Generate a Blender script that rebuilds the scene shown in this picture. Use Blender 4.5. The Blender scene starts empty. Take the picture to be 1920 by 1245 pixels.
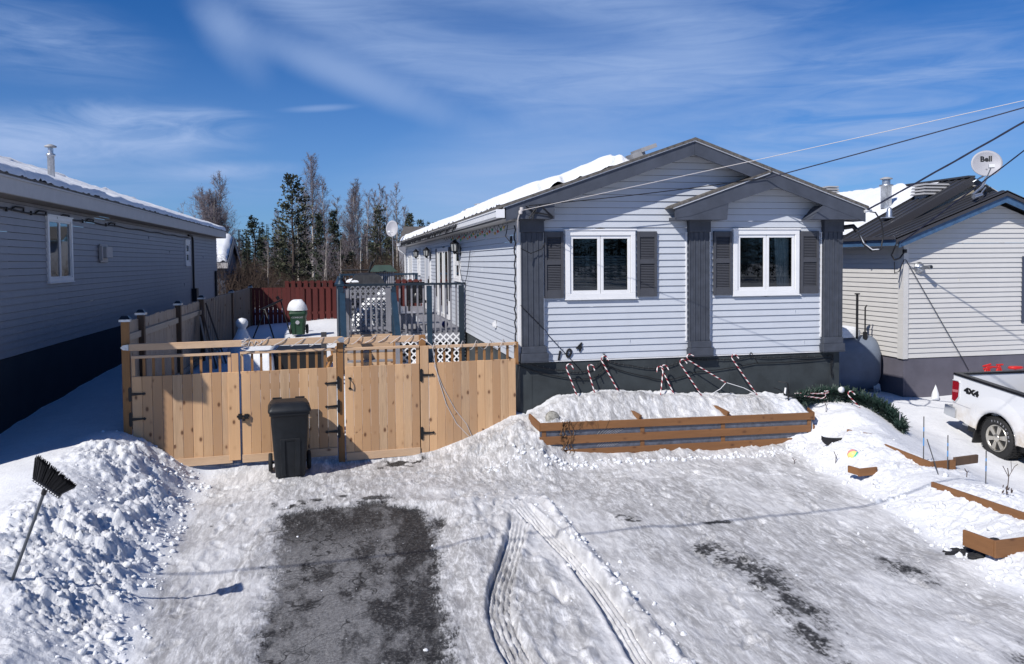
import bpy, bmesh, math, random
import numpy as np
from mathutils import Vector, Matrix
R = math.radians
random.seed(7)
SC = bpy.context.scene
COL = SC.collection

# ------------------------------------------------------------ camera, sky, sun, exposure
FPX, PPX, PPY = 1500.0, 960.0, 545.0
YAW = math.atan(316/1500); PITCH = math.atan(56/1500); ROLL = 0.009; CZ = 3.3
_fw = np.array([math.sin(YAW)*math.cos(PITCH), math.cos(YAW)*math.cos(PITCH), -math.sin(PITCH)])
_r0 = np.array([math.cos(YAW), -math.sin(YAW), 0.0]); _u0 = np.cross(_r0, _fw)
_r = math.cos(ROLL)*_r0 - math.sin(ROLL)*_u0; _u = np.cross(_r, _fw)
cam_d = bpy.data.cameras.new('camera'); cam = bpy.data.objects.new('camera', cam_d); COL.objects.link(cam)
cam.matrix_world = Matrix(((_r[0], _u[0], -_fw[0], 0), (_r[1], _u[1], -_fw[1], 0), (_r[2], _u[2], -_fw[2], CZ), (0, 0, 0, 1)))
cam_d.sensor_width = 36; cam_d.sensor_fit = 'HORIZONTAL'; cam_d.lens = 36*FPX/1920
cam_d.shift_y = -(622.5-PPY)/1920; cam_d.clip_end = 2000; cam_d.clip_start = 0.1
SC.camera = cam

SUN = Vector((0.405, 0.335, -0.475)).normalized()          # direction the light travels
sun_d = bpy.data.lights.new('sun', 'SUN'); sun = bpy.data.objects.new('sun', sun_d); COL.objects.link(sun)
sun.rotation_euler = SUN.to_track_quat('-Z', 'Y').to_euler()
sun_d.energy = 4.6; sun_d.angle = R(0.5); sun_d.color = (1.0, 0.955, 0.89)
SC.view_settings.view_transform = 'Standard'; SC.view_settings.look = 'None'
SC.view_settings.exposure = 0.19; SC.view_settings.gamma = 1.0
SC.cycles.max_bounces = 4; SC.cycles.diffuse_bounces = 2; SC.cycles.transparent_max_bounces = 8
SC.cycles.caustics_reflective = False; SC.cycles.caustics_refractive = False

class NT:
    """small helper for node trees"""
    def __init__(s, tree): s.t = tree; s.n = tree.nodes; s.l = tree.links
    def node(s, typ, **kw):
        n = s.n.new(typ)
        for k, v in kw.items(): setattr(n, k, v)
        return n
    def put(s, sock, v):
        if isinstance(v, bpy.types.NodeSocket): s.l.new(v, sock)
        elif v is not None:
            if hasattr(sock.default_value, '__len__') and len(sock.default_value) == 4 and len(v) == 3: v = (*v, 1)
            sock.default_value = v
    def m(s, op, a, b=None, c=None, clamp=False):
        n = s.node('ShaderNodeMath', operation=op, use_clamp=clamp)
        for i, v in enumerate((a, b, c)):
            if v is not None: s.put(n.inputs[i], v)
        return n.outputs[0]
    def mix(s, f, a, b, mode='MIX'):
        n = s.node('ShaderNodeMix', data_type='RGBA', blend_type=mode)
        s.put(n.inputs[0], f); s.put(n.inputs[6], a); s.put(n.inputs[7], b)
        return n.outputs[2]
    def mr(s, v, a, b, c=0.0, d=1.0, smooth=False):
        n = s.node('ShaderNodeMapRange'); n.clamp = True
        if smooth: n.interpolation_type = 'SMOOTHSTEP'
        for i, x in enumerate((v, a, b, c, d)): s.put(n.inputs[i], x)
        return n.outputs[0]
    def noise(s, vec, scale, detail=4, rough=0.55, dist=0.0):
        n = s.node('ShaderNodeTexNoise'); s.put(n.inputs['Vector'], vec)
        n.inputs['Scale'].default_value = scale; n.inputs['Detail'].default_value = detail
        n.inputs['Roughness'].default_value = rough; n.inputs['Distortion'].default_value = dist
        return n.outputs['Fac']
    def vmap(s, vec, scale=(1, 1, 1), loc=(0, 0, 0), rot=(0, 0, 0)):
        n = s.node('ShaderNodeMapping'); s.put(n.inputs[0], vec)
        n.inputs['Scale'].default_value = scale; n.inputs['Location'].default_value = loc; n.inputs['Rotation'].default_value = rot
        return n.outputs[0]

world = bpy.data.worlds.new('World'); SC.world = world; world.use_nodes = True
W = NT(world.node_tree); W.n.clear()
sky = W.node('ShaderNodeTexSky', sky_type='NISHITA'); sky.sun_disc = False
sd = -SUN
sky.sun_elevation = math.asin(sd.z); sky.sun_rotation = math.atan2(sd.x, sd.y)
sky.altitude = 400; sky.air_density = 1.0; sky.dust_density = 0.35; sky.ozone_density = 2.2
tc = W.node('ShaderNodeTexCoord').outputs['Generated']
sx = W.node('ShaderNodeSeparateXYZ'); W.l.new(tc, sx.inputs[0])
AZ = W.m('ARCTAN2', sx.outputs[0], sx.outputs[1]); EL = W.m('ARCSINE', sx.outputs[2])
def azel(px, py):
    d = _fw + _r*(px-PPX)/FPX - _u*(py-PPY)/FPX; d /= np.linalg.norm(d)
    return math.atan2(d[0], d[1]), math.asin(d[2])
cmb = W.node('ShaderNodeCombineXYZ'); W.l.new(AZ, cmb.inputs[0]); W.l.new(EL, cmb.inputs[1])
AE = cmb.outputs[0]
wob = W.noise(W.vmap(AE, (1, 1.6, 1)), 5, 5, 0.6, 0.6)
wob2 = W.noise(W.vmap(AE, (1, 3.5, 1), (3, 1, 0)), 9, 6, 0.62, 0.9)
streak = W.noise(W.vmap(AE, (0.8, 6, 1), (0, 0, 0), (0, 0, R(-9))), 8, 7, 0.62, 1.2)
streak2 = W.noise(W.vmap(AE, (0.7, 6, 1), (5, 2, 0), (0, 0, R(-22))), 6, 7, 0.6, 1.0)
def blob(px, py, rx, ry, rot, soft, amt, tex=None, wb=0.5):
    """one soft bank of high cloud, an ellipse in azimuth and elevation"""
    a, e = azel(px, py); rx /= FPX; ry /= FPX; c, s = math.cos(R(rot)), math.sin(R(rot))
    da = W.m('SUBTRACT', AZ, a); de = W.m('SUBTRACT', EL, e)
    u = W.m('DIVIDE', W.m('ADD', W.m('MULTIPLY', da, c), W.m('MULTIPLY', de, s)), rx)
    v = W.m('DIVIDE', W.m('SUBTRACT', W.m('MULTIPLY', de, c), W.m('MULTIPLY', da, s)), ry)
    q = W.m('SQRT', W.m('ADD', W.m('MULTIPLY', u, u), W.m('MULTIPLY', v, v)))
    q = W.m('ADD', q, W.m('MULTIPLY', W.m('SUBTRACT', wob, 0.5), wb))
    f = W.mr(q, 1.0, 1.0-soft, 0, amt, True)
    if tex is not None: f = W.m('MULTIPLY', f, tex)
    return f, u, v
st = W.mr(streak, 0.30, 0.72, 0.15, 1.0); st2 = W.mr(streak2, 0.36, 0.7, 0.0, 1.0); fine = W.mr(wob2, 0.38, 0.68, 0.0, 1.0)
big, bu, bv = blob(905, 20, 620, 185, -12, 0.42, 0.66, W.mr(streak, 0.3, 0.7, 0.6, 1.0), 0.22)
hole, _, _ = blob(960, 50, 430, 62, -8, 0.9, 0.62)
big = W.m('MULTIPLY', big, W.m('SUBTRACT', 1.0, hole))
layers = [big,
          blob(650, 140, 340, 48, -20, 0.95, 0.55)[0], blob(430, 60, 130, 60, -50, 0.95, 0.4)[0],
          blob(150, 262, 360, 78, 6, 0.8, 1.0, fine)[0], blob(120, 270, 330, 60, 4, 0.9, 0.5)[0],
          blob(400, 322, 190, 22, 4, 0.9, 0.75, W.mr(wob2, 0.3, 0.6, 0.3, 1))[0],
          blob(330, 210, 170, 14, 3, 0.9, 0.55, fine)[0],
          blob(600, 203, 90, 9, 5, 0.9, 0.4)[0],
          blob(150, 340, 500, 60, 0, 0.9, 0.4, st)[0],
          blob(980, 340, 460, 160, 10, 0.95, 0.7, W.mr(streak2, 0.25, 0.7, 0.5, 1.0))[0],
          blob(60, 70, 260, 90, -5, 0.95, 0.5, st)[0],
          blob(1600, 250, 560, 190, 18, 0.9, 0.8, st2)[0],
          blob(1350, 150, 520, 110, 5, 0.95, 0.5, st)[0],
          blob(1450, 20, 500, 70, 12, 0.9, 0.45, st2)[0]]
tot = layers[0]
for x in layers[1:]: tot = W.m('ADD', W.m('MULTIPLY', tot, W.m('SUBTRACT', 1.0, x)), x)
haze_lo = W.mr(EL, 0.30, -0.02, 0.0, 0.40, True)
tot = W.m('ADD', W.m('MULTIPLY', tot, W.m('SUBTRACT', 1.0, haze_lo)), haze_lo)
gen = W.m('MULTIPLY', W.mr(W.noise(W.vmap(tc, (1, 1, 3)), 2.2, 6, 0.6, 0.8), 0.5, 0.75, 0, 0.4), W.mr(EL, 0.0, 0.3))
tot = W.m('MAXIMUM', tot, W.m('MULTIPLY', gen, W.mr(W.m('ABSOLUTE', W.m('SUBTRACT', AZ, 0.2)), 0.6, 0.9)))
tot = W.m('MINIMUM', W.m('MAXIMUM', tot, 0.0), 1.0)
SKY_STR = 0.06
skyc = W.mix(1.0, sky.outputs[0], (0.24, 0.70, 1.34), 'MULTIPLY')
skyc = W.mix(tot, skyc, (5.2, 7.2, 11.5))
bg = W.node('ShaderNodeBackground'); W.l.new(skyc, bg.inputs[0]); bg.inputs[1].default_value = SKY_STR
wo = W.node('ShaderNodeOutputWorld'); W.l.new(bg.outputs[0], wo.inputs[0])

# ------------------------------------------------------------ mesh helpers
class MB:
    def __init__(s): s.v = []; s.f = []; s.sm = []; s.mi = []; s.cur = 0; s.smooth = False
    def add(s, vs, fs, smooth=None):
        o = len(s.v); s.v.extend([tuple(map(float, p)) for p in vs])
        for f in fs: s.f.append([i+o for i in f]); s.sm.append(s.smooth if smooth is None else smooth); s.mi.append(s.cur)
    def box(s, x0, x1, y0, y1, z0, z1):
        s.hexa([(x0,y0,z0),(x1,y0,z0),(x1,y1,z0),(x0,y1,z0),(x0,y0,z1),(x1,y0,z1),(x1,y1,z1),(x0,y1,z1)])
    def hexa(s, p):
        s.add(p, [(0,3,2,1),(4,5,6,7),(0,1,5,4),(1,2,6,5),(2,3,7,6),(3,0,4,7)])
    def lb(s, F, u0, u1, n0, n1, z0, z1):
        """box in a wall frame F: u along the wall, n outwards, z up"""
        s.hexa([F(u0,n1,z0),F(u1,n1,z0),F(u1,n0,z0),F(u0,n0,z0),F(u0,n1,z1),F(u1,n1,z1),F(u1,n0,z1),F(u0,n0,z1)])
    def prism(s, pts, fn, a, b):
        """polygon pts (p,q) extruded from a to b; fn(p,q,t) gives the point"""
        n = len(pts); V = [fn(p, q, a) for p, q in pts]+[fn(p, q, b) for p, q in pts]
        s.add(V, [tuple(range(n)), tuple(range(2*n-1, n-1, -1))]+[(i, (i+1) % n+0, (i+1) % n+n, i+n)[::-1] for i in range(n)])
    def beam(s, a, b, w, h, up=(0, 0, 1)):
        a = Vector(a); b = Vector(b); d = (b-a).normalized(); up = Vector(up)
        sd_ = d.cross(up)
        if sd_.length < 1e-4: sd_ = Vector((1, 0, 0))
        sd_.normalize(); up = sd_.cross(d).normalized()
        q = [a-sd_*w/2-up*h/2, a+sd_*w/2-up*h/2, b+sd_*w/2-up*h/2, b-sd_*w/2-up*h/2]
        q += [p+up*h for p in q]
        s.hexa(q)
    def tube(s, pts, r, n=6, caps=True, smooth=True):
        pts = [Vector(p) for p in pts]; m = len(pts)
        rr = r if hasattr(r, '__len__') else [r]*m
        V = []; F = []; prev = None
        for i, p in enumerate(pts):
            t = (pts[min(i+1, m-1)]-pts[max(i-1, 0)])
            t = t.normalized() if t.length > 1e-9 else Vector((0, 0, 1))
            if prev is None:
                a = Vector((0, 0, 1)) if abs(t.z) < 0.9 else Vector((1, 0, 0)); e = t.cross(a).normalized()
            else:
                e = prev-t*prev.dot(t)
                e = e.normalized() if e.length > 1e-6 else t.orthogonal().normalized()
            prev = e; g = t.cross(e)
            for k in range(n):
                A = 2*math.pi*k/n; V.append(p+(e*math.cos(A)+g*math.sin(A))*rr[i])
        for i in range(m-1):
            for k in range(n): F.append((i*n+k, i*n+(k+1) % n, (i+1)*n+(k+1) % n, (i+1)*n+k))
        s.add(V, F, smooth)
        if caps: s.add(V[:n], [tuple(range(n-1, -1, -1))], False); s.add(V[-n:], [tuple(range(n))], False)
    def lathe(s, prof, c, n=20, ax=(0, 0, 1), smooth=True, caps=True):
        """prof: list of (radius, height along ax) from centre c"""
        ax = Vector(ax).normalized(); e = ax.orthogonal().normalized(); g = ax.cross(e); c = Vector(c); V = []; F = []
        for r, h in prof:
            for k in range(n):
                A = 2*math.pi*k/n; V.append(c+ax*h+(e*math.cos(A)+g*math.sin(A))*r)
        for i in range(len(prof)-1):
            for k in range(n): F.append((i*n+k, i*n+(k+1) % n, (i+1)*n+(k+1) % n, (i+1)*n+k))
        s.add(V, F, smooth)
        if caps: s.add(V[:n], [tuple(range(n-1, -1, -1))], False); s.add(V[-n:], [tuple(range(n))], False)
    def loft(s, rings, smooth=True, caps=True):
        n = len(rings[0]); V = [p for r in rings for p in r]; F = []
        for i in range(len(rings)-1):
            for k in range(n): F.append((i*n+k, i*n+(k+1) % n, (i+1)*n+(k+1) % n, (i+1)*n+k))
        s.add(V, F, smooth)
        if caps: s.add(rings[0], [tuple(range(n-1, -1, -1))], False); s.add(rings[-1], [tuple(range(n))], False)
    def build(s, name, mats, parent=None, org=None, bevel=0, label=None):
        me = bpy.data.meshes.new(name)
        o0 = np.array(WORG.get(parent, (0, 0, 0)) if parent is not None else (org or (0, 0, 0)), float)
        V = np.array(s.v, float)-o0
        me.from_pydata(V.tolist(), [], s.f)
        for m_ in (mats if isinstance(mats, (list, tuple)) else [mats]): me.materials.append(m_)
        me.polygons.foreach_set('use_smooth', s.sm); me.polygons.foreach_set('material_index', s.mi)
        me.update()
        ob = bpy.data.objects.new(name, me); COL.objects.link(ob)
        if parent is not None: ob.parent = parent; WORG[ob] = tuple(o0)
        else: ob.location = tuple(o0); WORG[ob] = tuple(o0)
        if bevel:
            b = ob.modifiers.new('bevel', 'BEVEL'); b.width = bevel; b.segments = 1; b.limit_method = 'ANGLE'; b.angle_limit = R(40)
        if label: ob['label'] = label
        return ob
WORG = {}
def thing(name, label, cat, loc=(0, 0, 0), group=None):
    o = bpy.data.objects.new(name, None); COL.objects.link(o); o.location = loc; WORG[o] = tuple(loc)
    o.empty_display_size = 0.2
    o['label'] = label; o['category'] = cat
    if group: o['group'] = group
    return o
def tag(o, label, cat, group=None, kind=None):
    if label: o['label'] = label
    if cat: o['category'] = cat
    if group: o['group'] = group
    if kind: o['kind'] = kind
    return o
def frame(O, U, N):
    O = Vector(O); U = Vector(U).normalized(); N = Vector(N).normalized()
    return lambda u, n, z: O+U*u+N*n+Vector((0, 0, z))
def copy_tree(o, parent=None):
    c = o.copy(); COL.objects.link(c); c.parent = parent; WORG[c] = WORG.get(o, (0, 0, 0))
    for ch in list(o.children): copy_tree(ch, c)
    return c
def text_mesh(txt, size, depth=0.004, shear=0.0, bold=0.0):
    cu = bpy.data.curves.new('t', 'FONT'); cu.body = txt; cu.size = size; cu.extrude = depth; cu.shear = shear; cu.offset = bold
    cu.align_x = 'CENTER'; cu.align_y = 'CENTER'; cu.resolution_u = 3
    ob = bpy.data.objects.new('t', cu); COL.objects.link(ob)
    dg = bpy.context.evaluated_depsgraph_get(); me = bpy.data.meshes.new_from_object(ob.evaluated_get(dg))
    V = [v.co.copy() for v in me.vertices]; F = [list(p.vertices) for p in me.polygons]
    bpy.data.objects.remove(ob); bpy.data.curves.remove(cu); bpy.data.meshes.remove(me)
    return V, F

# ------------------------------------------------------------ materials
def mat(name, col, rough=0.6, metal=0.0, spec=0.4, var=0.0, vscale=6, bump=0.0, bscale=30, fn=None):
    m_ = bpy.data.materials.new(name); m_.use_nodes = True; T = NT(m_.node_tree)
    b = T.n['Principled BSDF']; b.inputs['Roughness'].default_value = rough; b.inputs['Metallic'].default_value = metal
    b.inputs['Specular IOR Level'].default_value = spec; b.inputs['Base Color'].default_value = (*col, 1)
    P = T.node('ShaderNodeNewGeometry').outputs['Position']
    if var:
        f = T.noise(P, vscale, 5, 0.6); dk = tuple(c*(1-var) for c in col); lt = tuple(min(1, c*(1+var)) for c in col)
        T.put(b.inputs['Base Color'], T.mix(T.mr(f, 0.3, 0.7), dk, lt))
    if bump:
        bn = T.node('ShaderNodeBump'); bn.inputs['Strength'].default_value = 1.0; bn.inputs['Distance'].default_value = bump
        T.put(bn.inputs['Height'], T.noise(P, bscale, 4, 0.6)); T.l.new(bn.outputs[0], b.inputs['Normal'])
    if fn: fn(T, b, P)
    return m_
def wood_fn(base, dark, axis, knots=True, tone=0.35):
    """boards: every loose board gets its own tone and grain offset; grain runs along axis"""
    def fn(T, b, P):
        g = T.node('ShaderNodeNewGeometry'); rnd = g.outputs['Random Per Island']
        sc_ = [1.0, 1.0, 1.0]; sc_[axis] = 0.07
        off = T.node('ShaderNodeVectorMath', operation='SCALE'); T.put(off.inputs[0], (37.0, 51.0, 73.0)); T.put(off.inputs['Scale'], rnd)
        ad = T.node('ShaderNodeVectorMath', operation='ADD'); T.l.new(P, ad.inputs[0]); T.l.new(off.outputs[0], ad.inputs[1])
        v = T.vmap(ad.outputs[0], tuple(sc_))
        gr = T.noise(v, 42, 5, 0.6, 0.9); big_ = T.noise(v, 7, 3, 0.5)
        c = T.mix(T.mr(gr, 0.32, 0.7), base, tuple(x*0.72 for x in base))
        c = T.mix(T.m('MULTIPLY', T.mr(big_, 0.4, 0.75), 0.6), c, dark)
        c = T.mix(T.m('MULTIPLY', rnd, tone), c, (base[0]*1.25, base[1]*1.12, base[2]*0.95))
        c = T.mix(T.mr(T.m('FRACT', T.m('MULTIPLY', rnd, 7.3)), 0.55, 1.0, 0, tone), c, dark)
        if knots:
            ks = [7.0, 7.0, 7.0]; ks[axis] = 4.2
            vo = T.node('ShaderNodeTexVoronoi'); vo.inputs['Scale'].default_value = 1.0; vo.inputs['Randomness'].default_value = 1.0
            T.put(vo.inputs['Vector'], T.vmap(ad.outputs[0], tuple(ks)))
            on = T.m('GREATER_THAN', T.node('ShaderNodeTexWhiteNoise').outputs[0] if False else T.noise(ad.outputs[0], 1.9, 2, .5), .45)
            k = T.mr(vo.outputs['Distance'], 0.08, 0.19, 1.0, 0.0, True)
            kh = T.mr(vo.outputs['Distance'], 0.10, 0.30, 0.35, 0.0, True)
            c = T.mix(T.m('MULTIPLY', kh, on), c, (dark[0]*0.9, dark[1]*0.75, dark[2]*0.6)); c = T.mix(T.m('MULTIPLY', T.m('MULTIPLY', k, 0.85), on), c, (0.09, 0.035, 0.015))
        wz = T.noise(T.vmap(P, (1, 1, .5)), 2.3, 5, .65); c = T.mix(T.mr(wz, .48, .78, 0, .38), c, (base[0]*.62, base[1]*.66, base[2]*.78))
        T.put(b.inputs['Base Color'], c)
        bn = T.node('ShaderNodeBump'); bn.inputs['Distance'].default_value = 0.0015; T.put(bn.inputs['Height'], gr); T.l.new(bn.outputs[0], b.inputs['Normal'])
    return fn
M = {}
def stain_fn(base, amt=0.12, sc_=(1.5, 1.5, 0.35)):
    def fn(T, b, P):
        f = T.noise(T.vmap(P, sc_), 2.5, 5, 0.6); g = T.noise(T.vmap(P, (0.4, 0.4, 9)), 6, 3, 0.6)
        c = T.mix(T.m('MULTIPLY', T.mr(f, 0.35, 0.75), amt), base, tuple(x*0.55 for x in base))
        c = T.mix(T.mr(g, 0.45, 0.75, 0, 0.10), c, tuple(x*0.8 for x in base))
        T.put(b.inputs['Base Color'], c)
        bn = T.node('ShaderNodeBump'); bn.inputs['Distance'].default_value = 0.006; T.put(bn.inputs['Height'], T.noise(T.vmap(P, (1, 1, 3)), 2.4, 3, .5)); T.l.new(bn.outputs[0], b.inputs['Normal'])
    return fn
M['siding'] = mat('siding_blue_grey', (0.485, 0.512, 0.562), 0.45, fn=stain_fn((0.485, 0.512, 0.562)))
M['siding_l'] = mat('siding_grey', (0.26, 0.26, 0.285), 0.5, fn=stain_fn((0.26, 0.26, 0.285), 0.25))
M['siding_r'] = mat('siding_cream', (0.56, 0.548, 0.53), 0.5, fn=stain_fn((0.56, 0.548, 0.53), 0.10))
M['white'] = mat('white_vinyl', (0.72, 0.72, 0.73), 0.35, var=0.03)
M['trimgrey'] = mat('grey_painted_trim', (0.053, 0.061, 0.082), 0.6, var=0.22, vscale=3, bump=0.0006, bscale=120)
M['trimdark'] = mat('slate_painted_boards', (0.048, 0.055, 0.072), 0.6, var=0.2, vscale=8, bump=0.001, bscale=80)
M['skirt'] = mat('dark_skirting', (0.032, 0.039, 0.043), 0.75, var=0.35, vscale=2.2, bump=0.003, bscale=2.5)
M['skirt_r'] = mat('grey_skirting', (0.105, 0.10, 0.125), 0.8, var=0.15, vscale=2)
M['skirt_l'] = mat('black_skirting', (0.022, 0.025, 0.032), 0.8, var=0.15, vscale=2)
M['soffit'] = mat('beige_soffit', (0.48, 0.47, 0.45), 0.6, var=0.05)
M['shutter'] = mat('grey_shutter_vinyl', (0.056, 0.058, 0.068), 0.5, var=0.08)
M['shingle'] = mat('asphalt_shingles', (0.10, 0.092, 0.085), 0.9, var=0.5, vscale=14, bump=0.004, bscale=40)
M['fascia_l'] = mat('pale_fascia', (0.40, 0.38, 0.375), 0.5, var=0.06)
M['interior'] = mat('dark_interior', (0.012, 0.012, 0.014), 0.9)
M['blind'] = mat('window_blind', (0.16, 0.185, 0.20), 0.6)
M['curtain'] = mat('sheer_curtain', (0.42, 0.45, 0.45), 0.8, var=0.2, vscale=20)
M['bluemetal'] = mat('blue_fascia', (0.045, 0.10, 0.19), 0.4, var=0.25, vscale=8)
M['metalroof'] = mat('dark_metal_roofing', (0.055, 0.057, 0.066), 0.38, metal=0.3, var=0.15, vscale=2)
M['galv'] = mat('galvanised_steel', (0.48, 0.50, 0.53), 0.38, metal=0.85, var=0.25, vscale=18)
M['ventgrey'] = mat('grey_roof_vent', (0.30, 0.30, 0.31), 0.55, var=0.1)
M['black'] = mat('black_iron', (0.008, 0.008, 0.009), 0.45)
M['rubber'] = mat('black_rubber', (0.016, 0.016, 0.017), 0.75, var=0.25, vscale=15, bump=0.002, bscale=60)
M['cable'] = mat('black_cable', (0.010, 0.010, 0.012), 0.5)
M['navycable'] = mat('dark_blue_cable', (0.012, 0.014, 0.035), 0.5)
M['wcable'] = mat('pale_cable', (0.50, 0.47, 0.46), 0.5)
M['pine'] = mat('new_pine_boards', (0.55, 0.36, 0.215), 0.7, fn=wood_fn((0.56, 0.375, 0.225), (0.33, 0.185, 0.095), 2, True, 0.75))
M['pine_h'] = mat('pine_boards_level', (0.55, 0.40, 0.27), 0.7, fn=wood_fn((0.56, 0.405, 0.275), (0.42, 0.26, 0.15), 0))
M['pine_y'] = mat('pine_boards_deep', (0.42, 0.36, 0.30), 0.7, fn=wood_fn((0.42, 0.36, 0.30), (0.32, 0.26, 0.21), 1))
M['treated'] = mat('treated_lumber', (0.30, 0.15, 0.055), 0.7, fn=wood_fn((0.30, 0.155, 0.06), (0.17, 0.08, 0.03), 2, True, 0.3))
M['treatdark'] = mat('dark_treated_post', (0.13, 0.08, 0.05), 0.75, fn=wood_fn((0.13, 0.08, 0.05), (0.07, 0.04, 0.025), 2, False, 0.2))
M['oldpine'] = mat('weathered_pine', (0.40, 0.33, 0.27), 0.75, fn=wood_fn((0.40, 0.33, 0.27), (0.27, 0.205, 0.155), 2))
M['cedar'] = mat('stained_planter_boards', (0.27, 0.115, 0.035), 0.7, fn=wood_fn((0.225, 0.108, 0.044), (0.105, 0.048, 0.022), 0, True, 0.3))
M['cedar_y'] = mat('stained_planter_sides', (0.27, 0.115, 0.035), 0.6, fn=wood_fn((0.225, 0.108, 0.044), (0.105, 0.048, 0.022), 1, True, 0.3))
M['redfence'] = mat('red_stained_fence', (0.155, 0.022, 0.018), 0.8, fn=wood_fn((0.105, 0.019, 0.017), (0.06, 0.012, 0.011), 2, False, 0.35))
M['deckgrey'] = mat('grey_deck_paint', (0.20, 0.20, 0.225), 0.65, var=0.12, vscale=5)
M['deckblue'] = mat('blue_deck_paint', (0.013, 0.034, 0.060), 0.5, var=0.2, vscale=5)
M['deckdark'] = mat('dark_blue_rail_paint', (0.012, 0.022, 0.034), 0.5, var=0.2, vscale=5)
M['lattice'] = mat('white_lattice_vinyl', (0.78, 0.78, 0.80), 0.5)
M['greylattice'] = mat('grey_lattice', (0.20, 0.21, 0.24), 0.6)
M['binblack'] = mat('black_bin_plastic', (0.010, 0.012, 0.015), 0.5, spec=0.35, var=0.3, vscale=7, bump=0.0006, bscale=200)
M['bingreen'] = mat('green_bin_plastic', (0.012, 0.045, 0.022), 0.5, var=0.15)
M['plastic'] = mat('black_plastic', (0.010, 0.010, 0.012), 0.35)
M['red'] = mat('red_paint', (0.52, 0.018, 0.016), 0.4)
M['sheet'] = mat('grey_plastic_liner', (0.085, 0.095, 0.125), 0.28, spec=0.7, var=0.4, vscale=12, bump=0.012, bscale=9)
def _truck(T, b, P):
    sp = T.node('ShaderNodeSeparateXYZ'); T.l.new(P, sp.inputs[0])
    f = T.m('MULTIPLY', T.mr(sp.outputs[2], .45, -.05), T.mr(T.noise(P, 5, 5, .65), .3, .65)); T.put(b.inputs['Base Color'], T.mix(T.m('MULTIPLY', f, .75), (0.72, 0.73, 0.755), (0.42, 0.34, 0.24)))
    T.put(b.inputs['Roughness'], T.mr(f, 0, 1, .22, .7)); b.inputs['Coat Weight'].default_value = .5
M['truck'] = mat('white_truck_paint', (0.78, 0.79, 0.82), 0.25, spec=0.6, fn=_truck)
M['chrome'] = mat('chrome', (0.62, 0.64, 0.66), 0.15, metal=1.0)
M['tank'] = mat('blue_grey_tank', (0.135, 0.16, 0.205), 0.5, metal=0.0, var=0.18, vscale=2.5)
M['dish'] = mat('dish_grey', (0.33, 0.33, 0.36), 0.5, var=0.05)
M['dishl'] = mat('dish_pale', (0.55, 0.56, 0.58), 0.5, var=0.05)
M['glassred'] = mat('tail_lamp_red', (0.25, 0.006, 0.01), 0.12, spec=0.8)
M['glasswhite'] = mat('tail_lamp_clear', (0.45, 0.16, 0.17), 0.12, spec=0.8)
M['lamp'] = mat('lantern_glass', (0.35, 0.36, 0.36), 0.15, spec=0.6)
M['stone'] = mat('speckled_stone', (0.26, 0.25, 0.22), 0.85, var=0.65, vscale=26, bump=0.004, bscale=40)
M['dry'] = mat('dry_brown_leaves', (0.17, 0.09, 0.04), 0.85, var=0.5, vscale=30)
M['twig'] = mat('grey_brown_twigs', (0.10, 0.075, 0.065), 0.9, var=0.3, vscale=2)
M['twigred'] = mat('reddish_twigs', (0.17, 0.145, 0.155), 0.9, var=0.3, vscale=2)
M['birch'] = mat('birch_bark', (0.42, 0.38, 0.34), 0.8, var=0.4, vscale=5)
M['bark'] = mat('dark_bark', (0.06, 0.045, 0.038), 0.9, var=0.3, vscale=6)
M['needle'] = mat('dark_needles', (0.030, 0.040, 0.024), 0.8, var=0.45, vscale=1.3)
M['needle2'] = mat('olive_needles', (0.045, 0.050, 0.028), 0.8, var=0.45, vscale=1.3)
M['garland'] = mat('artificial_fir', (0.012, 0.032, 0.024), 0.6, var=0.5, vscale=18)
M['brush'] = mat('brown_brush', (0.055, 0.036, 0.026), 0.9, var=0.5, vscale=1.2)
M['stakeblue'] = mat('blue_marker_tape', (0.06, 0.25, 0.55), 0.5)
M['stakedark'] = mat('grey_marker_rod', (0.06, 0.06, 0.065), 0.6)
def _snow(T, b, P):
    n1 = T.noise(P, 3.0, 4, 0.55); n2 = T.noise(P, 26, 5, 0.65)
    T.put(b.inputs['Base Color'], T.mix(T.mr(n1, 0.35, 0.75), (0.72, 0.735, 0.76), (0.67, 0.685, 0.715)))
    bn = T.node('ShaderNodeBump'); bn.inputs['Distance'].default_value = 0.012; T.put(bn.inputs['Height'], n2); T.l.new(bn.outputs[0], b.inputs['Normal'])
M['snow'] = mat('snow', (0.86, 0.88, 0.91), 0.75, spec=0.25, fn=_snow)
def _glass():
    m_ = bpy.data.materials.new('window_glass'); m_.use_nodes = True; T = NT(m_.node_tree); T.n.clear()
    tr = T.node('ShaderNodeBsdfTransparent'); tr.inputs[0].default_value = (0.62, 0.70, 0.72, 1)
    gl = T.node('ShaderNodeBsdfGlossy'); gl.inputs['Roughness'].default_value = 0.02; gl.inputs['Color'].default_value = (0.9, 0.95, 1, 1)
    fr = T.node('ShaderNodeFresnel'); fr.inputs[0].default_value = 1.5
    mx = T.node('ShaderNodeMixShader'); T.put(mx.inputs[0], T.m('MULTIPLY', fr.outputs[0], 1.7, clamp=True)); T.l.new(tr.outputs[0], mx.inputs[1]); T.l.new(gl.outputs[0], mx.inputs[2])
    o = T.node('ShaderNodeOutputMaterial'); T.l.new(mx.outputs[0], o.inputs[0])
    return m_
M['glass'] = _glass()
def _canes():
    def fn(T, b, P):
        at = T.node('ShaderNodeAttribute', attribute_name='stripe').outputs['Fac']
        s_ = T.m('FRACT', at)
        T.put(b.inputs['Base Color'], T.mix(T.m('GREATER_THAN', s_, 0.5), (0.70, 0.66, 0.65), (0.22, 0.008, 0.016)))
    return mat('candy_stripes', (0.8, 0.1, 0.1), 0.35, fn=fn)
M['cane'] = _canes()
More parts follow.
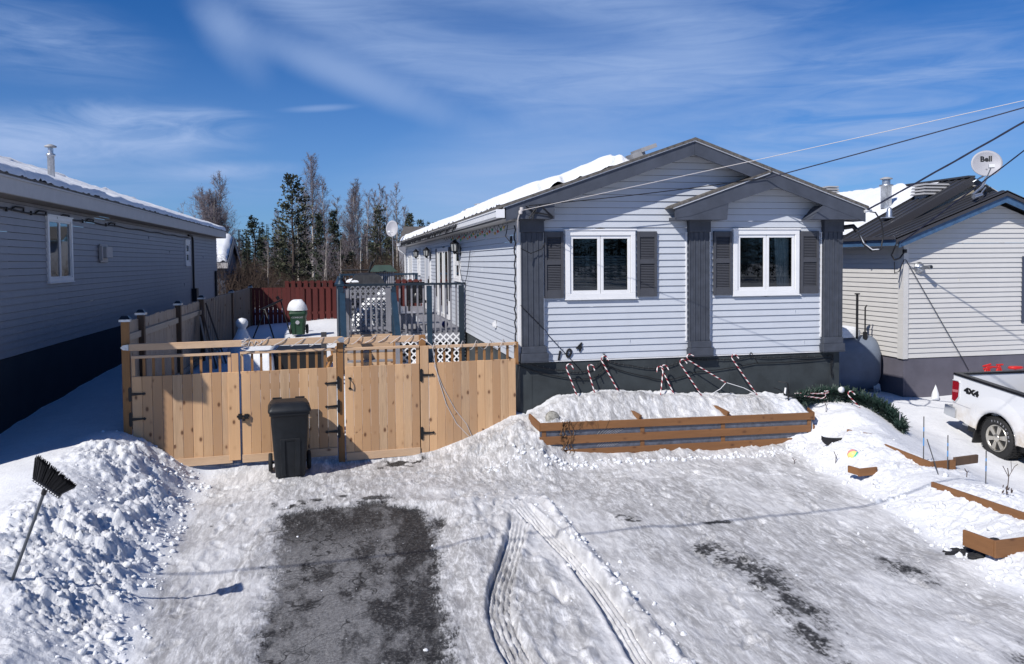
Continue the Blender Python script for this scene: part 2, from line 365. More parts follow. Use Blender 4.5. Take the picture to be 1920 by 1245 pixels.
# ------------------------------------------------------------ the ground: one snow sheet
CP = []
for x in (-1.6, 0, 2, 4, 6):
    for y, z in ((-30, -0.1), (-12, -.05), (-3, 0), (2, 0), (5, 0), (7.5, 0), (9.5, 0.01), (11.2, 0.05)): CP.append((x, y, z))
CP += [(-1.8,12.7,.16),(-.9,12.7,.16),(-.2,12.8,.14),(.6,12.8,.12),(1.3,12.85,.14),(-.8,12.1,.13),(.6,12.1,.10),
 (7.2,10.8,.07),(7.0,9.7,.05),(6.8,8.6,.04),(6.6,7.7,.03),(6.25,6.7,.03),(6.3,5,.03),(6.3,2,.02),(6.4,-3,0),
 (7.6,10.7,.26),(7.55,9.8,.24),(7.3,8.9,.20),(7.2,8.1,.18),(6.75,7.35,.18),(6.8,6.4,.22),(7.0,4,.22),(7.1,0,.15),
 (8.0,11.3,.44),(8.5,10.9,.36),(8.4,9.9,.26),(7.75,8.9,.34),(8.0,8.2,.34),(7.9,7.5,.32),(7.4,6.6,.3),(8,5,.25),(8,0,.15),
 (9,11.2,.18),(9.1,10,.06),(9.0,8.8,-.02),(8.9,7.5,-.05),(9.2,5,-.3),(10,11.8,-.12),(10.6,12.2,-.34),(11.7,12.6,-.50),(11.2,10.5,-.72),(10.4,9.5,-.62),(12.5,9.5,-.86),(11,7,-.9),(13.5,12.5,-.55),(14,8,-.95),
 (11.5,14,-.22),(12.5,15.8,.07),(14,15.8,.10),(15.5,15.6,.14),(17,15.8,.14),(13,14.8,-.1),(15.5,14,-.15),(10.5,15.2,.08),(11.5,16,.10),(10.8,17.5,.1),(11.8,20,.1),(10.5,24,.15),
 (9.25,13.3,.70),(9.6,14.5,.40),(8.9,12.7,.66),(9.5,12.5,.38),(8.4,12.1,.58),(8.05,11.9,.40),(9.2,16,.45),(9.3,20,.4),
 (-3.25,12.4,.88),(-3.3,11.3,.80),(-3.3,10.2,.72),(-3.25,9.2,.64),(-3.15,8.3,.58),(-3.0,7.5,.52),(-2.9,6.5,.46),(-2.9,5,.40),(-2.9,2,.35),(-2.9,-4,.3),
 (-2.1,12.6,.16),(-2.15,11.6,.06),(-2.1,10.4,.03),(-2.05,9.2,.02),(-1.95,8.2,.02),(-1.85,6.9,.02),(-1.75,5,.02),(-1.75,2,.02),(-1.75,-4,0),
 (-2.65,12.55,.52),(-2.65,11.3,.48),(-2.65,10,.42),(-2.55,8.6,.36),(-2.45,7.2,.30),(-2.35,5.5,.26),
 (-4.0,12.3,.74),(-4.95,13.3,.78),(-5,15.6,.87),(-5,17.7,.94),(-5,20,1.0),(-5,25,1.05),(-5,32,1.1),(-3.7,16,.88),(-3.7,22,1.0),(-4.4,10,.60),(-4.6,7,.50),(-5,4,.45),(-5,0,.4),(-8,5,.45),(-8,9,.55),(-12,0,.4),(-12,9,.6),
 (2.0,12.85,.30),(2.45,12.9,.48),(2.85,12.9,.66),(2.7,12.3,.46),(2.2,12.3,.20),(2.9,11.9,.22),(2.4,11.7,.10),(3.4,11.95,.10),(4.6,11.95,.09),(6,11.95,.08),(7.2,11.9,.09),(7.7,12.0,.22),
 (-2,14.4,.95),(0,14.4,.70),(1.5,14.4,.55),(2.6,14.5,.6),(-2,18,1.10),(-.5,17,.9),(0.6,17,.7),(-1,22,1.12),(-2.4,25,1.15),(-2,28.5,1.18),(-.3,28.5,1.30),(2,16.5,.65),(1.5,22,1.0),
 (-2.6,20,1.15),(0,33,1.2),(-6,40,1.2),(5,45,1.2),(-12,36,1.2),(-20,30,1.1),(-20,10,.6),(-20,-10,.2),(15,26,.3),(22,16,.2),(24,6,-.2),(24,-8,-.1),(16,0,-.9),(12,0,-.8),(14,-12,-.1),(0,60,1.3),(-25,60,1.3),(25,60,1),(18,40,.8)]
CPa = np.array(CP); _c2 = 0.09
def _phi(d2): return -np.sqrt(d2+_c2)
_A = _phi(((CPa[:, None, :2]-CPa[None, :, :2])**2).sum(-1))+np.eye(len(CPa))*-0.004
_n = len(CPa); _K = np.zeros((_n+1, _n+1)); _K[:_n, :_n] = _A; _K[_n, :_n] = 1; _K[:_n, _n] = 1
_w = np.linalg.solve(_K, np.append(CPa[:, 2], 0))
def base_z(x, y):
    x = np.asarray(x, float); y = np.asarray(y, float); out = np.full(x.shape, _w[-1])
    for i in range(_n): out += _w[i]*_phi((x-CPa[i, 0])**2+(y-CPa[i, 1])**2)
    return out
def gz(x, y): return float(base_z(np.array([x]), np.array([y]))[0])

rs = np.random.RandomState(3)
_tab = rs.rand(256, 256)
def vnoise(x, y):
    xi = np.floor(x).astype(int); yi = np.floor(y).astype(int); fx = x-xi; fy = y-yi
    fx = fx*fx*(3-2*fx); fy = fy*fy*(3-2*fy)
    a = _tab[xi & 255, yi & 255]; b = _tab[(xi+1) & 255, yi & 255]; c = _tab[xi & 255, (yi+1) & 255]; d = _tab[(xi+1) & 255, (yi+1) & 255]
    return (a*(1-fx)+b*fx)*(1-fy)+(c*(1-fx)+d*fx)*fy
def fbm(x, y, o=4, g=0.5):
    s = 0; a = 1; t = 0
    for k in range(o): s = s+a*vnoise(x*2**k+17*k, y*2**k+31*k); t += a; a *= g
    return s/t
def lumps(x, y, s, seed, fill=0.8):
    """rounded clods of size s standing on the surface"""
    tx = np.floor(x/s).astype(int); ty = np.floor(y/s).astype(int); h = np.zeros_like(x)
    for dx in (-1, 0, 1):
        for dy in (-1, 0, 1):
            cx = tx+dx; cy = ty+dy; i = (cx*7+seed) & 255; j = (cy*5+seed*3) & 255
            jx = _tab[i, j]; jy = _tab[(i+91) & 255, j]; rr = _tab[i, (j+57) & 255]; on = _tab[(i+33) & 255, (j+11) & 255] < fill
            r = s*(0.35+0.35*rr); an = _tab[(i+3) & 255, (j+99) & 255]*6.28; q = 0.65+0.7*_tab[(i+50) & 255, (j+5) & 255]
            ux = x-(cx+jx)*s; uy = y-(cy+jy)*s; ca = np.cos(an); sa = np.sin(an)
            px_ = (ux*ca+uy*sa)*q; py_ = (uy*ca-ux*sa)/q
            d2 = px_**2+py_**2
            hh = np.where(on, np.sqrt(np.maximum(0, r*r-d2))*0.9, 0)
            hh = np.minimum(hh, r*(0.35+0.4*jx)+0.35*px_)          # slanted flat facets like broken crust
            h = np.maximum(h, hh)
    return h
def sst(x, a, b):
    t = np.clip((x-a)/(b-a), 0, 1); return t*t*(3-2*t)
def axis_pts(segs):
    out = []
    for a, b, d in segs: n = max(1, int(round((b-a)/d))); out.append(np.linspace(a, b, n, endpoint=False))
    out.append([segs[-1][1]]); return np.concatenate(out)
gxs = axis_pts([(-420,-60,60),(-60,-20,5),(-20,-7,1.2),(-7,-5,.12),(-5,-3.7,.05),(-3.7,-1.6,.017),(-1.6,.9,.022),(.9,1.9,.016),(1.9,2.75,.011),(2.75,8.2,.024),(8.2,9.6,.04),(9.6,13,.08),(13,20,.4),(20,60,4),(60,420,60)])
gys = axis_pts([(-300,-40,40),(-40,0,4),(0,4.5,.6),(4.5,5.6,.04),(5.6,9,.016),(9,11.4,.023),(11.4,14,.03),(14,20,.12),(20,40,.5),(40,100,5),(100,600,60)])
GX, GY = np.meshgrid(gxs, gys)
X = GX.ravel(); Y = GY.ravel()
far = sst(np.hypot(X, Y-15), 55, 110)
Z = np.zeros_like(X); near = far < 1
Z[near] = base_z(X[near], Y[near]); Z = Z*(1-far)+far*0.9
# where is what
warp = (fbm(X*0.9, Y*0.9, 3)-.5)*0.5; warp2 = (fbm(X*5, Y*5, 4)-.5)
edgeL = np.interp(Y, [2, 6.9, 8.2, 9.2, 10.4, 11.6, 12.9], [-1.7, -1.80, -1.98, -2.05, -2.12, -2.12, -2.05])
edgeR = np.interp(Y, [2, 6.7, 7.7, 8.6, 9.7, 10.8, 12.2], [6.4, 6.35, 6.62, 6.85, 7.02, 7.15, 7.35])
pileL = sst(edgeL-X+warp*0.5+warp2*0.25, -0.05, 0.30)*sst(X, -3.75, -3.15)*sst(Y, 3.5, 5)*(1-sst(Y, 12.5, 12.9))
pileL *= 1-0.75*sst(Y, 11.4, 12.4)*sst(-X, 2.75, 3.1)
bankR = sst(X-edgeR+warp*0.4+warp2*0.25, -0.08, 0.25)*(1-sst(X, 8.4, 9.3))*(1-sst(Y, 13.2, 13.6))
bankF = sst(Y-np.interp(X, [1.6, 2.3, 2.9, 3.4, 5, 7.2, 8], [12.75, 12.25, 11.85, 11.92, 12.08, 11.9, 11.7])+warp*0.25+warp2*0.15, 0, 0.2)*sst(X, 1.6, 2.1)*(1-sst(X, 8.2, 9))*(1-sst(Y, 13.3, 13.5))
drive = (X > edgeL-.2) & (X < edgeR+.2)
drv = sst(X-edgeL, -0.05, 0.25)*(1-sst(X-edgeR, -0.25, 0.1))*(1-sst(Y, 12.9, 13.3))*sst(Y, -40, -35)
rough = np.clip(np.maximum(np.maximum(pileL, bankR*0.55), bankF*(.55+.55*(X < 3.1))), 0, 1)
# bare asphalt strip
ax0 = np.interp(Y, [0, 6.4, 6.8, 8.4, 9.3, 10.2, 10.9], [-.95, -.93, -.90, -.88, -.82, -.98, -.85])
ax1 = np.interp(Y, [0, 6.4, 7.3, 8.7, 10, 10.5, 10.9], [.95, .97, 1.02, 1.03, 1.12, 1.0, .5])
nz = (fbm(X*6, Y*6, 4)-.5); nzf = (fbm(X*28+9, Y*28, 3)-.5)
asd = np.minimum(np.minimum(X-ax0, ax1-X), (10.95-Y)*0.8)+nz*0.34+nzf*0.16
asph = sst(asd+(fbm(X*2.2, Y*1.1, 3)-.5)*.35, -0.10, 0.22)
# other worn streaks on the right lane and small bare spots
lane = np.interp(Y, [4, 5.7, 7, 7.6, 8.4, 9.4, 10.2], [3.9, 3.98, 4.2, 4.24, 4.05, 4.45, 4.7])
st_n = fbm(X*3.2+4, Y*1.1, 4)
smear = np.exp(-((X-lane)/0.26)**2)*sst(Y, 3.5, 5)*(1-sst(Y, 9.6, 10.4))*sst(st_n, .40, .62)*1.0
smear += 0.6*np.exp(-((X-lane-1.6)/0.25)**2)*sst(st_n, .52, .66)*(1-sst(Y, 10, 11))
spots = np.zeros_like(X)
for sx_, sy_, r_ in ((-1.55, 10.5, .10), (-.75, 11.05, .16), (-.28, 11.2, .13), (-.1, 11.25, .07), (.9, 12.75, .22), (1.05, 12.85, .14), (.65, 12.55, .12), (4.55, 9.2, .12), (3.4, 9.6, .1), (3.55, 9.45, .09), (.35, 11.0, .2)):
    spots = np.maximum(spots, np.exp(-(((X-sx_)/1.5)**2+(Y-sy_)**2)/r_**2)*1.3)
spots *= sst(fbm(X*7, Y*9, 4), .38, .62)*1.5
bare = np.clip(np.maximum(asph, np.maximum(smear*(0.75+nz*2.2+nzf*2), spots-.25)), 0, 1)*drv
dirt = np.clip(fbm(X*0.8+3, Y*0.5, 5)*1.7-0.55+0.35*np.exp(-((X-lane)/.7)**2)+0.25*np.exp(-((X+.0)/1.6)**2), 0, 1)*drv*(1-asph)
# relief
relief = (fbm(X*1.1, Y*1.1, 3)-.5)*0.03*drv+(fbm(X*5, Y*3, 4)-.5)*0.030*drv*(1-asph)+(fbm(X*22, Y*10, 3)-.5)*0.010*drv
relief -= 0.035*asph*drv
Z += relief
Z += drv*(1-asph)*(lumps(X+warp*.2, Y*.8, .42, 91, .35)*.05)
und = (fbm(X*0.45+8, Y*0.45, 4)-.5)
Z += und*0.16*(1-drv)*(1-far)+(fbm(X*1.5, Y*1.5, 4)-.5)*0.05*(1-drv)*(1-far)
# clods of the shovelled piles
fine_reg = (X > -3.9) & (X < 9.4) & (Y > 4.4) & (Y < 13.7)
L = np.zeros_like(X); xx = X[fine_reg]; yy = Y[fine_reg]; wx = xx+(fbm(xx*7, yy*7, 3)-.5)*.06; wy = yy+(fbm(xx*7+50, yy*7, 3)-.5)*.06
L[fine_reg] = (lumps(wx, wy, .40, 5, .5)*0.34+lumps(wx, wy, .18, 11, .5)*0.20+lumps(wx, wy, .10, 23, .6)*0.45+lumps(wx, wy, .055, 29, .8)*0.75+(fbm(xx*4, yy*4, 4)-.5)*.10+(fbm(xx*16, yy*16, 4, .7)-.5)*.085)*(.45+1.1*sst(fbm(xx*1.3+5, yy*1.3, 3), .38, .6))
Z += L*rough*np.where(X < 0, 1.05, 0.8)
# thin untouched snow strip right of the asphalt
strip = sst(X-ax1+nz*.08, 0.0, 0.05)*(1-sst(X, 2.55, 2.75))*(1-sst(Y, 10.3, 11.1))*drv
Z += strip*0.085*sst(X-ax1, 0, .35)
# footprints and crumbled ridges between the tracks
msk = (X > 1.2) & (X < 3.0) & (Y > 4.6) & (Y < 11.6)
foot = np.zeros_like(X); xx = X[msk]; yy = Y[msk]
fz = (fbm(xx*4.5+3, yy*2.6, 3)-.5)*.17+lumps(xx, yy*0.8, .22, 77, .7)*.35
wgt = np.exp(-((xx-np.interp(yy, [5, 6.5, 8, 9.2, 10.3, 11.3], [1.75, 1.85, 1.98, 1.75, 1.65, 1.5]))/.20)**2)
ridge = np.exp(-((xx-2.60)/.085)**2)*(1-sst(yy, 10.2, 10.5))
foot[msk] = fz*wgt*(1-sst(yy, 11.0, 11.5))+ridge*(.045+lumps(xx, yy, .13, 41, .7)*.7)
Z += foot
# boot prints trodden into the packed snow
fr2 = np.random.RandomState(31); prints = []
for (x0, y0, x1, y1, n_) in ((-1.9, 12.0, 1.2, 12.5, 26), (1.0, 12.3, 3.2, 11.4, 14), (-1.8, 7.0, -1.3, 11.5, 18), (2.6, 11.4, 6.8, 11.0, 26), (3.2, 6.0, 5.2, 10.8, 22), (5.4, 5.6, 6.3, 10.5, 18), (1.4, 6.2, 1.9, 11.2, 20), (1.6, 9.2, 2.3, 11.0, 12), (-.6, 11.2, .8, 12.2, 12)):
    for k in range(n_):
        t = (k+fr2.rand()*.6)/n_; prints.append((x0+(x1-x0)*t+fr2.randn()*.22, y0+(y1-y0)*t+fr2.randn()*.25, math.atan2(y1-y0, x1-x0)+fr2.randn()*.5, .6+.6*fr2.rand()))
pr_ = np.zeros_like(X)
for fx_, fy_, fa, fs in prints:
    q = (np.abs(X-fx_) < .25) & (np.abs(Y-fy_) < .25)
    if not q.any(): continue
    ux = (X[q]-fx_)*math.cos(fa)+(Y[q]-fy_)*math.sin(fa); uy = (Y[q]-fy_)*math.cos(fa)-(X[q]-fx_)*math.sin(fa)
    d = np.sqrt((ux/.145)**2+(uy/(.055+.012*np.sign(ux)))**2); pr_[q] += fs*(-.016*(1-sst(d, .75, 1.05))+.009*np.exp(-((d-1.2)/.16)**2))
Z += pr_*drv*(1-asph)
# shovel scrapes, shallow straight-edged steps
for (x0, y0, ang, w_s, l_s) in ((-1.4, 9.0, 1.5, .5, 1.6), (3.4, 11.2, .1, .6, 2.2), (5.6, 9.2, 1.45, .55, 2.0), (4.0, 8.6, 1.6, .5, 1.4), (0.4, 11.9, .3, .55, 1.5), (6.1, 7.2, 1.5, .5, 1.8), (3.3, 7.0, 1.5, .5, 1.5)):
    ux = (X-x0)*math.cos(ang)+(Y-y0)*math.sin(ang); uy = (Y-y0)*math.cos(ang)-(X-x0)*math.sin(ang)
    Z -= .012*(1-sst(np.abs(uy)/w_s*2+nz*.2, .9, 1.0))*(1-sst(np.abs(ux)/l_s*2+nz*.3, .85, 1.0))*drv*(1-asph)
# tyre tracks pressed into the strip
def track(cx, half, y0, y1, ribs, cross, depth):
    d = (X-cx)/half; inside = (1-sst(np.abs(d), .93, 1.03))*sst(Y, y0-.1, y0+.02)*(1-sst(Y, y1-1.1, y1+.1))
    groove = np.zeros_like(X)
    t = (d*.5+.5)*ribs; groove = 0.5+0.5*np.cos(2*np.pi*t)
    tread = depth-0.034*groove*(.5+fbm(X*6, Y*6, 2))*sst(groove, .2, .8)
    if cross: tread = tread-0.010*(0.5+0.5*np.sign(np.sin((Y*24+np.sin(d*9)*1.5))))*(np.abs(d) < .95)
    return inside, tread
Zb = Z.copy()
trB = np.interp(Y, [4, 6.05, 7, 8.2, 9.5, 10.2], [2.37, 2.33, 2.39, 2.40, 2.30, 2.20])
trA = np.interp(Y, [4, 5.4, 6.3, 6.72, 7.25, 7.72, 8.25, 9.2, 9.7, 10.2], [1.62, 1.42, 1.35, 1.335, 1.37, 1.48, 1.66, 1.97, 2.12, 2.2])
smooth_base = base_z(X[msk], Y[msk])
for cx, hf, y1, cr in ((trA, .125, 9.9, True), (trB, .118, 10.25, False)):
    ins, tr = track(cx, hf, 2, y1, 5, cr, .035)
    k = ins[msk]; Zs = Z[msk]; tgt = smooth_base-.004-tr[msk]+.022+(fbm(X[msk]*9, Y[msk]*9, 3)-.5)*.010
    Z[msk] = Zs*(1-k)+tgt*k
    d = np.abs((X-cx)/hf); berm = np.exp(-((d-1.28)/.18)**2)*(Y < y1-.1)*(Y > 2)*.014*(0.6+0.9*fbm(X*11, Y*11, 2))
    Z += berm
# wheel ruts by the planter side, filled snow inside the raised beds
def bed(x0, x1, y0, y1, fn):
    global Z
    q = (X > x0) & (X < x1) & (Y > y0) & (Y < y1); Z[q] = fn(X[q], Y[q])
PLF = 12.30
def bed1(x, y):
    t = (y-PLF)/1.0
    crest = np.interp(x, [3.0, 3.5, 4.0, 4.7, 5.5, 6.4, 7.2, 7.9, 8.4], [.72, .93, 1.0, 1.03, .95, .88, .86, .78, .66])
    lip = np.interp(x, [3, 4.2, 6.1, 7.85], [.69, .68, .655, .63])
    z = lip+(crest-lip)*sst(t, 0, .55)
    return z+(fbm(x*2.5, y*2.5, 4)-.5)*.10+lumps(x, y, .2, 61, .55)*.35+lumps(x, y, .09, 62, .6)*.4+(fbm(x*22, y*22, 3)-.5)*.02
bed(3.03, 7.86, PLF+.02, 13.28, bed1)
rough[(X > 3.03) & (X < 7.86) & (Y > PLF+.02) & (Y < 13.28)] = .6
# gate swept area, ground slightly lower
Z = np.where((np.abs(X-.6) < .9) & (Y > 12.2) & (Y < 12.9), Z-.02, Z)
nx, ny = len(gxs), len(gys)
idx = np.arange(nx*ny).reshape(ny, nx)
quads = np.stack([idx[:-1, :-1], idx[:-1, 1:], idx[1:, 1:], idx[1:, :-1]], -1).reshape(-1, 4)
gm = bpy.data.meshes.new('snow_ground')
gm.vertices.add(nx*ny); gm.vertices.foreach_set('co', np.stack([X, Y, Z], 1).ravel())
gm.loops.add(quads.size); gm.loops.foreach_set('vertex_index', quads.ravel().astype(np.int32))
gm.polygons.add(len(quads)); gm.polygons.foreach_set('loop_start', np.arange(0, quads.size, 4, dtype=np.int32))
gm.polygons.foreach_set('loop_total', np.full(len(quads), 4, dtype=np.int32))
gm.polygons.foreach_set('use_smooth', np.ones(len(quads), bool))
gm.update(calc_edges=True)
for nm, arr in (('bare', bare), ('dirt', dirt), ('rough', rough), ('drive', drv), ('asph', asph*drv)):
    a_ = gm.attributes.new(nm, 'FLOAT', 'POINT'); a_.data.foreach_set('value', arr.astype(np.float32))
def _ground(T, b, P):
    at = lambda n: T.node('ShaderNodeAttribute', attribute_name=n).outputs['Fac']
    bare_, dirt_, dr_, rg_, as_ = at('bare'), at('dirt'), at('drive'), at('rough'), at('asph')
    n_f = T.noise(P, 34, 6, 0.7); n_m = T.noise(P, 7, 5, 0.6, 0.5); n_s = T.noise(T.vmap(P, (2.4, 0.62, 1), rot=(0, 0, R(-4))), 5.0, 8, 0.70, 0.8)
    n_ff = T.noise(P, 110, 4, 0.7)
    g = T.node('ShaderNodeNewGeometry')
    n_L = T.noise(T.vmap(P, (1.0, .42, 1), rot=(0, 0, R(-3))), 1.0, 6, .64, .6); n_g = T.noise(T.vmap(P, (3.4, .8, 1), rot=(0, 0, R(-4))), 13, 7, .72, .5)
    snow = T.mix(T.mr(n_m, .35, .7), (0.72, 0.73, 0.755), (0.66, 0.67, 0.70))
    pack = T.mix(T.mr(n_s, .36, .62), (0.73, 0.73, 0.74), (0.47, 0.467, 0.475))
    soil = T.m('MULTIPLY', T.mr(T.m('ADD', n_L, T.m('MULTIPLY', dirt_, .30)), .43, .66), T.mr(T.m('ADD', T.m('MULTIPLY', n_s, .6), T.m('MULTIPLY', n_g, .55)), .47, .66))
    pack = T.mix(T.m('MULTIPLY', soil, .85), pack, (0.20, 0.193, 0.190))
    pack = T.mix(T.mr(n_f, .56, .76, 0, .35), pack, (0.34, 0.33, 0.335))
    c = T.mix(T.m('MULTIPLY', dr_, .92), snow, pack)
    # frosty and wet asphalt
    n_big = T.noise(P, 1.4, 6, 0.68, 0.1); n_w = T.noise(T.vmap(P, (1.7, .8, 1)), 1.9, 7, .70, .15)
    fr_ = T.mr(T.m('ADD', T.m('MULTIPLY', n_f, .75), T.m('MULTIPLY', n_ff, .55)), .44, .84)
    aspc = T.mix(fr_, (0.018, 0.018, 0.020), (0.29, 0.287, 0.29))
    sp = T.node('ShaderNodeSeparateXYZ'); T.l.new(P, sp.inputs[0])
    wet = T.mr(T.m('ADD', n_w, T.m('MULTIPLY', T.mr(sp.outputs[0], -.1, .9), .17)), .50, .62)
    wet = T.m('MAXIMUM', wet, T.m('MULTIPLY', T.mr(sp.outputs[1], 9.2, 10.3), T.mr(n_w, .34, .48)))
    wet = T.m('MULTIPLY', T.m('MULTIPLY', wet, .97), T.mr(n_f, .72, .52, .3, 1.0))
    aspc = T.mix(wet, aspc, T.mix(T.mr(n_f, .45, .8), (0.014, 0.014, 0.015), (0.06, 0.058, 0.055)))
    aspc = T.mix(T.mr(n_big, .5, .75, 0, .35), aspc, (0.17, 0.17, 0.175))
    sk = T.node('ShaderNodeTexVoronoi', feature='DISTANCE_TO_EDGE'); sk.inputs['Scale'].default_value = 1.0
    dv = T.node('ShaderNodeVectorMath', operation='ADD'); T.put(dv.inputs[0], P); nn = T.node('ShaderNodeTexNoise'); nn.inputs['Scale'].default_value = 3.0; T.put(nn.inputs['Vector'], P); T.l.new(nn.outputs['Color'], dv.inputs[1])
    T.l.new(dv.outputs[0], sk.inputs['Vector']); aspc = T.mix(T.mr(sk.outputs['Distance'], .004, .014, .85, 0), aspc, (0.010, 0.010, 0.010))
    c = T.mix(T.m('MULTIPLY', T.mr(n_ff, .70, .76), T.m('MULTIPLY', dr_, .7)), c, (0.12, 0.10, 0.085))
    bmask = T.mr(T.m('ADD', bare_, T.m('ADD', T.m('MULTIPLY', T.m('SUBTRACT', n_f, .5), 1.5), T.m('MULTIPLY', T.m('SUBTRACT', n_g, .5), 2.0))), .28, .74)
    c = T.mix(T.m('MULTIPLY', T.mr(T.m('ADD', bare_, T.m('MULTIPLY', T.m('SUBTRACT', n_g, .5), .6)), .0, .30), .6), c, (0.30, 0.30, 0.31))
    bmask = T.m('MULTIPLY', bmask, T.mr(bare_, 0.0, .12))
    c = T.mix(bmask, c, aspc)
    T.put(b.inputs['Base Color'], c)
    T.put(b.inputs['Roughness'], T.mix(bmask, T.mix(dr_, (.8, .8, .8), (.5, .5, .5)), (.6, .6, .6)))
    b.inputs['Specular IOR Level'].default_value = 0.3
    bn = T.node('ShaderNodeBump'); bn.inputs['Distance'].default_value = 1.0
    hh = T.m('ADD', T.m('MULTIPLY', n_f, T.m('ADD', .010, T.m('MULTIPLY', rg_, .014))), T.m('MULTIPLY', T.m('MULTIPLY', n_s, dr_), .014))
    hh = T.m('ADD', hh, T.m('MULTIPLY', n_ff, .004))
    T.put(bn.inputs['Height'], hh); bn.inputs['Strength'].default_value = .8
    T.l.new(bn.outputs[0], b.inputs['Normal'])
M['ground'] = mat('snow_and_asphalt', (.8, .8, .8), .7, fn=_ground)
gm.materials.append(M['ground'])
gob = bpy.data.objects.new('snow_ground', gm); COL.objects.link(gob); gob['kind'] = 'structure'
from mathutils.bvhtree import BVHTree
Zg = Z.reshape(ny, nx)
def hz(x, y):
    """height of the finished ground"""
    i = min(max(int(np.searchsorted(gxs, x))-1, 0), nx-2); j = min(max(int(np.searchsorted(gys, y))-1, 0), ny-2)
    fx = (x-gxs[i])/(gxs[i+1]-gxs[i]); fy = (y-gys[j])/(gys[j+1]-gys[j])
    return float((Zg[j, i]*(1-fx)+Zg[j, i+1]*fx)*(1-fy)+(Zg[j+1, i]*(1-fx)+Zg[j+1, i+1]*fx)*fy)

# loose snow clods on the piles
_ico = bmesh.new(); bmesh.ops.create_icosphere(_ico, subdivisions=2, radius=1); ICV = np.array([v.co for v in _ico.verts]); ICF = [[v.index for v in f.verts] for f in _ico.faces]; _ico.free()
def clods(spots_):
    mb = MB(); rr_ = np.random.RandomState(5)
    for x, y, r in spots_:
        ph = rr_.rand(3)*6; v = ICV*(1+.20*np.sin(ICV@np.array([[3.1],[2.3],[1.7]])+ph[0])+.14*np.sin(ICV@np.array([[-2.7],[4.1],[3.3]])+ph[1])+(rr_.rand(len(ICV), 1)-.5)*.22)*np.array([1, .8+rr_.rand()*.5, .6+.4*rr_.rand()])*r
        a = rr_.rand()*6.28; c_, s_ = math.cos(a), math.sin(a)
        v = np.stack([v[:, 0]*c_-v[:, 1]*s_, v[:, 0]*s_+v[:, 1]*c_, v[:, 2]], 1)
        t = rr_.rand()*1.0; c_, s_ = math.cos(t), math.sin(t); v = np.stack([v[:, 0], v[:, 1]*c_-v[:, 2]*s_, v[:, 1]*s_+v[:, 2]*c_], 1)
        v += np.array([x, y, hz(x, y)+r*.15]); mb.add(v.tolist(), ICF, True)
    return mb
sp_ = []
rr_ = np.random.RandomState(12)
for i in range(700):
    y = 5+rr_.rand()**.8*7.6; e = np.interp(y, [2, 6.9, 8.2, 9.2, 10.4, 11.6, 12.9], [-1.7, -1.8, -1.98, -2.05, -2.12, -2.12, -2.05])
    x = e+.25-abs(rr_.randn())*.55-.1
    if x < -3.5: continue
    sp_.append((x, y, .007+.030*rr_.rand()**3.0))
for i in range(450):
    y = 5.5+rr_.rand()*6.6; e = np.interp(y, [2, 6.7, 7.7, 8.6, 9.7, 10.8, 12.2], [6.4, 6.35, 6.62, 6.85, 7.02, 7.15, 7.35]); x = e-.1+abs(rr_.randn())*.4
    sp_.append((x, y, .010+.035*rr_.rand()**3))
for i in range(260): sp_.append((2.1+rr_.rand()*5.3, 11.85+rr_.randn()*.08+.1, .010+.03*rr_.rand()**2.5))
for i in range(110): sp_.append((2.62+rr_.randn()*.12, 5.2+rr_.rand()*5.1, .008+.03*rr_.rand()**2.5))
for i in range(110): sp_.append((-1.7+rr_.rand()*8.5, 5.5+rr_.rand()*6, .004+.013*rr_.rand()**2.5))
cl = clods(sp_).build('snow_clods', M['snow']); tag(cl, 'loose lumps of shovelled snow strewn over the piles and driveway edges', 'snow clods', kind='stuff')
# ------------------------------------------------------------ houses
LAP = 0.1143
def siding(mb, F, z0, z1, span, lap=LAP, n_out=0.0):
    """overlapping horizontal laps; span(z) lists the (u0, u1) stretches of wall at height z"""
    k = int(math.ceil((z1-z0)/lap-1e-6))
    for i in range(k):
        a = z0+i*lap; b = min(z1, a+lap)
        sa, sb = span(a+.002), span(b-.002)
        for (p0, p1), (q0, q1) in zip(sa, sb):
            if p1-p0 < .01: continue
            o1, o0 = n_out+.022, n_out+.003
            mid = a+(b-a)*.5
            a2 = a+.0045; V = [F(p0, n_out+.012, a2), F(p1, n_out+.012, a2), F(p0, o1, a2), F(p1, o1, a2), F((p0+q0)/2, n_out+.013, mid), F((p1+q1)/2, n_out+.013, mid), F(q0, o0, b), F(q1, o0, b)]
            mb.add(V, [(0, 1, 3, 2), (2, 3, 5, 4), (4, 5, 7, 6)])
            if p1-p0 > 1.2 and random.random() < .12: u = random.uniform(p0+.3, p1-.3); mb.lb(F, u, u+.004, n_out+.004, n_out+.0235, a2, b-.012)
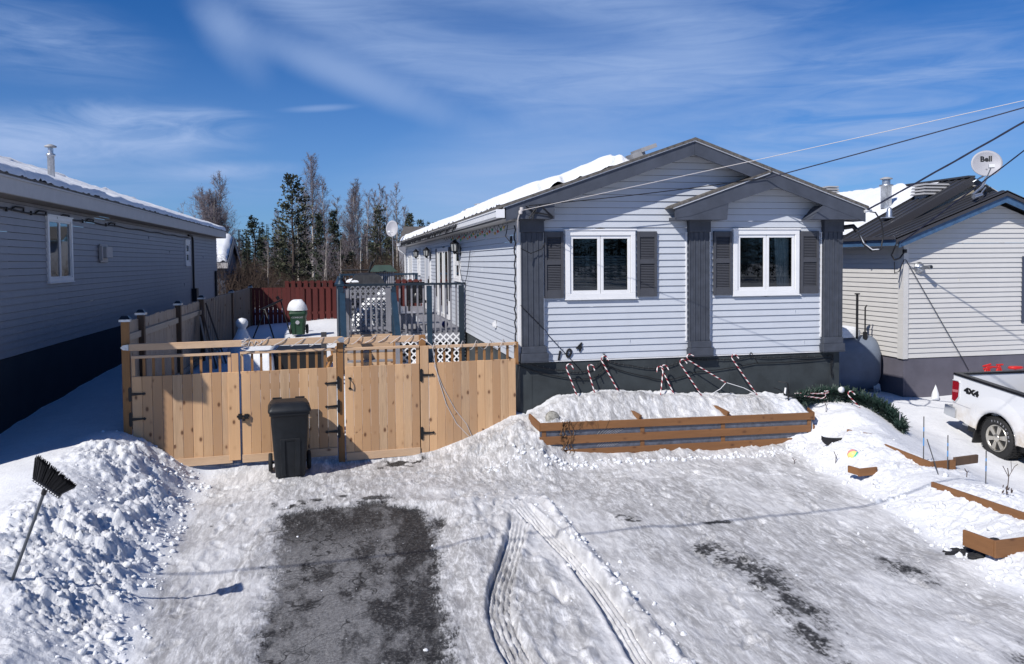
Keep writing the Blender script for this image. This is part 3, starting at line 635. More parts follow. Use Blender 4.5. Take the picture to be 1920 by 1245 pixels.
def window(parent, F, u0, u1, z0, z1, leaves=2, frame=.075, n=.03, inside='blind', sash=.055, label=None, deep=.05, split='v'):
    """casement window as a part with frame, sashes, panes; F is the wall frame"""
    f = MB()
    f.lb(F, u0, u1, 0, n+.02, z0, z0+frame); f.lb(F, u0, u1, 0, n+.02, z1-frame, z1)
    f.lb(F, u0, u0+frame, 0, n+.02, z0+frame, z1-frame); f.lb(F, u1-frame, u1, 0, n+.02, z0+frame, z1-frame)
    f.lb(F, u0-.02, u1+.02, 0, n+.035, z1, z1+.028); f.lb(F, u0-.012, u1+.012, 0, n+.035, z0-.022, z0)
    w = f.build('window', M['white'], parent, bevel=.004, label=label)
    a0, a1, b0, b1 = u0+frame, u1-frame, z0+frame, z1-frame
    s = MB(); pn = MB()
    for i in range(leaves):
        if split == 'v': p0 = a0+(a1-a0)*i/leaves; p1 = a0+(a1-a0)*(i+1)/leaves; q0, q1 = b0, b1
        else: p0, p1 = a0, a1; q0 = b0+(b1-b0)*i/leaves; q1 = b0+(b1-b0)*(i+1)/leaves
        t = sash; g = .004
        s.lb(F, p0+g, p1-g, 0, n, q0, q0+t); s.lb(F, p0+g, p1-g, 0, n, q1-t, q1)
        s.lb(F, p0+g, p0+t, 0, n, q0+t, q1-t); s.lb(F, p1-t, p1-g, 0, n, q0+t, q1-t)
        pn.add([F(p0+t, n-.018, q0+t), F(p1-t, n-.018, q0+t), F(p1-t, n-.018, q1-t), F(p0+t, n-.018, q1-t)], [(0, 1, 2, 3)])
    s.build('sash', M['white'], w, bevel=.003); pn.build('pane', M['glass'], w)
    bk = MB(); bk.lb(F, a0-.02, a1+.02, -.62, -.60, b0-.02, b1+.02)
    bk.lb(F, a0-.04, a0-.02, -.60, -.002, b0-.02, b1+.02); bk.lb(F, a1+.02, a1+.04, -.60, -.002, b0-.02, b1+.02)
    bk.lb(F, a0-.02, a1+.02, -.60, -.002, b0-.04, b0-.02); bk.lb(F, a0-.02, a1+.02, -.60, -.002, b1+.02, b1+.04)
    bk.build('reveal', M['interior'], w)
    if inside == 'blind':
        bl = MB(); zz = b0
        while zz < b0+(b1-b0)*.62: bl.hexa([F(a0, -.10, zz+.012), F(a1, -.10, zz+.012), F(a1, -.06, zz), F(a0, -.06, zz), F(a0, -.10, zz+.016), F(a1, -.10, zz+.016), F(a1, -.06, zz+.004), F(a0, -.06, zz+.004)]); zz += .047; bl.lb(F, a0, a1, -.112, -.108, zz-.045, zz-.006)
        bl.build('blind', M['blind'], w)
    if inside == 'curtain':
        c = MB(); N_ = 26; V = []
        for i in range(N_+1):
            u = a1-.02-(.30-.06*0)*i/N_; 
            for zz in (b0, b1): V.append(F(u-(.10 if zz == b0 else 0)*(i/N_)*-.6, -.14-.03*math.sin(i*1.7), zz))
        c.add(V, [(2*i, 2*i+2, 2*i+3, 2*i+1) for i in range(N_)], True); c.build('curtain', M['curtain'], w)
    return w
def shutter(parent, F, u0, u1, z0, z1):
    s = MB(); t = .045; h = z1-z0
    s.lb(F, u0, u0+t, 0, .045, z0, z1); s.lb(F, u1-t, u1, 0, .045, z0, z1)
    s.lb(F, u0+t, u1-t, 0, .042, z1-.10, z1-.001); s.lb(F, u0+t, u1-t, 0, .042, z0, z0+.13); s.lb(F, u0+t, u1-t, 0, .042, z0+h*.50, z0+h*.57)
    s.lb(F, u0+t, u1-t, 0, .008, z0+.13, z1-.10)
    for a, b in ((z0+.13, z0+h*.50), (z0+h*.57, z1-.10)):
        zz = a
        while zz < b-.012:
            s.hexa([F(u0+t, .034, zz), F(u1-t, .034, zz), F(u1-t, .008, zz), F(u0+t, .008, zz), F(u0+t, .018, zz+.024), F(u1-t, .018, zz+.024), F(u1-t, .008, zz+.024), F(u0+t, .008, zz+.024)]); zz += .0285
    return s.build('shutter', M['shutter'], parent, bevel=.003)
def fluted_column(parent, F, u0, u1, z0, z1, b0, b1):
    c = MB(); w = u1-u0
    c.lb(F, u0, u1, 0, .085, z0+.26, z1-.22)
    for i in range(5):
        q = u0+w*i/4; c.lb(F, max(u0, q-.010), min(u1, q+.010), .085, .098, z0+.26, z1-.22)
    col = c.build('column', M['trimdark'], parent, bevel=.003)
    b = MB(); b.lb(F, b0, b1, 0, .15, z0, z0+.145); b.lb(F, b0+.02, b1-.03, 0, .135, z0+.145, z0+.26); b.lb(F, b0-.01, b1+.012, 0, .165, z0-.012, z0)
    b.build('base', M['trimdark'], col, bevel=.008)
    k = MB(); k.lb(F, u0-.015, u1+.015, 0, .115, z1-.22, z1-.02); k.lb(F, u0-.03, u1+.03, 0, .13, z1-.03, z1); k.build('capital', M['trimdark'], col, bevel=.004)
def roof_snow(name, label, x0, x1, y0, y1, zfn, th, edge=.12, seed=0, nx_=60, ny_=120, bare=None):
    """a snow blanket lying on a roof slope, closed at the rim"""
    xs = np.linspace(x0, x1, nx_); ys = y0+(y1-y0)*np.linspace(0, 1, ny_)**1.4; XX, YY = np.meshgrid(xs, ys)
    d = np.minimum(np.minimum(XX-x0, x1-XX), np.minimum(YY-y0, y1-YY)*1.0)
    if bare is not None: d = np.minimum(d, bare(XX, YY))
    n1 = fbm(XX*1.3+seed, YY*1.3, 4); n2 = fbm(XX*6+seed, YY*6, 4)
    t = sst(d+(n2-.5)*edge*1.2, 0, edge)**.6*(th*(0.55+0.95*n1))+(n2-.5)*.035*sst(d, 0, edge)
    ZZ = zfn(XX, YY)+np.maximum(t, -.03)-.004
    m = MB(); V = np.stack([XX, YY, ZZ], -1).reshape(-1, 3).tolist()
    F_ = [(j*nx_+i, j*nx_+i+1, (j+1)*nx_+i+1, (j+1)*nx_+i) for j in range(ny_-1) for i in range(nx_-1)]
    m.add(V, F_, True); ob = m.build(name, M['snow'], None, org=(x0, y0, float(zfn(np.array(x0), np.array(y0)))))
    tag(ob, label, 'roof snow'); return ob

# --- the grey-blue house in the middle
HX0, HX1, HY0, HY1 = 2.92, 9.04, 13.30, 37.8
SB, EV, SL, RX = 1.575, 4.0, 0.345, 5.98
house = thing('house', 'blue-grey sided mobile home with dark gables, three grey columns and shuttered windows', 'house', (5.98, 13.3, 0.7))
FF = frame((0, HY0, 0), (1, 0, 0), (0, -1, 0)); FL = frame((HX0, 0, 0), (0, 1, 0), (-1, 0, 0)); FR = frame((HX1, 0, 0), (0, 1, 0), (1, 0, 0)); FB = frame((0, HY1, 0), (1, 0, 0), (0, 1, 0))
RT = lambda x: 5.34-SL*abs(x-RX)                      # roof deck height
def gspan(z):
    if z < 4.0: return [(HX0, HX1)]
    h = (5.26-z)/SL
    return [(max(HX0, RX-h), min(HX1, RX+h))]
def holes(spans, z, hs):
    """cut window openings out of the courses"""
    out = []
    for a, b in spans:
        cur = a
        for h0, h1, hz0, hz1 in hs:
            if hz0 <= z <= hz1: out.append((cur, h0)); cur = h1
            else: q = min(max((h0+h1)/2, a), b); out.append((cur, q)); cur = q
        out.append((cur, b))
    return out
WH = [(3.78, 4.96, 2.66, 3.78), (6.91, 8.13, 2.67, 3.79)]
w_ = MB(); siding(w_, FF, SB, 5.26, lambda z: holes(gspan(z), z, WH)); w_.build('front_wall', M['siding'], house)
WL = [(20.15, 21.15, 2.83, 3.66), (22.25, 24.85, 1.75, 3.66), (27.1, 28.8, 1.7, 3.72), (30.9, 31.7, 2.8, 3.7), (34.6, 36.4, 2.4, 3.6)]
w_ = MB(); siding(w_, FL, SB, 4.0, lambda z: holes([(HY0, HY1)], z, WL)); w_.build('side_wall', M['siding'], house)
w_ = MB(); w_.lb(FR, HY0+.01, HY1, 0, .02, SB, 4.02); w_.lb(FB, HX0, HX1, 0, .02, SB, 4.02); w_.build('rear_walls', M['siding'], house)
def slab(F, u0, u1, n0, n1, z0, z1, nm, mt, parent):
    q_ = MB(); q_.lb(F, u0, u1, n0, n1, z0, z1); return q_.build(nm, mt, parent)
for F_, u in ((FF, HX0-.02), (FF, HX1-.05)): slab(F_, u, u+.07, 0, .03, SB-.005, 4.0, 'corner_trim', M['white'], house)
slab(FL, HY0-.027, HY0+.055, 0, .03, SB-.005, 4.0, 'corner_trim', M['white'], house); slab(FL, HY1-.06, HY1, 0, .03, SB-.005, 4.0, 'corner_trim', M['white'], house)
slab(FF, HX0+.06, HX1-.06, 0, .026, SB-.018, SB-.002, 'starter_strip', M['white'], house)
for a, b in ((3.345, 3.365), (5.955, 5.975), (6.405, 6.425), (8.615, 8.64)): slab(FF, a, b, 0, .034, SB+.27, 3.78, 'column_trim', M['white'], house)
s_ = MB(); s_.box(HX0+.01, HX1-.01, HY0-.005, HY1, -.4, SB-.02)
for u in (3.13, 4.36, 5.58, 6.8, 8.02, 8.8): s_.lb(FF, u, u+.012, .005, .010, -.3, SB-.02)
s_.build('skirting', M['skirt'], house)
fluted_column(house, FF, 2.95, 3.33, SB+.005, 4.0, 2.925, 3.40)
fluted_column(house, FF, 6.00, 6.38, SB+.005, 4.0, 5.975, 6.43)
fluted_column(house, FF, 8.655, 9.03, SB+.005, 4.0, 8.61, 9.055)
YF = 12.955
px = lambda p, q, t: (p, t, q)
r_ = MB()
for sgn in (-1, 1):                                     # roof deck, two slabs meeting at the ridge
    e = RX+sgn*3.385
    pts = [(e, RT(e)+.012), (RX, 5.352), (RX, 5.402), (e, RT(e)+.062)]
    r_.prism(pts if sgn > 0 else pts[::-1], px, YF-.035, HY1+.3)
roof = r_.build('roof', M['shingle'], house)
g_ = MB(); FH = .235
def rake(mb, xa, xb, y0, y1, drop=FH, off=0.0):
    """sloping barge board between xa and xb under the roof deck"""
    mb.prism([(xa, RT(xa)-off-drop), (xb, RT(xb)-off-drop), (xb, RT(xb)-off), (xa, RT(xa)-off)], px, y0, y1)
rake(g_, 2.64, RX-.002, YF, YF+.035); rake(g_, RX+.002, 9.32, YF, YF+.035)
def ret(mb, x0, x1, z0):
    mb.prism([(x0, z0), (x1, z0), (x1, RT(x1)-FH+.01), (x0, max(z0+.02, RT(x0)-FH+.01))], px, YF+.004, HY0-.001)
ret(g_, 2.75, 3.47, 3.995)
g_.prism([(8.22, 3.995), (9.30, 3.995), (9.30, RT(9.3)-FH+.005), (8.46, RT(8.46)-FH-.004)], px, YF+.004, HY0-.001)
SGR = lambda x: 4.826-SL*abs(x-7.47)
g_.prism([(5.62, SGR(5.62)-FH+.06), (5.9, SGR(5.9)-FH), (7.55, SGR(7.47)-FH-.03), (7.47, SGR(7.47)-.012), (5.62, SGR(5.62))], px, YF-.003, YF+.032)
g_.prism([(5.64, 3.985), (6.59, 3.985), (6.62, SGR(6.62)-FH+.01), (5.9, SGR(5.9)-FH+.012), (5.64, SGR(5.64)-FH+.07)], px, YF+.002, HY0-.002)
g_.build('gable_boards', M['trimgrey'], house)
d_ = MB()
d_.prism([(2.60, RT(2.60)-.004), (RX, 5.336), (RX, 5.352), (2.60, RT(2.60)+.013)], px, YF-.022, YF+.01)
d_.prism([(9.36, RT(9.36)-.004), (9.36, RT(9.36)+.013), (RX, 5.352), (RX, 5.336)], px, YF-.022, YF+.01)
d_.prism([(5.58, SGR(5.58)-.004), (7.40, SGR(7.40)-.004), (7.40, SGR(7.40)+.014), (5.58, SGR(5.58)+.014)], px, YF-.024, YF+.01)
d_.build('drip_edge', M['white'], house)
sr = MB(); sr.prism([(5.57, SGR(5.57)+.014), (7.44, SGR(7.44)+.014), (7.44, SGR(7.44)+.042), (5.57, SGR(5.57)+.042)], px, YF-.03, HY0+.01)
for k in range(5):
    a = 5.60+k*.36; sr.prism([(a, SGR(a)+.04), (a+.34, SGR(a+.34)+.043), (a+.34, SGR(a+.34)+.052), (a, SGR(a)+.052)], px, YF-.028, HY0)
sr.build('small_gable_roof', M['shingle'], house)
so = MB()
so.prism([(HX0-.25, RT(HX0-.25)-.10), (RX, 5.24), (RX, 5.25), (HX0-.25, RT(HX0-.25)-.09)], px, YF+.036, HY0)
so.prism([(HX1+.25, RT(HX1+.25)-.10), (HX1+.25, RT(HX1+.25)-.09), (RX, 5.25), (RX, 5.24)], px, YF+.036, HY0)
so.prism([(6.62, SGR(6.62)-.12), (7.47, SGR(7.47)-.12), (7.47, SGR(7.47)-.11), (6.62, SGR(6.62)-.11)], px, YF+.033, HY0)
so.box(2.64, HX0, HY0, HY1, 3.995, 4.01); so.box(HX1, 9.32, HY0, HY1, 3.995, 4.01)
so.build('soffit', M['soffit'], house)
fa = MB(); fa.box(2.62, 2.64, HY0-.30, HY1+.28, 4.0, 4.17); fa.box(9.32, 9.34, YF+.04, HY1+.28, 4.0, 4.17)
fa.box(2.64, HX0-.04, HY0, HY1, 3.90, 3.995) if False else None
fa.build('eave_fascia', M['trimgrey'], house)
gu = MB()                                               # gutter with a rolled lip along the left eave
gu.box(2.50, 2.60, 12.98, HY1+.2, 4.02, 4.035); gu.box(2.485, 2.50, 12.98, HY1+.2, 4.03, 4.13); gu.box(2.60, 2.618, 12.98, HY1+.2, 4.03, 4.16)
gu.box(2.470, 2.50, 12.975, HY1+.2, 4.125, 4.145); gu.box(2.475, 2.618, 12.955, 12.975, 4.01, 4.15)
gut = gu.build('gutter', M['white'], house)
dp = MB(); dp.tube([(2.55, 37.6, 4.02), (2.55, 37.62, 3.86), (2.84, 37.7, 3.66), (2.86, 37.72, 1.5)], .035, 8); dp.build('downspout', M['white'], gut)
window(house, FF, 3.735, 5.005, 2.635, 3.81, 2, .085, inside='blind')
window(house, FF, 6.865, 8.175, 2.645, 3.82, 2, .085, inside='curtain')
for a, b in ((3.36, 3.70), (5.04, 5.40), (6.48, 6.83), (8.205, 8.565)): shutter(house, frame((0, HY0-.018, 0), (1, 0, 0), (0, -1, 0)), a, b, 2.655, 3.795)
window(house, FL, 20.1, 21.2, 2.80, 3.70, 2, .07, inside=None, split='h')
window(house, FL, 30.85, 31.75, 2.8, 3.74, 2, .07, inside=None, split='h')
window(house, FL, 34.5, 36.5, 2.35, 3.65, 2, .08, inside=None)
pd = MB(); pd.lb(FL, 22.2, 24.9, 0, .06, 3.58, 3.70)
for u in (22.2, 23.5, 24.8): pd.lb(FL, u, u+.10, 0, .06, 1.66, 3.58)
pd.lb(FL, 22.3, 24.8, 0, .06, 1.66, 1.76)
pdo = pd.build('patio_door', M['white'], house, bevel=.004)
gp = MB(); gp.add([FL(22.3, .02, 1.76), FL(24.8, .02, 1.76), FL(24.8, .02, 3.58), FL(22.3, .02, 3.58)], [(0, 1, 2, 3)]); gp.build('pane', M['glass'], pdo)
gp = MB(); gp.lb(FL, 22.28, 24.82, -.3, -.28, 1.76, 3.58); gp.build('dark_room', M['interior'], pdo)
cu_ = MB()
for i in range(12): cu_.lb(FL, 23.65+i*.095, 23.70+i*.095, -.09, -.06, 1.78, 3.56)
cu_.build('vertical_blind', M['dishl'], pdo)
for a, b in ((21.85, 22.15), (24.95, 25.25)): shutter(house, frame((HX0-.018, 0, 0), (0, 1, 0), (-1, 0, 0)), a, b, 1.70+.5, 3.70)
do = MB(); do.lb(FL, 27.05, 28.85, 0, .05, 1.62, 3.76); door = do.build('door', M['white'], house, bevel=.004)
do = MB(); do.lb(FL, 27.35, 27.38, .05, .10, 2.55, 2.70); do.lb(FL, 27.33, 27.36, .05, .065, 2.45, 2.8); do.build('handle', M['black'], door)
do = MB(); do.lb(FL, 27.5, 28.4, .05, .058, 2.0, 3.5); do.build('inset', M['siding'], door)
def lantern(y, z):
    m = MB(); m.lb(FL, y-.06, y+.06, 0, .03, z-.28, z-.05)
    m.tube([FL(y, .02, z-.22), FL(y, .12, z-.26), FL(y, .17, z-.12)], .012, 6)
    m.lathe([(.02, .13), (.03, .11), (.12, .03), (.115, .02)], FL(y, .17, z), 6, smooth=False)
    m.lathe([(.085, -.16), (.05, -.19), (.02, -.24)], FL(y, .17, z), 6, smooth=False)
    for k in range(6):
        A = k*math.pi/3; e_ = FL(y, .17, z); m.tube([(e_.x+.112*math.cos(A), e_.y+.112*math.sin(A), z+.02), (e_.x+.085*math.cos(A), e_.y+.085*math.sin(A), z-.17)], .008, 4)
    l_ = m.build('wall_lantern', M['black'], house)
    m = MB(); m.lathe([(.10, .02), (.075, -.16)], FL(y, .17, z), 6, smooth=False); m.build('lamp_glass', M['lamp'], l_)
lantern(20.0, 3.72); lantern(27.0, 3.66); lantern(31.0, 3.66)
o_ = MB(); o_.lb(FL, 15.27, 15.39, .02, .05, 2.0, 2.14); o_.lb(FL, 15.29, 15.37, .05, .085, 2.02, 2.10); ol = o_.build('outlet', M['white'], house)
for ch, u, z, sz in (('1', 3.605, 1.655, .22), ('0', 3.775, 1.69, .22), ('4', 3.965, 1.79, .21)):
    V, F_ = text_mesh(ch, sz, .006, 0.18, .006); m = MB(); m.add([FF(u+v[0], .034+v[2], z+v[1]) for v in V], F_); m.build('number_digit', M['trimdark'] if False else M['black'], house)
rv = MB(); rv.beam((5.02, 13.25, RT(5.02)+.16), (5.30, 13.25, RT(5.30)+.16), .5, .07); rv.beam((4.88, 13.2, RT(4.88)+.10), (5.1, 13.2, RT(5.1)+.10), .34, .10); rv.build('ridge_vent_box', M['ventgrey'], roof)
def flue(parent, x, y, z0, z1, r, name='flue_pipe', capr=1.5):
    m = MB(); m.lathe([(r, z0-z1), (r, -.24), (r*1.3, -.235), (r*1.3, -.20), (r*.95, -.19)], (x, y, z1), 16)
    m.lathe([(r*.75, -.2), (r*.75, -.06)], (x, y, z1), 12); 
    p = m.build(name, M['galv'], parent)
    m = MB(); m.lathe([(r*capr, -.06), (r*capr, -.035), (r*.4, 0)], (x, y, z1), 16); m.build('cap', M['ventgrey'], p)
    return p
flue(roof, 4.97, 29.0, 4.95, 5.42, .16); 
m = MB(); m.box(4.35, 4.75, 28.3, 28.6, 4.9, 5.12); m.box(4.30, 4.80, 28.25, 28.65, 5.12, 5.17); m.build('exhaust_hood', M['ventgrey'], roof)
sn = roof_snow('roof_snow', 'thick white snow blanket on the left slope of the blue-grey house roof', 2.60, 5.25, 12.96, 37.7, lambda x, y: RT(x)+.062, .17, .14, 3, 90, 260,
          bare=lambda x, y: np.minimum(1, (4.86+(fbm(y*1.5, x*2+7, 3)-.5)*.5+.35*sst(y, 14, 20)-x)))
roof_snow('roof_snow', 'snow on the hidden right slope of the blue-grey house roof', 6.6, 9.3, 15.5, 37.6, lambda x, y: RT(x)+.062, .15, .2, 9, 40, 60)

# --- the darker house on the left
AX = -5.10; A0, A1 = 10.6, 34.8; AB, AE = 1.875, 4.33
lh = thing('house', 'shaded grey sided house along the left edge with pale fascia and black foundation', 'house', (-8.1, 20, .8))
GL = frame((AX, 0, 0), (0, 1, 0), (1, 0, 0)); GF = frame((0, A0, 0), (1, 0, 0), (0, -1, 0)); GB = frame((0, A1, 0), (1, 0, 0), (0, 1, 0)); GR = frame((-11.1, 0, 0), (0, 1, 0), (-1, 0, 0))
ART = lambda x: 4.60+.345*(3.35-abs(x+8.1))
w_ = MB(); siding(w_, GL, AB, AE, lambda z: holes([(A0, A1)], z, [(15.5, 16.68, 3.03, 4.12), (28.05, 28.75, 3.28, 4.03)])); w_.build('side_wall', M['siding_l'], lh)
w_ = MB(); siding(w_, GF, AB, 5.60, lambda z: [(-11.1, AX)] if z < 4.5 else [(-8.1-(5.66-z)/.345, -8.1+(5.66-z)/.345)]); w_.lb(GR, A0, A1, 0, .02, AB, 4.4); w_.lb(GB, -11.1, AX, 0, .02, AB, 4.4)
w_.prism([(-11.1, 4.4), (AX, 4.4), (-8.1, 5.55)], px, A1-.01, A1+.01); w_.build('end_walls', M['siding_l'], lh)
w_ = MB(); w_.box(-11.08, AX+.005, A0+.01, A1-.01, -.3, AB-.01); w_.build('foundation', M['skirt_l'], lh)
r_ = MB()
for sgn in (-1, 1):
    e = -8.1+sgn*3.37
    pts = [(e, ART(e)+.0), (-8.1, ART(-8.1)), (-8.1, ART(-8.1)+.05), (e, ART(e)+.05)]
    r_.prism(pts if sgn > 0 else pts[::-1], px, A0-.15, A1+.3)
lroof = r_.build('roof', M['shingle'], lh)
f_ = MB(); f_.box(AX+.33, AX+.355, A0-.15, A1+.3, 4.345, 4.575); f_.box(AX+.335, AX+.375, A0-.16, A1+.31, 4.575, 4.605)
for a, b in ((-11.45, -8.1), (-8.1, -4.75)): f_.prism([(a, ART(a)-.22), (b, ART(b)-.22), (b, ART(b)), (a, ART(a))], px, A0-.16, A0-.13)
f_.build('fascia', M['fascia_l'], lh)
f_ = MB(); f_.box(AX, AX+.33, A0-.13, A1+.28, 4.335, 4.347); f_.build('soffit', mat('brown_soffit', (.20, .18, .16), .7), lh)  # soffit in one even grey-brown
window(lh, GL, 15.44, 16.74, 2.99, 4.17, 2, .07, inside=None, sash=.03)
window(lh, GL, 28.0, 28.8, 3.24, 4.08, 2, .12, inside=None, split='h')
v_ = MB(); v_.lb(GL, 18.45, 18.52, .02, .10, 3.38, 3.70); v_.lb(GL, 18.55, 19.0, .02, .16, 3.44, 3.68); v_.lb(GL, 18.5, 19.05, .02, .05, 3.34, 3.74); v_.build('dryer_vent', M['fascia_l'], lh, bevel=.01)
p_ = MB(); p_.tube([GL(28.5, .05, 4.25), GL(29.15, .05, 4.24), GL(29.2, .06, 4.1), GL(29.2, .06, 2.3)], .035, 8); p_.lb(GL, 29.0, 29.4, .02, .18, 2.0, 2.45); p_.build('downpipe', M['cable'], lh)
p_ = MB(); p_.tube([GL(34.0, .08, 3.0), GL(34.0, .08, 1.9)], .05, 8); p_.build('vent_pipe', M['cable'], lh)
p_ = MB(); pt = []
for i in range(60):
    y = 11+i*.3; pt.append(GL(y, .03, 4.17+.012*math.sin(i*.9)))
p_.tube(pt, .014, 5)
for y in (13.9, 14.9, 16.1, 17.6, 19.2): p_.tube([GL(y, .03, 4.17), GL(y+.1, .05, 4.22), GL(y+.45, .05, 4.23), GL(y+.5, .03, 4.17)], .016, 5); p_.lb(GL, y-.2, y-.17, .02, .05, 4.13, 4.2)
p_.build('conduit', M['cable'], lh)
flue(lroof, -5.80, 18.0, 4.7, 5.76, .066, capr=1.7)
roof_snow('roof_snow', 'wind-rippled snow along the eave of the shaded left house roof', -8.0, AX+.375, A0-.13, A1+.25, lambda x, y: ART(x)+.05, .115, .05, 21, 90, 260)
roof_snow('roof_snow', 'snow on the far slope of the shaded left house roof', -11.4, -8.0, A0-.13, A1+.25, lambda x, y: ART(x)+.05, .18, .12, 25, 30, 60)

# --- small gabled shed behind the left house
sh = thing('shed', 'small blue-grey gabled shed with snowy roof behind the left house', 'shed', (-7.5, 43, 1.1))
SX0, SX1, SYM = -9.8, -5.63, 43.3; SZ = lambda y: 4.62-.50*abs(y-SYM); py = lambda p, q, t: (t, p, q)
w_ = MB(); w_.prism([(41.1, .9), (45.5, .9), (45.5, SZ(45.5)-.1), (SYM, 4.52), (41.1, SZ(41.1)-.1)][::-1], py, SX0, SX1); w_.build('walls', mat('shed_siding', (.085, .10, .14), .6, var=.15), sh)
r_ = MB(); r_.prism([(40.75, SZ(40.75)-.08), (SYM, 4.54), (45.85, SZ(45.85)-.08), (45.85, SZ(45.85)), (SYM, 4.62), (40.75, SZ(40.75))], py, SX0-.2, SX1+.2); r_.build('roof', M['trimdark'], sh)
f_ = MB(); f_.prism([(40.75, SZ(40.75)-.30), (SYM, 4.32), (45.85, SZ(45.85)-.30), (45.85, SZ(45.85)-.09), (SYM, 4.53), (40.75, SZ(40.75)-.09)], py, SX1+.16, SX1+.19); f_.box(SX0, SX1+.17, 40.72, 40.75, SZ(40.75)-.28, SZ(40.75)-.02); f_.build('barge_board', M['fascia_l'], sh)
m = MB(); m.box(-7.0, -6.55, 41.06, 41.09, 1.0, 3.1); m.build('door', M['skirt_l'], sh)
roof_snow('roof_snow', 'bright snow on the small shed roof behind the left house', SX0-.1, SX1+.1, 40.8, SYM, lambda x, y: SZ(y)+.0, .26, .12, 31, 30, 20)

# --- low shingled roof far behind the middle house
bk_ = thing('outbuilding', 'low grey shingled outbuilding just beyond the rear corner of the middle house', 'outbuilding', (4.2, 44, 1))
m = MB(); m.box(3.2, 8.5, 42.2, 47, .5, 4.45); m.build('walls', M['siding_l'], bk_)
m = MB(); m.hexa([(2.9, 41.8, 4.45), (8.8, 41.8, 4.45), (8.8, 44.6, 5.15), (3.3, 44.6, 5.15), (2.9, 41.8, 4.55), (8.8, 41.8, 4.55), (8.8, 44.6, 5.25), (3.3, 44.6, 5.25)]); m.build('roof', M['shingle'], bk_)

# --- the cream house on the right
NX0, NX1, NY, NB, NE = 12.50, 17.40, 16.0, .985, 3.60
nh = thing('house', 'cream sided house on the right with blue trim and ribbed dark metal roof', 'house', (15, 16, .1))
KF = frame((0, NY, 0), (1, 0, 0), (0, -1, 0)); KL = frame((NX0, 0, 0), (0, 1, 0), (-1, 0, 0)); KR = frame((NX1, 0, 0), (0, 1, 0), (1, 0, 0))
NXC = 14.93
w_ = MB(); siding(w_, KF, NB, 4.52, lambda z: [(NX0, NX1)] if z < 3.55 else [(max(NX0, NXC-(4.53-z)/.355), min(NX1, NXC+(4.53-z)/.355))]); w_.build('front_wall', M['siding_r'], nh)
w_ = MB(); siding(w_, KL, NB, 3.58, lambda z: [(NY, 36)]); w_.build('side_wall', M['siding_r'], nh)
w_ = MB(); w_.lb(KR, NY, 36, 0, .02, NB, 3.6); w_.box(NX0, NX1, 35.98, 36.0, NB, 3.6); w_.build('rear_walls', M['siding_r'], nh)
w_ = MB(); w_.box(NX0+.01, NX1-.01, NY-.004, 35.9, -.5, NB-.005); w_.lb(KF, NX0+.07, NX0+.082, .004, .009, -.3, NB-.01); w_.build('skirting', M['skirt_r'], nh)
slab(KF, NX0-.03, NX0+.10, 0, .035, NB-.01, 3.62, 'corner_trim', M['siding_r'], nh); slab(KL, NY+.002, NY+.16, 0, .028, NB-.01, 3.55, 'corner_trim', M['siding_r'], nh)
LRT = lambda x: 4.80-.37*abs(x-NXC)
URT = lambda x: 5.22-.50*abs(x-NXC)
def ribroof(name, fn, e, y0, y1, parent):
    m = MB()
    for sgn in (-1, 1):
        xe = NXC+sgn*e; pts = [(xe, fn(xe)-.03), (NXC, fn(NXC)-.03), (NXC, fn(NXC)+.0), (xe, fn(xe)+.0)]
        m.prism(pts if sgn > 0 else pts[::-1], px, y0, y1)
        y = y0+.15
        while y < y1: m.beam((xe, y, fn(xe)+.012), (NXC, y, fn(NXC)+.012), .05, .035); y += .235
    m.box(NXC-.10, NXC+.10, y0-.01, y1, fn(NXC)-.0, fn(NXC)+.045) if name == 'roof' else None
    return m.build(name, M['metalroof'], parent)
nroof = ribroof('roof', URT, 2.95, 16.75, 36.3, nh)
ribroof('porch_roof', LRT, 2.88, 15.66, 17.2, nh)
b_ = MB()
for a, b in ((12.15, NXC-.001), (NXC+.001, 17.75)): b_.prism([(a, LRT(a)-.26), (b, LRT(b)-.26), (b, LRT(b)-.10), (a, LRT(a)-.10)], px, 15.70, 15.73)
b_.box(12.03, 12.05, 15.7, 36, 3.56, 3.70); b_.build('blue_fascia', M['bluemetal'], nh)
b_ = MB()
for a, b in ((12.05, NXC-.001), (NXC+.001, 17.85)): b_.prism([(a, LRT(a)-.105), (b, LRT(b)-.105), (b, LRT(b)+.015), (a, LRT(a)+.015)], px, 15.66, 15.695)
b_.box(11.97, 12.02, 15.66, 36, 3.70, 3.77)
for a, b in ((12.0, NXC-.001), (NXC+.001, 17.85)): b_.prism([(a, URT(a)-.2), (b, URT(b)-.2), (b, URT(b)+.01), (a, URT(a)+.01)], px, 16.70, 16.74)
b_.build('roof_edge_trim', mat('dark_trim', (.045, .044, .050), .5), nh)
b_ = MB(); b_.prism([(12.2, 3.62), (NXC, LRT(NXC)-.02), (17.7, 3.62), (17.7, URT(17.7)-.1), (NXC, URT(NXC)-.2), (12.2, URT(12.2)-.1)], px, 16.76, 16.79); b_.build('upper_gable', mat('tan_gable', (.34, .31, .25), .7), nh)
b_ = MB(); b_.prism([(NXC, URT(NXC)-.22), (17.7, URT(17.7)-.22), (17.7, URT(17.7)-.20), (NXC, URT(NXC)-.20)], px, 16.3, 16.72)
b_.box(12.05, NX0, 15.75, 36, 3.56, 3.575); b_.build('soffit', M['soffit'], nh)
b_ = MB(); b_.lb(KF, 15.66, 16.1, 0, .04, 1.73, 3.30); b_.build('shutter', mat('dark_shutter', (.045, .055, .085), .5), nh)
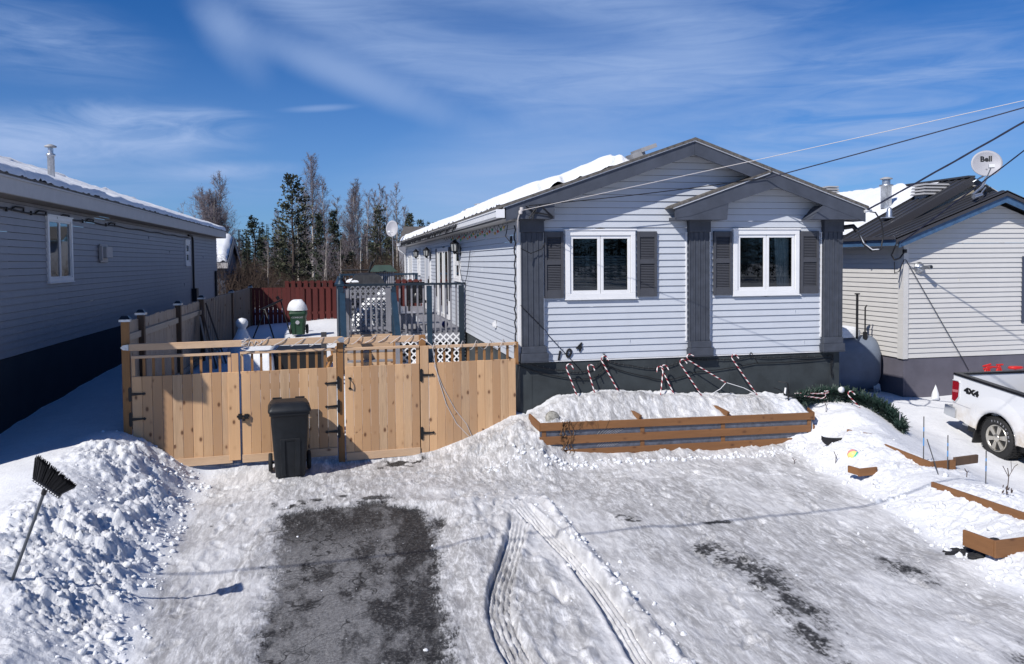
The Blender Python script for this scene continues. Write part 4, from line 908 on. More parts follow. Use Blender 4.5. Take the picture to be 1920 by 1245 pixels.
v_ = MB(); v_.lathe([(.13, 0), (.13, .035), (.10, .05), (.10, .075), (.075, .09), (.06, .10)], (12.87, NY-.01, 3.06), 18, ax=(0, -1, 0)); v_.lathe([(.045, 0), (.045, .22), (.052, .22), (.052, .27)], (12.87, NY-.06, 3.06), 12, ax=(.35, -1, .05)); v_.build('wall_vent', M['galv'], nh)
v_ = MB(); v_.lathe([(.04, 0), (.04, .012)], (12.87+.33*.27, NY-.06-.95*.27, 3.075), 12, ax=(.35, -1, .05)); v_.build('vent_mouth', M['black'], nh)
flue(nroof, 13.53, 18.0, 4.55, 5.34, .13, capr=1.15)
def louvre_vent(parent, x, y, z, w, d):
    m = MB(); m.box(x-w*.38, x+w*.38, y-d*.38, y+d*.38, z-.25, z+.26)
    for k in range(4):
        zz = z+.05+k*.075; q = 1-.04*k
        m.hexa([(x-w/2*q, y-d/2, zz), (x+w/2*q, y-d/2, zz), (x+w/2*q, y+d/2, zz), (x-w/2*q, y+d/2, zz), (x-w/2*q*.94, y-d/2*.9, zz+.045), (x+w/2*q*.94, y-d/2*.9, zz+.045), (x+w/2*q*.94, y+d/2*.9, zz+.045), (x-w/2*q*.94, y+d/2*.9, zz+.045)])
    return m.build('louvre_vent', M['ventgrey'], parent)
louvre_vent(nroof, 14.25, 17.3, 4.78, .78, .5); louvre_vent(nroof, 14.85, 22.4, 5.20, .42, .42)
v_ = MB(); v_.lathe([(.09, 0), (.07, .18), (.05, .26), (.0, .29)], (12.95, 17.1, URT(12.95)), 10); v_.lathe([(.20, .0), (.20, .02)], (12.95, 17.1, URT(12.95)+.02), 12); v_.build('vent_cap', M['galv'], nroof)
roof_snow('roof_snow', 'melting snow sheet on the metal roof of the cream house', 12.1, 14.75, 17.6, 35, lambda x, y: URT(x)+.065, .13, .12, 44, 50, 120,
          bare=lambda x, y: np.minimum(1, (y-18.15-(x-12.2)*.2+(fbm(x*2, y*2, 3)-.5)*.8)))
# ------------------------------------------------------------ wooden fence across the drive
FA = Vector((-3.14, 12.62, 0)); FBp = Vector((2.87, 13.20, 0)); FU = (FBp-FA).normalized(); FN = Vector((FU.y, -FU.x, 0))
FW = frame(FA, FU, FN); FLEN = (FBp-FA).length
def pickets(mb, F, u0, u1, w, z0, z1, n0, n1, gap=.0028, jit=.004):
    k = max(1, int(round((u1-u0)/w))); w = (u1-u0)/k
    for i in range(k):
        a = u0+i*w+gap/2; b = u0+(i+1)*w-gap/2; dz = random.uniform(-jit, jit); dn = random.uniform(-.0015, .0015)
        mb.lb(F, a, b, n0+dn, n1+dn, z0+random.uniform(-jit, jit), z1+dz)
def balusters(mb, F, u0, u1, z0, z1, n0, n1, sp=.131, w=.036):
    k = int(round((u1-u0)/sp))
    for i in range(1, k):
        u = u0+(u1-u0)*i/k+random.uniform(-.006, .006); mb.lb(F, u-w/2, u+w/2, n0, n1, z0, z1)
def t_hinge(parent, F, u, z, sgn, n):
    m = MB(); m.lb(F, u-.022, u+.022, n, n+.008, z-.085, z+.085)
    for zz in (-.09, .09): m.lathe([(.018, -.004), (.018, .006)], F(u, n+.004, z+zz), 8, ax=FN)
    pts = [(0, -.024), (.17, -.012), (.19, -.024), (.215, 0), (.19, .024), (.17, .012), (0, .024)]
    m.prism(pts if sgn > 0 else pts[::-1], lambda p, q, t: F(u+sgn*p, t, z+q), n+.002, n+.009)
    return m.build('hinge', M['black'], parent)
fence = thing('wood_fence', 'new pale pine fence across the drive beside the blue-grey house, with baluster strip on top', 'fence', tuple(FW(4.9, 0, .2)))
m = MB(); pickets(m, FW, 4.50, 5.99, .1365, .02, 1.648, .018, .036); m.lb(FW, 4.36, 4.495, .02, .04, .10, 1.93); m.build('picket_panel', M['pine'], fence, bevel=.0045)
m = MB(); balusters(m, FW, 4.50, 5.99, 1.60, 1.88, -.03, .006, .134); m.build('baluster_row', M['treated'], fence)
m = MB(); m.lb(FW, 4.50, 6.0, -.045, .05, 1.88, 1.925); m.build('top_rail', M['pine_h'], fence, bevel=.003)
slab(FW, 4.40, 6.0, -.05, -.01, 1.45, 1.54, 'back_rail', M['pine_h'], fence); slab(FW, 4.40, 6.0, -.05, -.01, .35, .44, 'back_rail', M['pine_h'], fence)
def post(u, z0, z1, w, mat_, cap=False, n=0.0):
    m = MB(); m.lb(FW, u-w/2, u+w/2, n-w/2, n+w/2, z0, z1); p = m.build('post', mat_, fence, bevel=.004)
    if cap:
        m = MB(); c = FW(u, n, z1); m.lb(FW, u-w*.72, u+w*.72, n-w*.72, n+w*.72, z1, z1+.035)
        m.build('cap_collar', M['galv'], p)
        m = MB(); q = w*.78
        V = [FW(u-q, n-q, z1+.035), FW(u+q, n-q, z1+.035), FW(u+q, n+q, z1+.035), FW(u-q, n+q, z1+.035), FW(u-q*.5, n-q*.5, z1+.085), FW(u+q*.5, n-q*.5, z1+.085), FW(u+q*.5, n+q*.5, z1+.085), FW(u-q*.5, n+q*.5, z1+.085)]
        m.hexa([V[3], V[2], V[1], V[0], V[7], V[6], V[5], V[4]]); m.build('solar_cap', M['plastic'], p)
    return p
post(.0, -.2, 2.46, .105, M['treated'], True); post(3.085, -.1, 2.04, .095, M['treated'], n=-.02); post(4.41, -.1, 2.10, .105, M['treated'], n=-.06); 
m = MB(); m.lb(FW, 5.985, 6.035, -.04, .045, 1.55, 1.93); m.build('post', M['treated'], fence)
m = MB(); m.lb(FW, .055, 3.12, .055, .095, 2.035, 2.135); bm_ = m.build('gate_beam', M['pine_h'], fence, bevel=.004)
m = MB(); m.lb(FW, 3.14, 4.36, -.085, -.045, 1.995, 2.10); m.build('gate_beam', M['pine_h'], fence, bevel=.004)
for u, n in ((-.005, .098), (3.085, .098)):
    m = MB(); m.prism([(-.02, -.035), (.055, -.045), (.055, .045), (-.02, .035), (-.055, 0)], lambda p, q, t, u=u, n=n: FW(u+p, t, 2.085+q), n-.002, n+.003); m.build('joist_bracket', M['galv'], fence)
G1 = 'gates of the pine fence'
def gate(label, u0, u1, zb, zt, rail_z, hinge_u, hinge_z, sgn, extra=None):
    g = thing('gate', label, 'gate', tuple(FW(u0, 0, zb)), G1)
    m = MB(); pickets(m, FW, u0, u1, .1405, zb+.115, zt, .020, .038); m.build('picket_panel', M['pine'], g, bevel=.0045)
    m = MB(); m.lb(FW, u0+.004, u1-.004, .040, .058, zb, zb+.125); m.build('bottom_board', M['pine_h'], g, bevel=.003)
    m = MB(); balusters(m, FW, u0+.03, u1-.03, zt-.05, rail_z-.005, -.028, .008); m.build('baluster_row', M['treated'], g)
    m = MB(); m.lb(FW, u0, u1, -.035, .045, rail_z-.012, rail_z+.028); m.build('top_rail', M['pine_h'], g, bevel=.003)
    slab(FW, u0, u0+.045, -.03, .018, zt-.05, rail_z-.013, 'frame_stile', M['pine'], g); slab(FW, u1-.045, u1, -.03, .018, zt-.05, rail_z-.013, 'frame_stile', M['pine'], g); slab(FW, u0+.05, u1-.05, -.035, .0, .45, .54, 'frame_rail', M['pine'], g); slab(FW, u0+.05, u1-.05, -.035, .0, 1.35, 1.44, 'frame_rail', M['pine'], g)
    for hu, hz_ in [(hinge_u, z) for z in hinge_z]: t_hinge(g, FW, hu, hz_, sgn, .045 if sgn else .04)
    return g
g1 = gate('left leaf of the double pine gate, hinged on the capped corner post', .07, 1.45, .26, 1.648, 1.925, .045, (1.39, 1.02), 1)
m = MB(); m.lb(FW, 1.40, 1.565, .042, .062, .30, 1.648); m.lb(FW, 1.46, 1.56, .0, .05, 1.64, 1.93); m.build('meeting_stile', M['pine'], g1, bevel=.003)
m = MB(); m.lb(FW, 1.52, 1.70, .064, .076, .955, .985); m.lb(FW, 1.54, 1.60, .063, .08, .925, 1.01); m.lb(FW, 1.63, 1.69, .045, .08, .925, 1.0); m.lb(FW, 1.60, 1.64, .07, .10, .90, .93); m.build('slide_bolt', M['black'], g1)
g2 = gate('right leaf of the double pine gate, hinged on the middle post behind the black bin', 1.585, 3.02, .25, 1.648, 1.925, 3.045, (1.40, 1.03, .63), -1)
g3 = gate('narrow pine walk gate with black heart-ended pull handle', 3.15, 4.345, .15, 1.648, 1.915, 4.372, (1.45, .50), 1)
m = MB(); hu = 3.225
for zz, s_ in ((1.46, 1), (1.30, -1)):
    m.prism([(0, -.03*s_), (.026, 0), (.014, .022*s_), (0, .012*s_), (-.014, .022*s_), (-.026, 0)][::s_], lambda p, q, t, zz=zz: FW(hu+p, t, zz+q), .04, .05)
m.tube([FW(hu, .045, 1.455), FW(hu, .085, 1.43), FW(hu, .09, 1.38), FW(hu, .085, 1.33), FW(hu, .045, 1.305)], .009, 6); m.build('pull_handle', M['black'], g3)
# cable wound round the gate beams
def helix(u0, u1, turns, r, nn, zc, seed):
    rd = random.Random(seed); P = []; N_ = int(turns*14)
    ph = [0]
    for i in range(N_+1):
        t = i/N_; A = turns*2*math.pi*t; rr = r*(1+.25*math.sin(i*.37+seed)); P.append(FW(u0+(u1-u0)*t+.10*math.sin(A)*.5, nn+rr*.75*math.cos(A), zc(t)+rr*math.sin(A)))
    return P
m = MB(); m.tube(helix(1.62, 3.02, 5, .066, .075, lambda t: 2.085-.004*t, 1), .006, 6); m.tube([FW(1.65+.05*math.sin(i*1.3), .10, 2.16-.012*i) for i in range(16)], .007, 5); m.tube([FW(1.70+.03*i, .10, 2.02+.10*abs(math.sin(i*1.1))) for i in range(8)], .007, 5)
tag(m.build('cable', M['wcable'], None, org=tuple(FW(1.6, .07, 2.08))), 'pale light cord wound round the beam over the double gate', 'cable')
m = MB(); m.tube(helix(3.15, 4.40, 6, .062, -.065, lambda t: 2.05, 2)+[FW(4.47, .06, 2.0), FW(4.55, .065, 1.93)], .006, 6); tag(m.build('cable', M['wcable'], None, org=tuple(FW(3.2, 0, 2.05))), 'pale light cord wound round the beam over the walk gate', 'cable')
m = MB(); P = [FW(4.56+1.4*i/90, .0+.075*math.cos(i*.42), 1.905+.075*math.sin(i*.42)) for i in range(91)]; m.tube(P, .006, 5)
m.tube([FW(4.56, .05, 1.93), FW(4.60, .055, 1.62), FW(4.66, .05, 1.35), FW(4.78, .05, .95), FW(4.95, .05, .62), FW(5.22, .07, .32), FW(5.34, .10, .24)], .0065, 6); m.tube([FW(4.58, .05, 1.62), FW(4.72, .05, 1.25), FW(4.93, .05, .85), FW(5.12, .05, .60), FW(5.2, .06, .40)], .006, 6)
m.tube([FW(5.13, .10, .33), FW(5.22, .13, .36), FW(5.34, .13, .33)], .006, 5)
tag(m.build('cable', M['wcable'], None, org=tuple(FW(4.6, 0, 1.9))), 'loose cord coiled on the fence rail and hanging down the pickets into the snow', 'cable')

# side fence running back along the left boundary
SF = frame((-3.16, 0, 0), (0, 1, 0), (1, 0, 0))
sf = thing('wood_fence', 'weathered pine boundary fence running back beside the shaded left house', 'fence', (-3.16, 12.8, .8))
m = MB(); pickets(m, SF, 12.72, 19.0, .142, .7, 2.45, -.03, -.012, jit=.012); m.build('picket_panel', M['oldpine'], sf)
m = MB()
y = 19.12
while y < 28.8: 
    m.lb(SF, y, y+.13, -.03, -.01, .8, 2.45+random.uniform(-.01, .01)); m.lb(SF, y+.14, y+.27, -.075, -.055, .8, 2.45); m.lb(SF, y+.135, y+.15, -.05, .02, .8, 2.44); y += .275
m.build('far_picket_panel', M['oldpine'], sf)
m = MB(); m.lb(SF, 12.7, 19.0, -.012, .03, 2.16, 2.26); m.lb(SF, 12.7, 19.0, -.012, .03, 1.1, 1.19); m.build('rail', M['pine_y'], sf)
def yard_post(y, z1, cap=True):
    m = MB(); m.lb(SF, y-.05, y+.05, -.03, .07, .5, z1); p = m.build('post', M['treatdark'], sf)
    if cap:
        m = MB(); m.lb(SF, y-.075, y+.075, -.055, .095, z1, z1+.035); m.build('cap_collar', M['galv'], p)
        m = MB(); m.lathe([(.10, .035), (.045, .085)], SF(y, .02, z1), 4, smooth=False); m.build('solar_cap', M['plastic'], p)
for y in (13.57, 16.48, 19.08): yard_post(y, 2.50)
for y in (24.0, 28.8): yard_post(y, 2.46)

# red stained fence closing the yard
rf = thing('red_fence', 'dark red stained board fence closing the back of the snowy yard', 'fence', (-1.8, 28.92, 1.1))
RF = frame((0, 28.92, 0), (1, 0, 0), (0, -1, 0)); RF2 = frame((0, 30.4, 0), (1, 0, 0), (0, -1, 0))
m = MB(); x = -3.15; k = 0
while x < .0:
    m.lb(RF, x, x+.135, .02, .04, 1.0, 2.42); m.lb(RF, x+.155, x+.21, -.06, -.04, 1.0, 2.40); x += .225 if x > -1.6 else .15
m.build('board_panel', M['redfence'], rf)
m = MB(); m.lb(RF, -3.15, .0, -.03, .015, 2.38, 2.44); m.lb(RF, -3.15, .0, -.03, .015, 1.5, 1.58); m.build('rail', M['redfence'], rf)
m = MB(); x = -2.1
while x < 5: m.lb(RF2, x, x+.135, .0, .02, 1.2, 2.64); m.lb(RF2, x+.14, x+.20, -.06, -.04, 1.2, 2.6); x += .225
m.lb(RF2, -2.1, 5, -.03, 0, 2.55, 2.6); m.build('taller_panel', M['redfence'], rf)

# ------------------------------------------------------------ bins and broom
def wheelie(name, label, loc, rot, W_, D_, H_, mb_mat, lidmat):
    t = thing(name, label, 'bin', loc); t.rotation_euler = (0, 0, rot); WORG[t] = (0, 0, 0)
    def ring(w, d, z, c=.05, y0=0): 
        pts = []
        for sx_, sy_ in ((1, 1), (-1, 1), (-1, -1), (1, -1)):
            for a in range(4):
                A = {(1, 1): 0, (-1, 1): 90, (-1, -1): 180, (1, -1): 270}[(sx_, sy_)]+a*30
                pts.append((sx_*(w/2-c)+c*math.cos(R(A)), y0+sy_*(d/2-c)+c*math.sin(R(A)), z))
        return pts
    m = MB(); hb = H_*.86
    m.loft([ring(W_*.70, D_*.68, 0, .05, .02), ring(W_*.73, D_*.72, .10, .05, .02), ring(W_*.86, D_*.88, hb*.72, .05), ring(W_*.90, D_*.92, hb-.05, .05), ring(W_*.96, D_*.98, hb-.045, .04), ring(W_*.96, D_*.98, hb, .04)], True)
    wf = W_*.70/2
    for sx_ in (-1, 1):                                  # moulded ribs round the recessed front panel
        m.hexa([(sx_*.10-.035, -D_*.355, .02), (sx_*.10+.035, -D_*.355, .02), (sx_*.10+.035, -D_*.30, .02), (sx_*.10-.035, -D_*.30, .02), (sx_*.11-.035, -D_*.440, hb*.58), (sx_*.11+.035, -D_*.440, hb*.58), (sx_*.11+.035, -D_*.38, hb*.58), (sx_*.11-.035, -D_*.38, hb*.58)])
    m.hexa([(-.14, -D_*.425, hb*.56), (.145, -D_*.425, hb*.56), (.145, -D_*.37, hb*.56), (-.14, -D_*.37, hb*.56), (-.14, -D_*.440, hb*.60), (.145, -D_*.440, hb*.60), (.145, -D_*.38, hb*.60), (-.14, -D_*.38, hb*.60)])
    m.build('body', mb_mat, t, bevel=.006)
    m = MB()
    m.loft([ring(W_, D_, hb+.002, .05, -.01), ring(W_*1.02, D_*1.02, hb+.025, .05, -.012), ring(W_*.97, D_*.97, hb+.06, .05, -.01), ring(W_*.86, D_*.80, hb+.12, .07, 0), ring(W_*.66, D_*.55, hb+.135, .07, .02)], True)
    m.box(-W_*.30, W_*.30, -D_*.34, -D_*.26, hb+.10, hb+.128)
    for sx_ in (-1, 1): m.box(sx_*W_*.38-.05, sx_*W_*.38+.05, -D_*.30, -D_*.22, hb+.07, hb+.118); m.box(sx_*W_*.28-.07, sx_*W_*.28+.07, D_*.46, D_*.53, hb+.03, hb+.135)
    m.tube([(-W_*.40, D_*.52, hb+.05), (W_*.40, D_*.52, hb+.05)], .018, 8)
    m.build('lid', lidmat, t, bevel=.005)
    m = MB(); m.tube([(-W_*.46, D_*.36, .13), (W_*.46, D_*.36, .13)], .014, 8); m.build('axle', M['black'], t)
    for sx_ in (-1, 1):
        m = MB(); m.lathe([(.05, -.032), (.125, -.030), (.14, -.018), (.14, .018), (.125, .030), (.05, .032)], (sx_*W_*.47, D_*.36, .14), 20, ax=(1, 0, 0)); m.build('wheel', M['rubber'], t)
    return t
wheelie('rubbish_bin', 'black wheeled rubbish bin standing on the icy drive before the double gate', (-.825, 12.33, .14), R(5), .60, .62, 1.13, M['binblack'], M['binblack'])
gb = wheelie('compost_bin', 'dark green lidded bin in the back yard with a tall snow cap', (-1.30, 24.0, 1.22), R(-4), .48, .48, .68, M['bingreen'], M['bingreen'])
V, F_ = text_mesh('COMPOST', .07, .002); m = MB(); m.add([(v[0], -.225-v[2], v[1]+.50) for v in V], F_)
m.add([(.06*math.cos(a*.785), -.215, .36+.06*math.sin(a*.785)) for a in range(8)], [tuple(range(8))]); m.build('lettering', M['dish'], gb)
def snow_lump(name, label, c, rx, ry, h, seed=0, power=.5, cat='snow cap'):
    m = MB(); N1, N2 = 18, 9; V = []
    rd = np.random.RandomState(seed); off = rd.rand()*20
    for j in range(N2+1):
        t = j/N2; z = h*math.sin(t*math.pi/2); q = math.cos(t*math.pi/2)**power if t < 1 else 0
        for i in range(N1):
            A = 2*math.pi*i/N1; w = 1+.22*(float(fbm(np.array([math.cos(A)*1.3+off]), np.array([math.sin(A)*1.3+t*1.5]), 3)[0])-.5)*2
            V.append((c[0]+rx*q*w*math.cos(A), c[1]+ry*q*w*math.sin(A), c[2]+z*w))
    m.add(V, [(j*N1+i, j*N1+(i+1) % N1, (j+1)*N1+(i+1) % N1, (j+1)*N1+i) for j in range(N2) for i in range(N1)], True); m.add(V[:N1], [tuple(range(N1-1, -1, -1))], False)
    return tag(m.build(name, M['snow'], None, org=c), label, cat)
snow_lump('snow_dome', 'domed cap of snow sitting on the green bin', (-1.30, 24.0, 1.92), .265, .25, .30, 4, .6)
# upside-down broom stuck in the pile
def broom():
    b0 = Vector((-2.93, 7.80, .50)); b1 = Vector((-2.565, 7.55, 1.335)); ax = (b1-b0).normalized()
    zb = hz(b0.x, b0.y); b0 = b0-ax*max(0, (b0.z-zb)+.12)/ax.z
    t = thing('broom', 'black angle broom with steel handle stuck upside down in the left snow pile', 'broom', tuple(b0))
    m = MB(); m.tube([b0, b1], .0135, 10); m.build('handle', mat('grey_handle', (.11, .12, .135), .35, metal=.5), t)
    rt = Vector(_r); s1 = (rt-ax*rt.dot(ax)).normalized(); nn = ax.cross(s1).normalized()
    m = MB(); m.tube([b1-ax*.02, b1+ax*.07], .022, 10)
    m.build('socket', M['plastic'], t)
    P = lambda s_, a_, n_: b1+s1*s_+ax*a_+nn*n_
    e0, e1, t0, t1 = (-.145, .085), (.125, .045), (-.155, .30), (.235, .135+.0)
    e0 = (-.125, .105); e1 = (.14, .035); t0 = (-.16, .315); t1 = (.235, .165)
    m = MB()
    m.hexa([P(e0[0], e0[1]-.03, -.028), P(e1[0], e1[1]-.03, -.028), P(e1[0], e1[1]-.03, .028), P(e0[0], e0[1]-.03, .028), P(e0[0], e0[1]+.012, -.024), P(e1[0], e1[1]+.012, -.024), P(e1[0], e1[1]+.012, .024), P(e0[0], e0[1]+.012, .024)]); m.build('head_block', M['plastic'], t, bevel=.006)
    m = MB()
    for i in range(12):
        q = (i+.5)/12; m.lathe([(.0075, 0), (.0075, .002)], P(e0[0]+(e1[0]-e0[0])*q, e0[1]+(e1[1]-e0[1])*q-.010, .030 if nn.y < 0 else -.030), 6, ax=(nn if nn.y < 0 else -nn))
    m.build('rivet_row', M['white'], t)
    m = MB(); rd = random.Random(3)
    for i in range(420):
        q = rd.random(); n_ = rd.uniform(-.022, .022); a = P(e0[0]+(e1[0]-e0[0])*q, e0[1]+(e1[1]-e0[1])*q+.01, n_); L_ = rd.uniform(.9, 1.0)
        z_ = P(t0[0]+(t1[0]-t0[0])*q, t0[1]+(t1[1]-t0[1])*q, n_*1.5); z_ = a+(z_-a)*L_; m.tube([a, z_], .0032, 3, caps=False)
    m.build('bristles', M['plastic'], t)
broom()

# ------------------------------------------------------------ deck
dk = thing('deck', 'raised grey deck with blue posts and stairs along the blue-grey house', 'deck', (1.4, 19.3, .9))
DX0, DX1, DY0, DY1, DZ = -.12, 2.88, 19.3, 30.6, 1.62
DF = frame((0, DY0, 0), (1, 0, 0), (0, -1, 0)); DS = frame((DX0, 0, 0), (0, 1, 0), (-1, 0, 0)); DB = frame((0, DY1, 0), (1, 0, 0), (0, -1, 0))
m = MB()
y = DY0
while y < DY1: m.box(DX0, DX1, y, y+.132, DZ-.035, DZ); y += .139
m.build('floor', M['deckgrey'], dk)
m = MB(); m.lb(DF, DX0, DX1, 0, .04, DZ-.24, DZ-.04); m.lb(DS, DY0, DY1, 0, .04, DZ-.24, DZ-.04); m.build('rim_board', M['deckgrey'], dk)
def dpost(F, u, z0, z1, w=.10, mt='deckblue', nm='post'):
    m = MB(); m.lb(F, u-w/2, u+w/2, -.03, w-.03, z0, z1); return m.build(nm, M[mt], dk, bevel=.004)
dpost(DF, 1.17, .8, 2.72); dpost(DF, 2.02, .8, 2.72, .12); dpost(DF, 2.80, .7, 2.72, .12, 'deckdark')
for y in (22.1, 25, 28): dpost(DS, y, .8, 2.72)
dpost(DB, -.05, 1.0, 2.8); dpost(DB, 1.4, 1.0, 2.8); dpost(DB, 2.72, 1.0, 2.8)
nw = dpost(DF, -.07, .8, 2.74, .13); m = MB(); m.lb(DF, -.16, .02, -.06, .11, 2.74, 2.79); m.lathe([(.095, 0), (.07, .05), (.035, .10), (.05, .13), (.05, .16), (.015, .20), (.03, .235), (.0, .25)], DF(-.07, .02, 2.79), 10); m.build('finial', M['deckblue'], nw)
m = MB(); m.lb(DF, -.15, 2.90, -.05, .09, 2.735, 2.785); m.build('handrail', M['deckdark'], dk)
m = MB(); m.lb(DS, DY0+.1, DY1, -.05, .09, 2.735, 2.785); m.build('handrail', M['deckdark'], dk)
m = MB(); m.lb(DB, -.1, 2.78, -.05, .09, 2.80, 2.87); m.build('handrail', M['deckblue'], dk)
def rail_bal(F, u0, u1, z0, z1, sp, mt, nm='baluster'):
    n_ = int((u1-u0)/sp)
    for i in range(n_):
        u = u0+(i+.5)*(u1-u0)/n_; m = MB(); m.lb(F, u-.02, u+.02, .0, .035, z0, z1); m.build(nm, M[mt], dk)
rail_bal(DF, 1.24, 1.95, 1.50, 2.735, .128, 'deckgrey'); rail_bal(DF, 2.09, 2.74, 1.50, 2.735, .128, 'deckgrey')
rail_bal(DS, DY0+.3, DY1, 1.5, 2.735, .30, 'deckgrey'); rail_bal(DB, .0, 2.7, 1.62, 2.8, .15, 'deckgrey')
gt = MB(); pickets(gt, DF, .20, 1.06, .123, 1.66, 2.70, .03, .05, gap=.082, jit=.01); gt.lb(DF, .19, 1.08, .012, .03, 2.45, 2.50); gt.lb(DF, .19, 1.08, .012, .03, 1.70, 1.76); gt.lb(DF, 1.02, 1.10, .01, .05, 1.64, 2.70); dg = gt.build('stair_gate', M['deckgrey'], dk)
def lattice(F, u0, u1, z0, z1, sp, w, n, mt, parent, nm='lattice'):
    """crossed strips clipped to the rectangle"""
    m = MB(); s2 = sp*math.sqrt(2)
    for sgn, nn in ((1, n), (-1, n+.008)):
        c = -(u1-u0)-(z1-z0)
        while c < (u1-u0)+(z1-z0):
            # line v = sgn*u + c, in local coordinates
            W_, H_ = u1-u0, z1-z0; pts = []
            if sgn > 0: a = max(0, -c); b = min(W_, H_-c); 
            else: a = max(0, c-H_); b = min(W_, c)
            if b-a > .01:
                va, vb = (a+c, b+c) if sgn > 0 else (c-a, c-b)
                A = F(u0+a, nn, z0+va); B = F(u0+b, nn, z0+vb); m.beam(A, B, .006, w, up=(F(0, 0, 0)-F(0, 0, 0)+Vector((0, 0, 1))))
            c += s2
    return m.build(nm, M[mt], parent)
lattice(frame((0, DY0+.35, 0), (1, 0, 0), (0, -1, 0)), .15, 1.12, 1.62, 2.72, .088, .028, 0, 'greylattice', dk)
m = MB(); m.lb(DF, -.02, .12, .02, .05, 1.55, 2.68); m.lb(DF, .135, .18, .0, .03, 1.55, 2.68); m.build('screen_board', M['deckgrey'], dk)
# stairs coming down towards the gate
m = MB()
for k in range(5):
    z = 1.62-.19*(k+1); y = DY0-.27*(k+1); m.box(.0, 1.15, y-.02, y+.27, z-.03, z); 
st = m.build('stair_treads', M['deckgrey'], dk)
m = MB()
for k in range(5): z = 1.62-.19*(k+1); y = DY0-.27*k-.03; m.box(.02, 1.13, y-.012, y+.008, z, z+.155)
m.build('stair_risers', M['pine_h'], dk)
for xa, xb in ((-.03, .01), (1.14, 1.18)):
    m = MB(); m.prism([(19.28, 1.58), (19.28, 1.38), (17.95, .45), (17.95, .7)], lambda p, q, t: (t, p, q), xa, xb); m.build('stringer', M['treated'], dk)
for x in (-.03, 1.16):
    m = MB(); m.prism([(19.25, 2.62), (19.25, 2.40), (17.95, 1.42), (17.95, 1.62)], lambda p, q, t: (t, p, q), x-.045, x+.045) if False else m.beam((x, 19.22, 2.50), (x+.02, 17.95, 1.52), .125, .20)
    m.build('stair_rail', M['deckblue'], dk, bevel=.004)
    m = MB(); m.box(x-.045, x+.045, 17.9, 17.99, .5, 1.5); m.build('newel_post', M['deckgrey'] if x > 1 else M['deckblue'], dk)
lattice(frame((0, DY0-.04, 0), (1, 0, 0), (0, -1, 0)), 1.24, 2.88, .75, 1.56, .112, .034, 0, 'lattice', dk, 'skirt_lattice')
snow_lump('snow_heap', 'snow heaped on the deck behind the stair gate', (.80, 20.5, 1.6), .72, .8, .95, 8, .8, 'snow heap')
snow_lump('snow_heap', 'melting snow patch on the deck boards beyond the mid rail', (1.75, 23.6, 1.6), .45, 1.6, .10, 9, .7, 'snow heap')

# things on the deck
bq = thing('barbecue', 'covered black barbecue on the deck corner with snow on its hood', 'barbecue', (.55, 20.5, 1.62))
m = MB(); m.loft([[(x*s_+.58, 20.5+y*s2, z) for x, y in ((-.5, -.3), (.5, -.3), (.5, .3), (-.5, .3))] for s_, s2, z in ((1.0, 1, 1.62), (1.02, 1, 2.5), (.95, .95, 2.72), (.60, .7, 2.98), (.35, .4, 3.03))], False); m.build('cover', mat('barbecue_cover', (.022, .023, .026), .55, var=.3, bump=.01, bscale=8), bq)
m = MB(); m.tube([(-.05, 20.6, 3.10), (.62, 20.5, 3.10)], .02, 8); m.tube([(.60, 20.5, 2.95), (.72, 20.5, 3.32)], .03, 8); m.tube([(.66, 20.5, 3.15), (.80, 20.5, 3.38)], .02, 8); m.build('lid_handle', M['black'], bq)
snow_lump('snow_streak', 'streak of snow lying on the barbecue cover', (.30, 20.33, 2.80), .24, .10, .10, 5, 1.4)
sb = thing('slatted_box', 'green-roofed slatted box standing behind the barbecue', 'box', (1.0, 20.9, 1.62))
m = MB()
for k in range(10): m.box(.74+k*.055, .77+k*.055, 20.78, 20.80, 2.60, 3.05)
for z in (2.6, 2.78, 2.95): m.box(.72, 1.31, 20.80, 20.83, z, z+.035)
m.box(.74, 1.30, 20.85, 21.2, 2.45, 3.02); m.build('slatted_body', M['dish'], sb)
m = MB(); m.hexa([(.68, 20.7, 3.05), (1.36, 20.7, 3.05), (1.36, 21.3, 3.05), (.68, 21.3, 3.05), (.80, 20.85, 3.22), (1.20, 20.85, 3.22), (1.20, 21.15, 3.22), (.80, 21.15, 3.22)]); m.build('roof', mat('green_painted_roof', (.03, .055, .045), .6, var=.2), sb)
m = MB(); m.box(.8, 1.25, 20.9, 21.1, 1.62, 2.5); m.build('stand', M['black'], sb)
ch = thing('patio_chair', 'black folded patio chair by the house wall on the deck', 'chair', (2.3, 25.5, 1.62))
m = MB(); m.box(2.0, 2.55, 25.2, 25.75, 2.0, 2.08); m.build('seat', M['plastic'], ch)
m = MB(); m.box(2.0, 2.55, 25.7, 25.8, 2.05, 2.65); m.lathe([(.14, 0), (.16, .1), (.1, .22)], (2.27, 25.5, 2.08), 10); m.build('backrest', M['plastic'], ch)
for x, y in ((2.03, 25.25), (2.5, 25.25), (2.03, 25.7), (2.5, 25.7)):
    m = MB(); m.tube([(x, y, 1.62), (x, y, 2.0)], .018, 6); m.build('leg', M['black'], ch)
m = MB(); m.lathe([(.0, -.09), (.06, -.07), (.085, 0), (.06, .07), (0, .09)], (2.45, 19.75, 1.74), 12); tag(m.build('ball', mat('blue_toy', (.02, .03, .16), .4), None, org=(2.45, 19.75, 1.65)), 'small dark blue toy ball on the deck behind the railing', 'toy')
bx = MB(); bx.box(1.72, 1.98, 19.42, 19.7, 1.625, 1.78); bx.box(1.70, 2.0, 19.40, 19.72, 1.78, 1.80); tag(bx.build('storage_crate', M['dish'], None, org=(1.8, 19.5, 1.62)), 'small grey crate on the deck edge beside the middle post', 'crate')
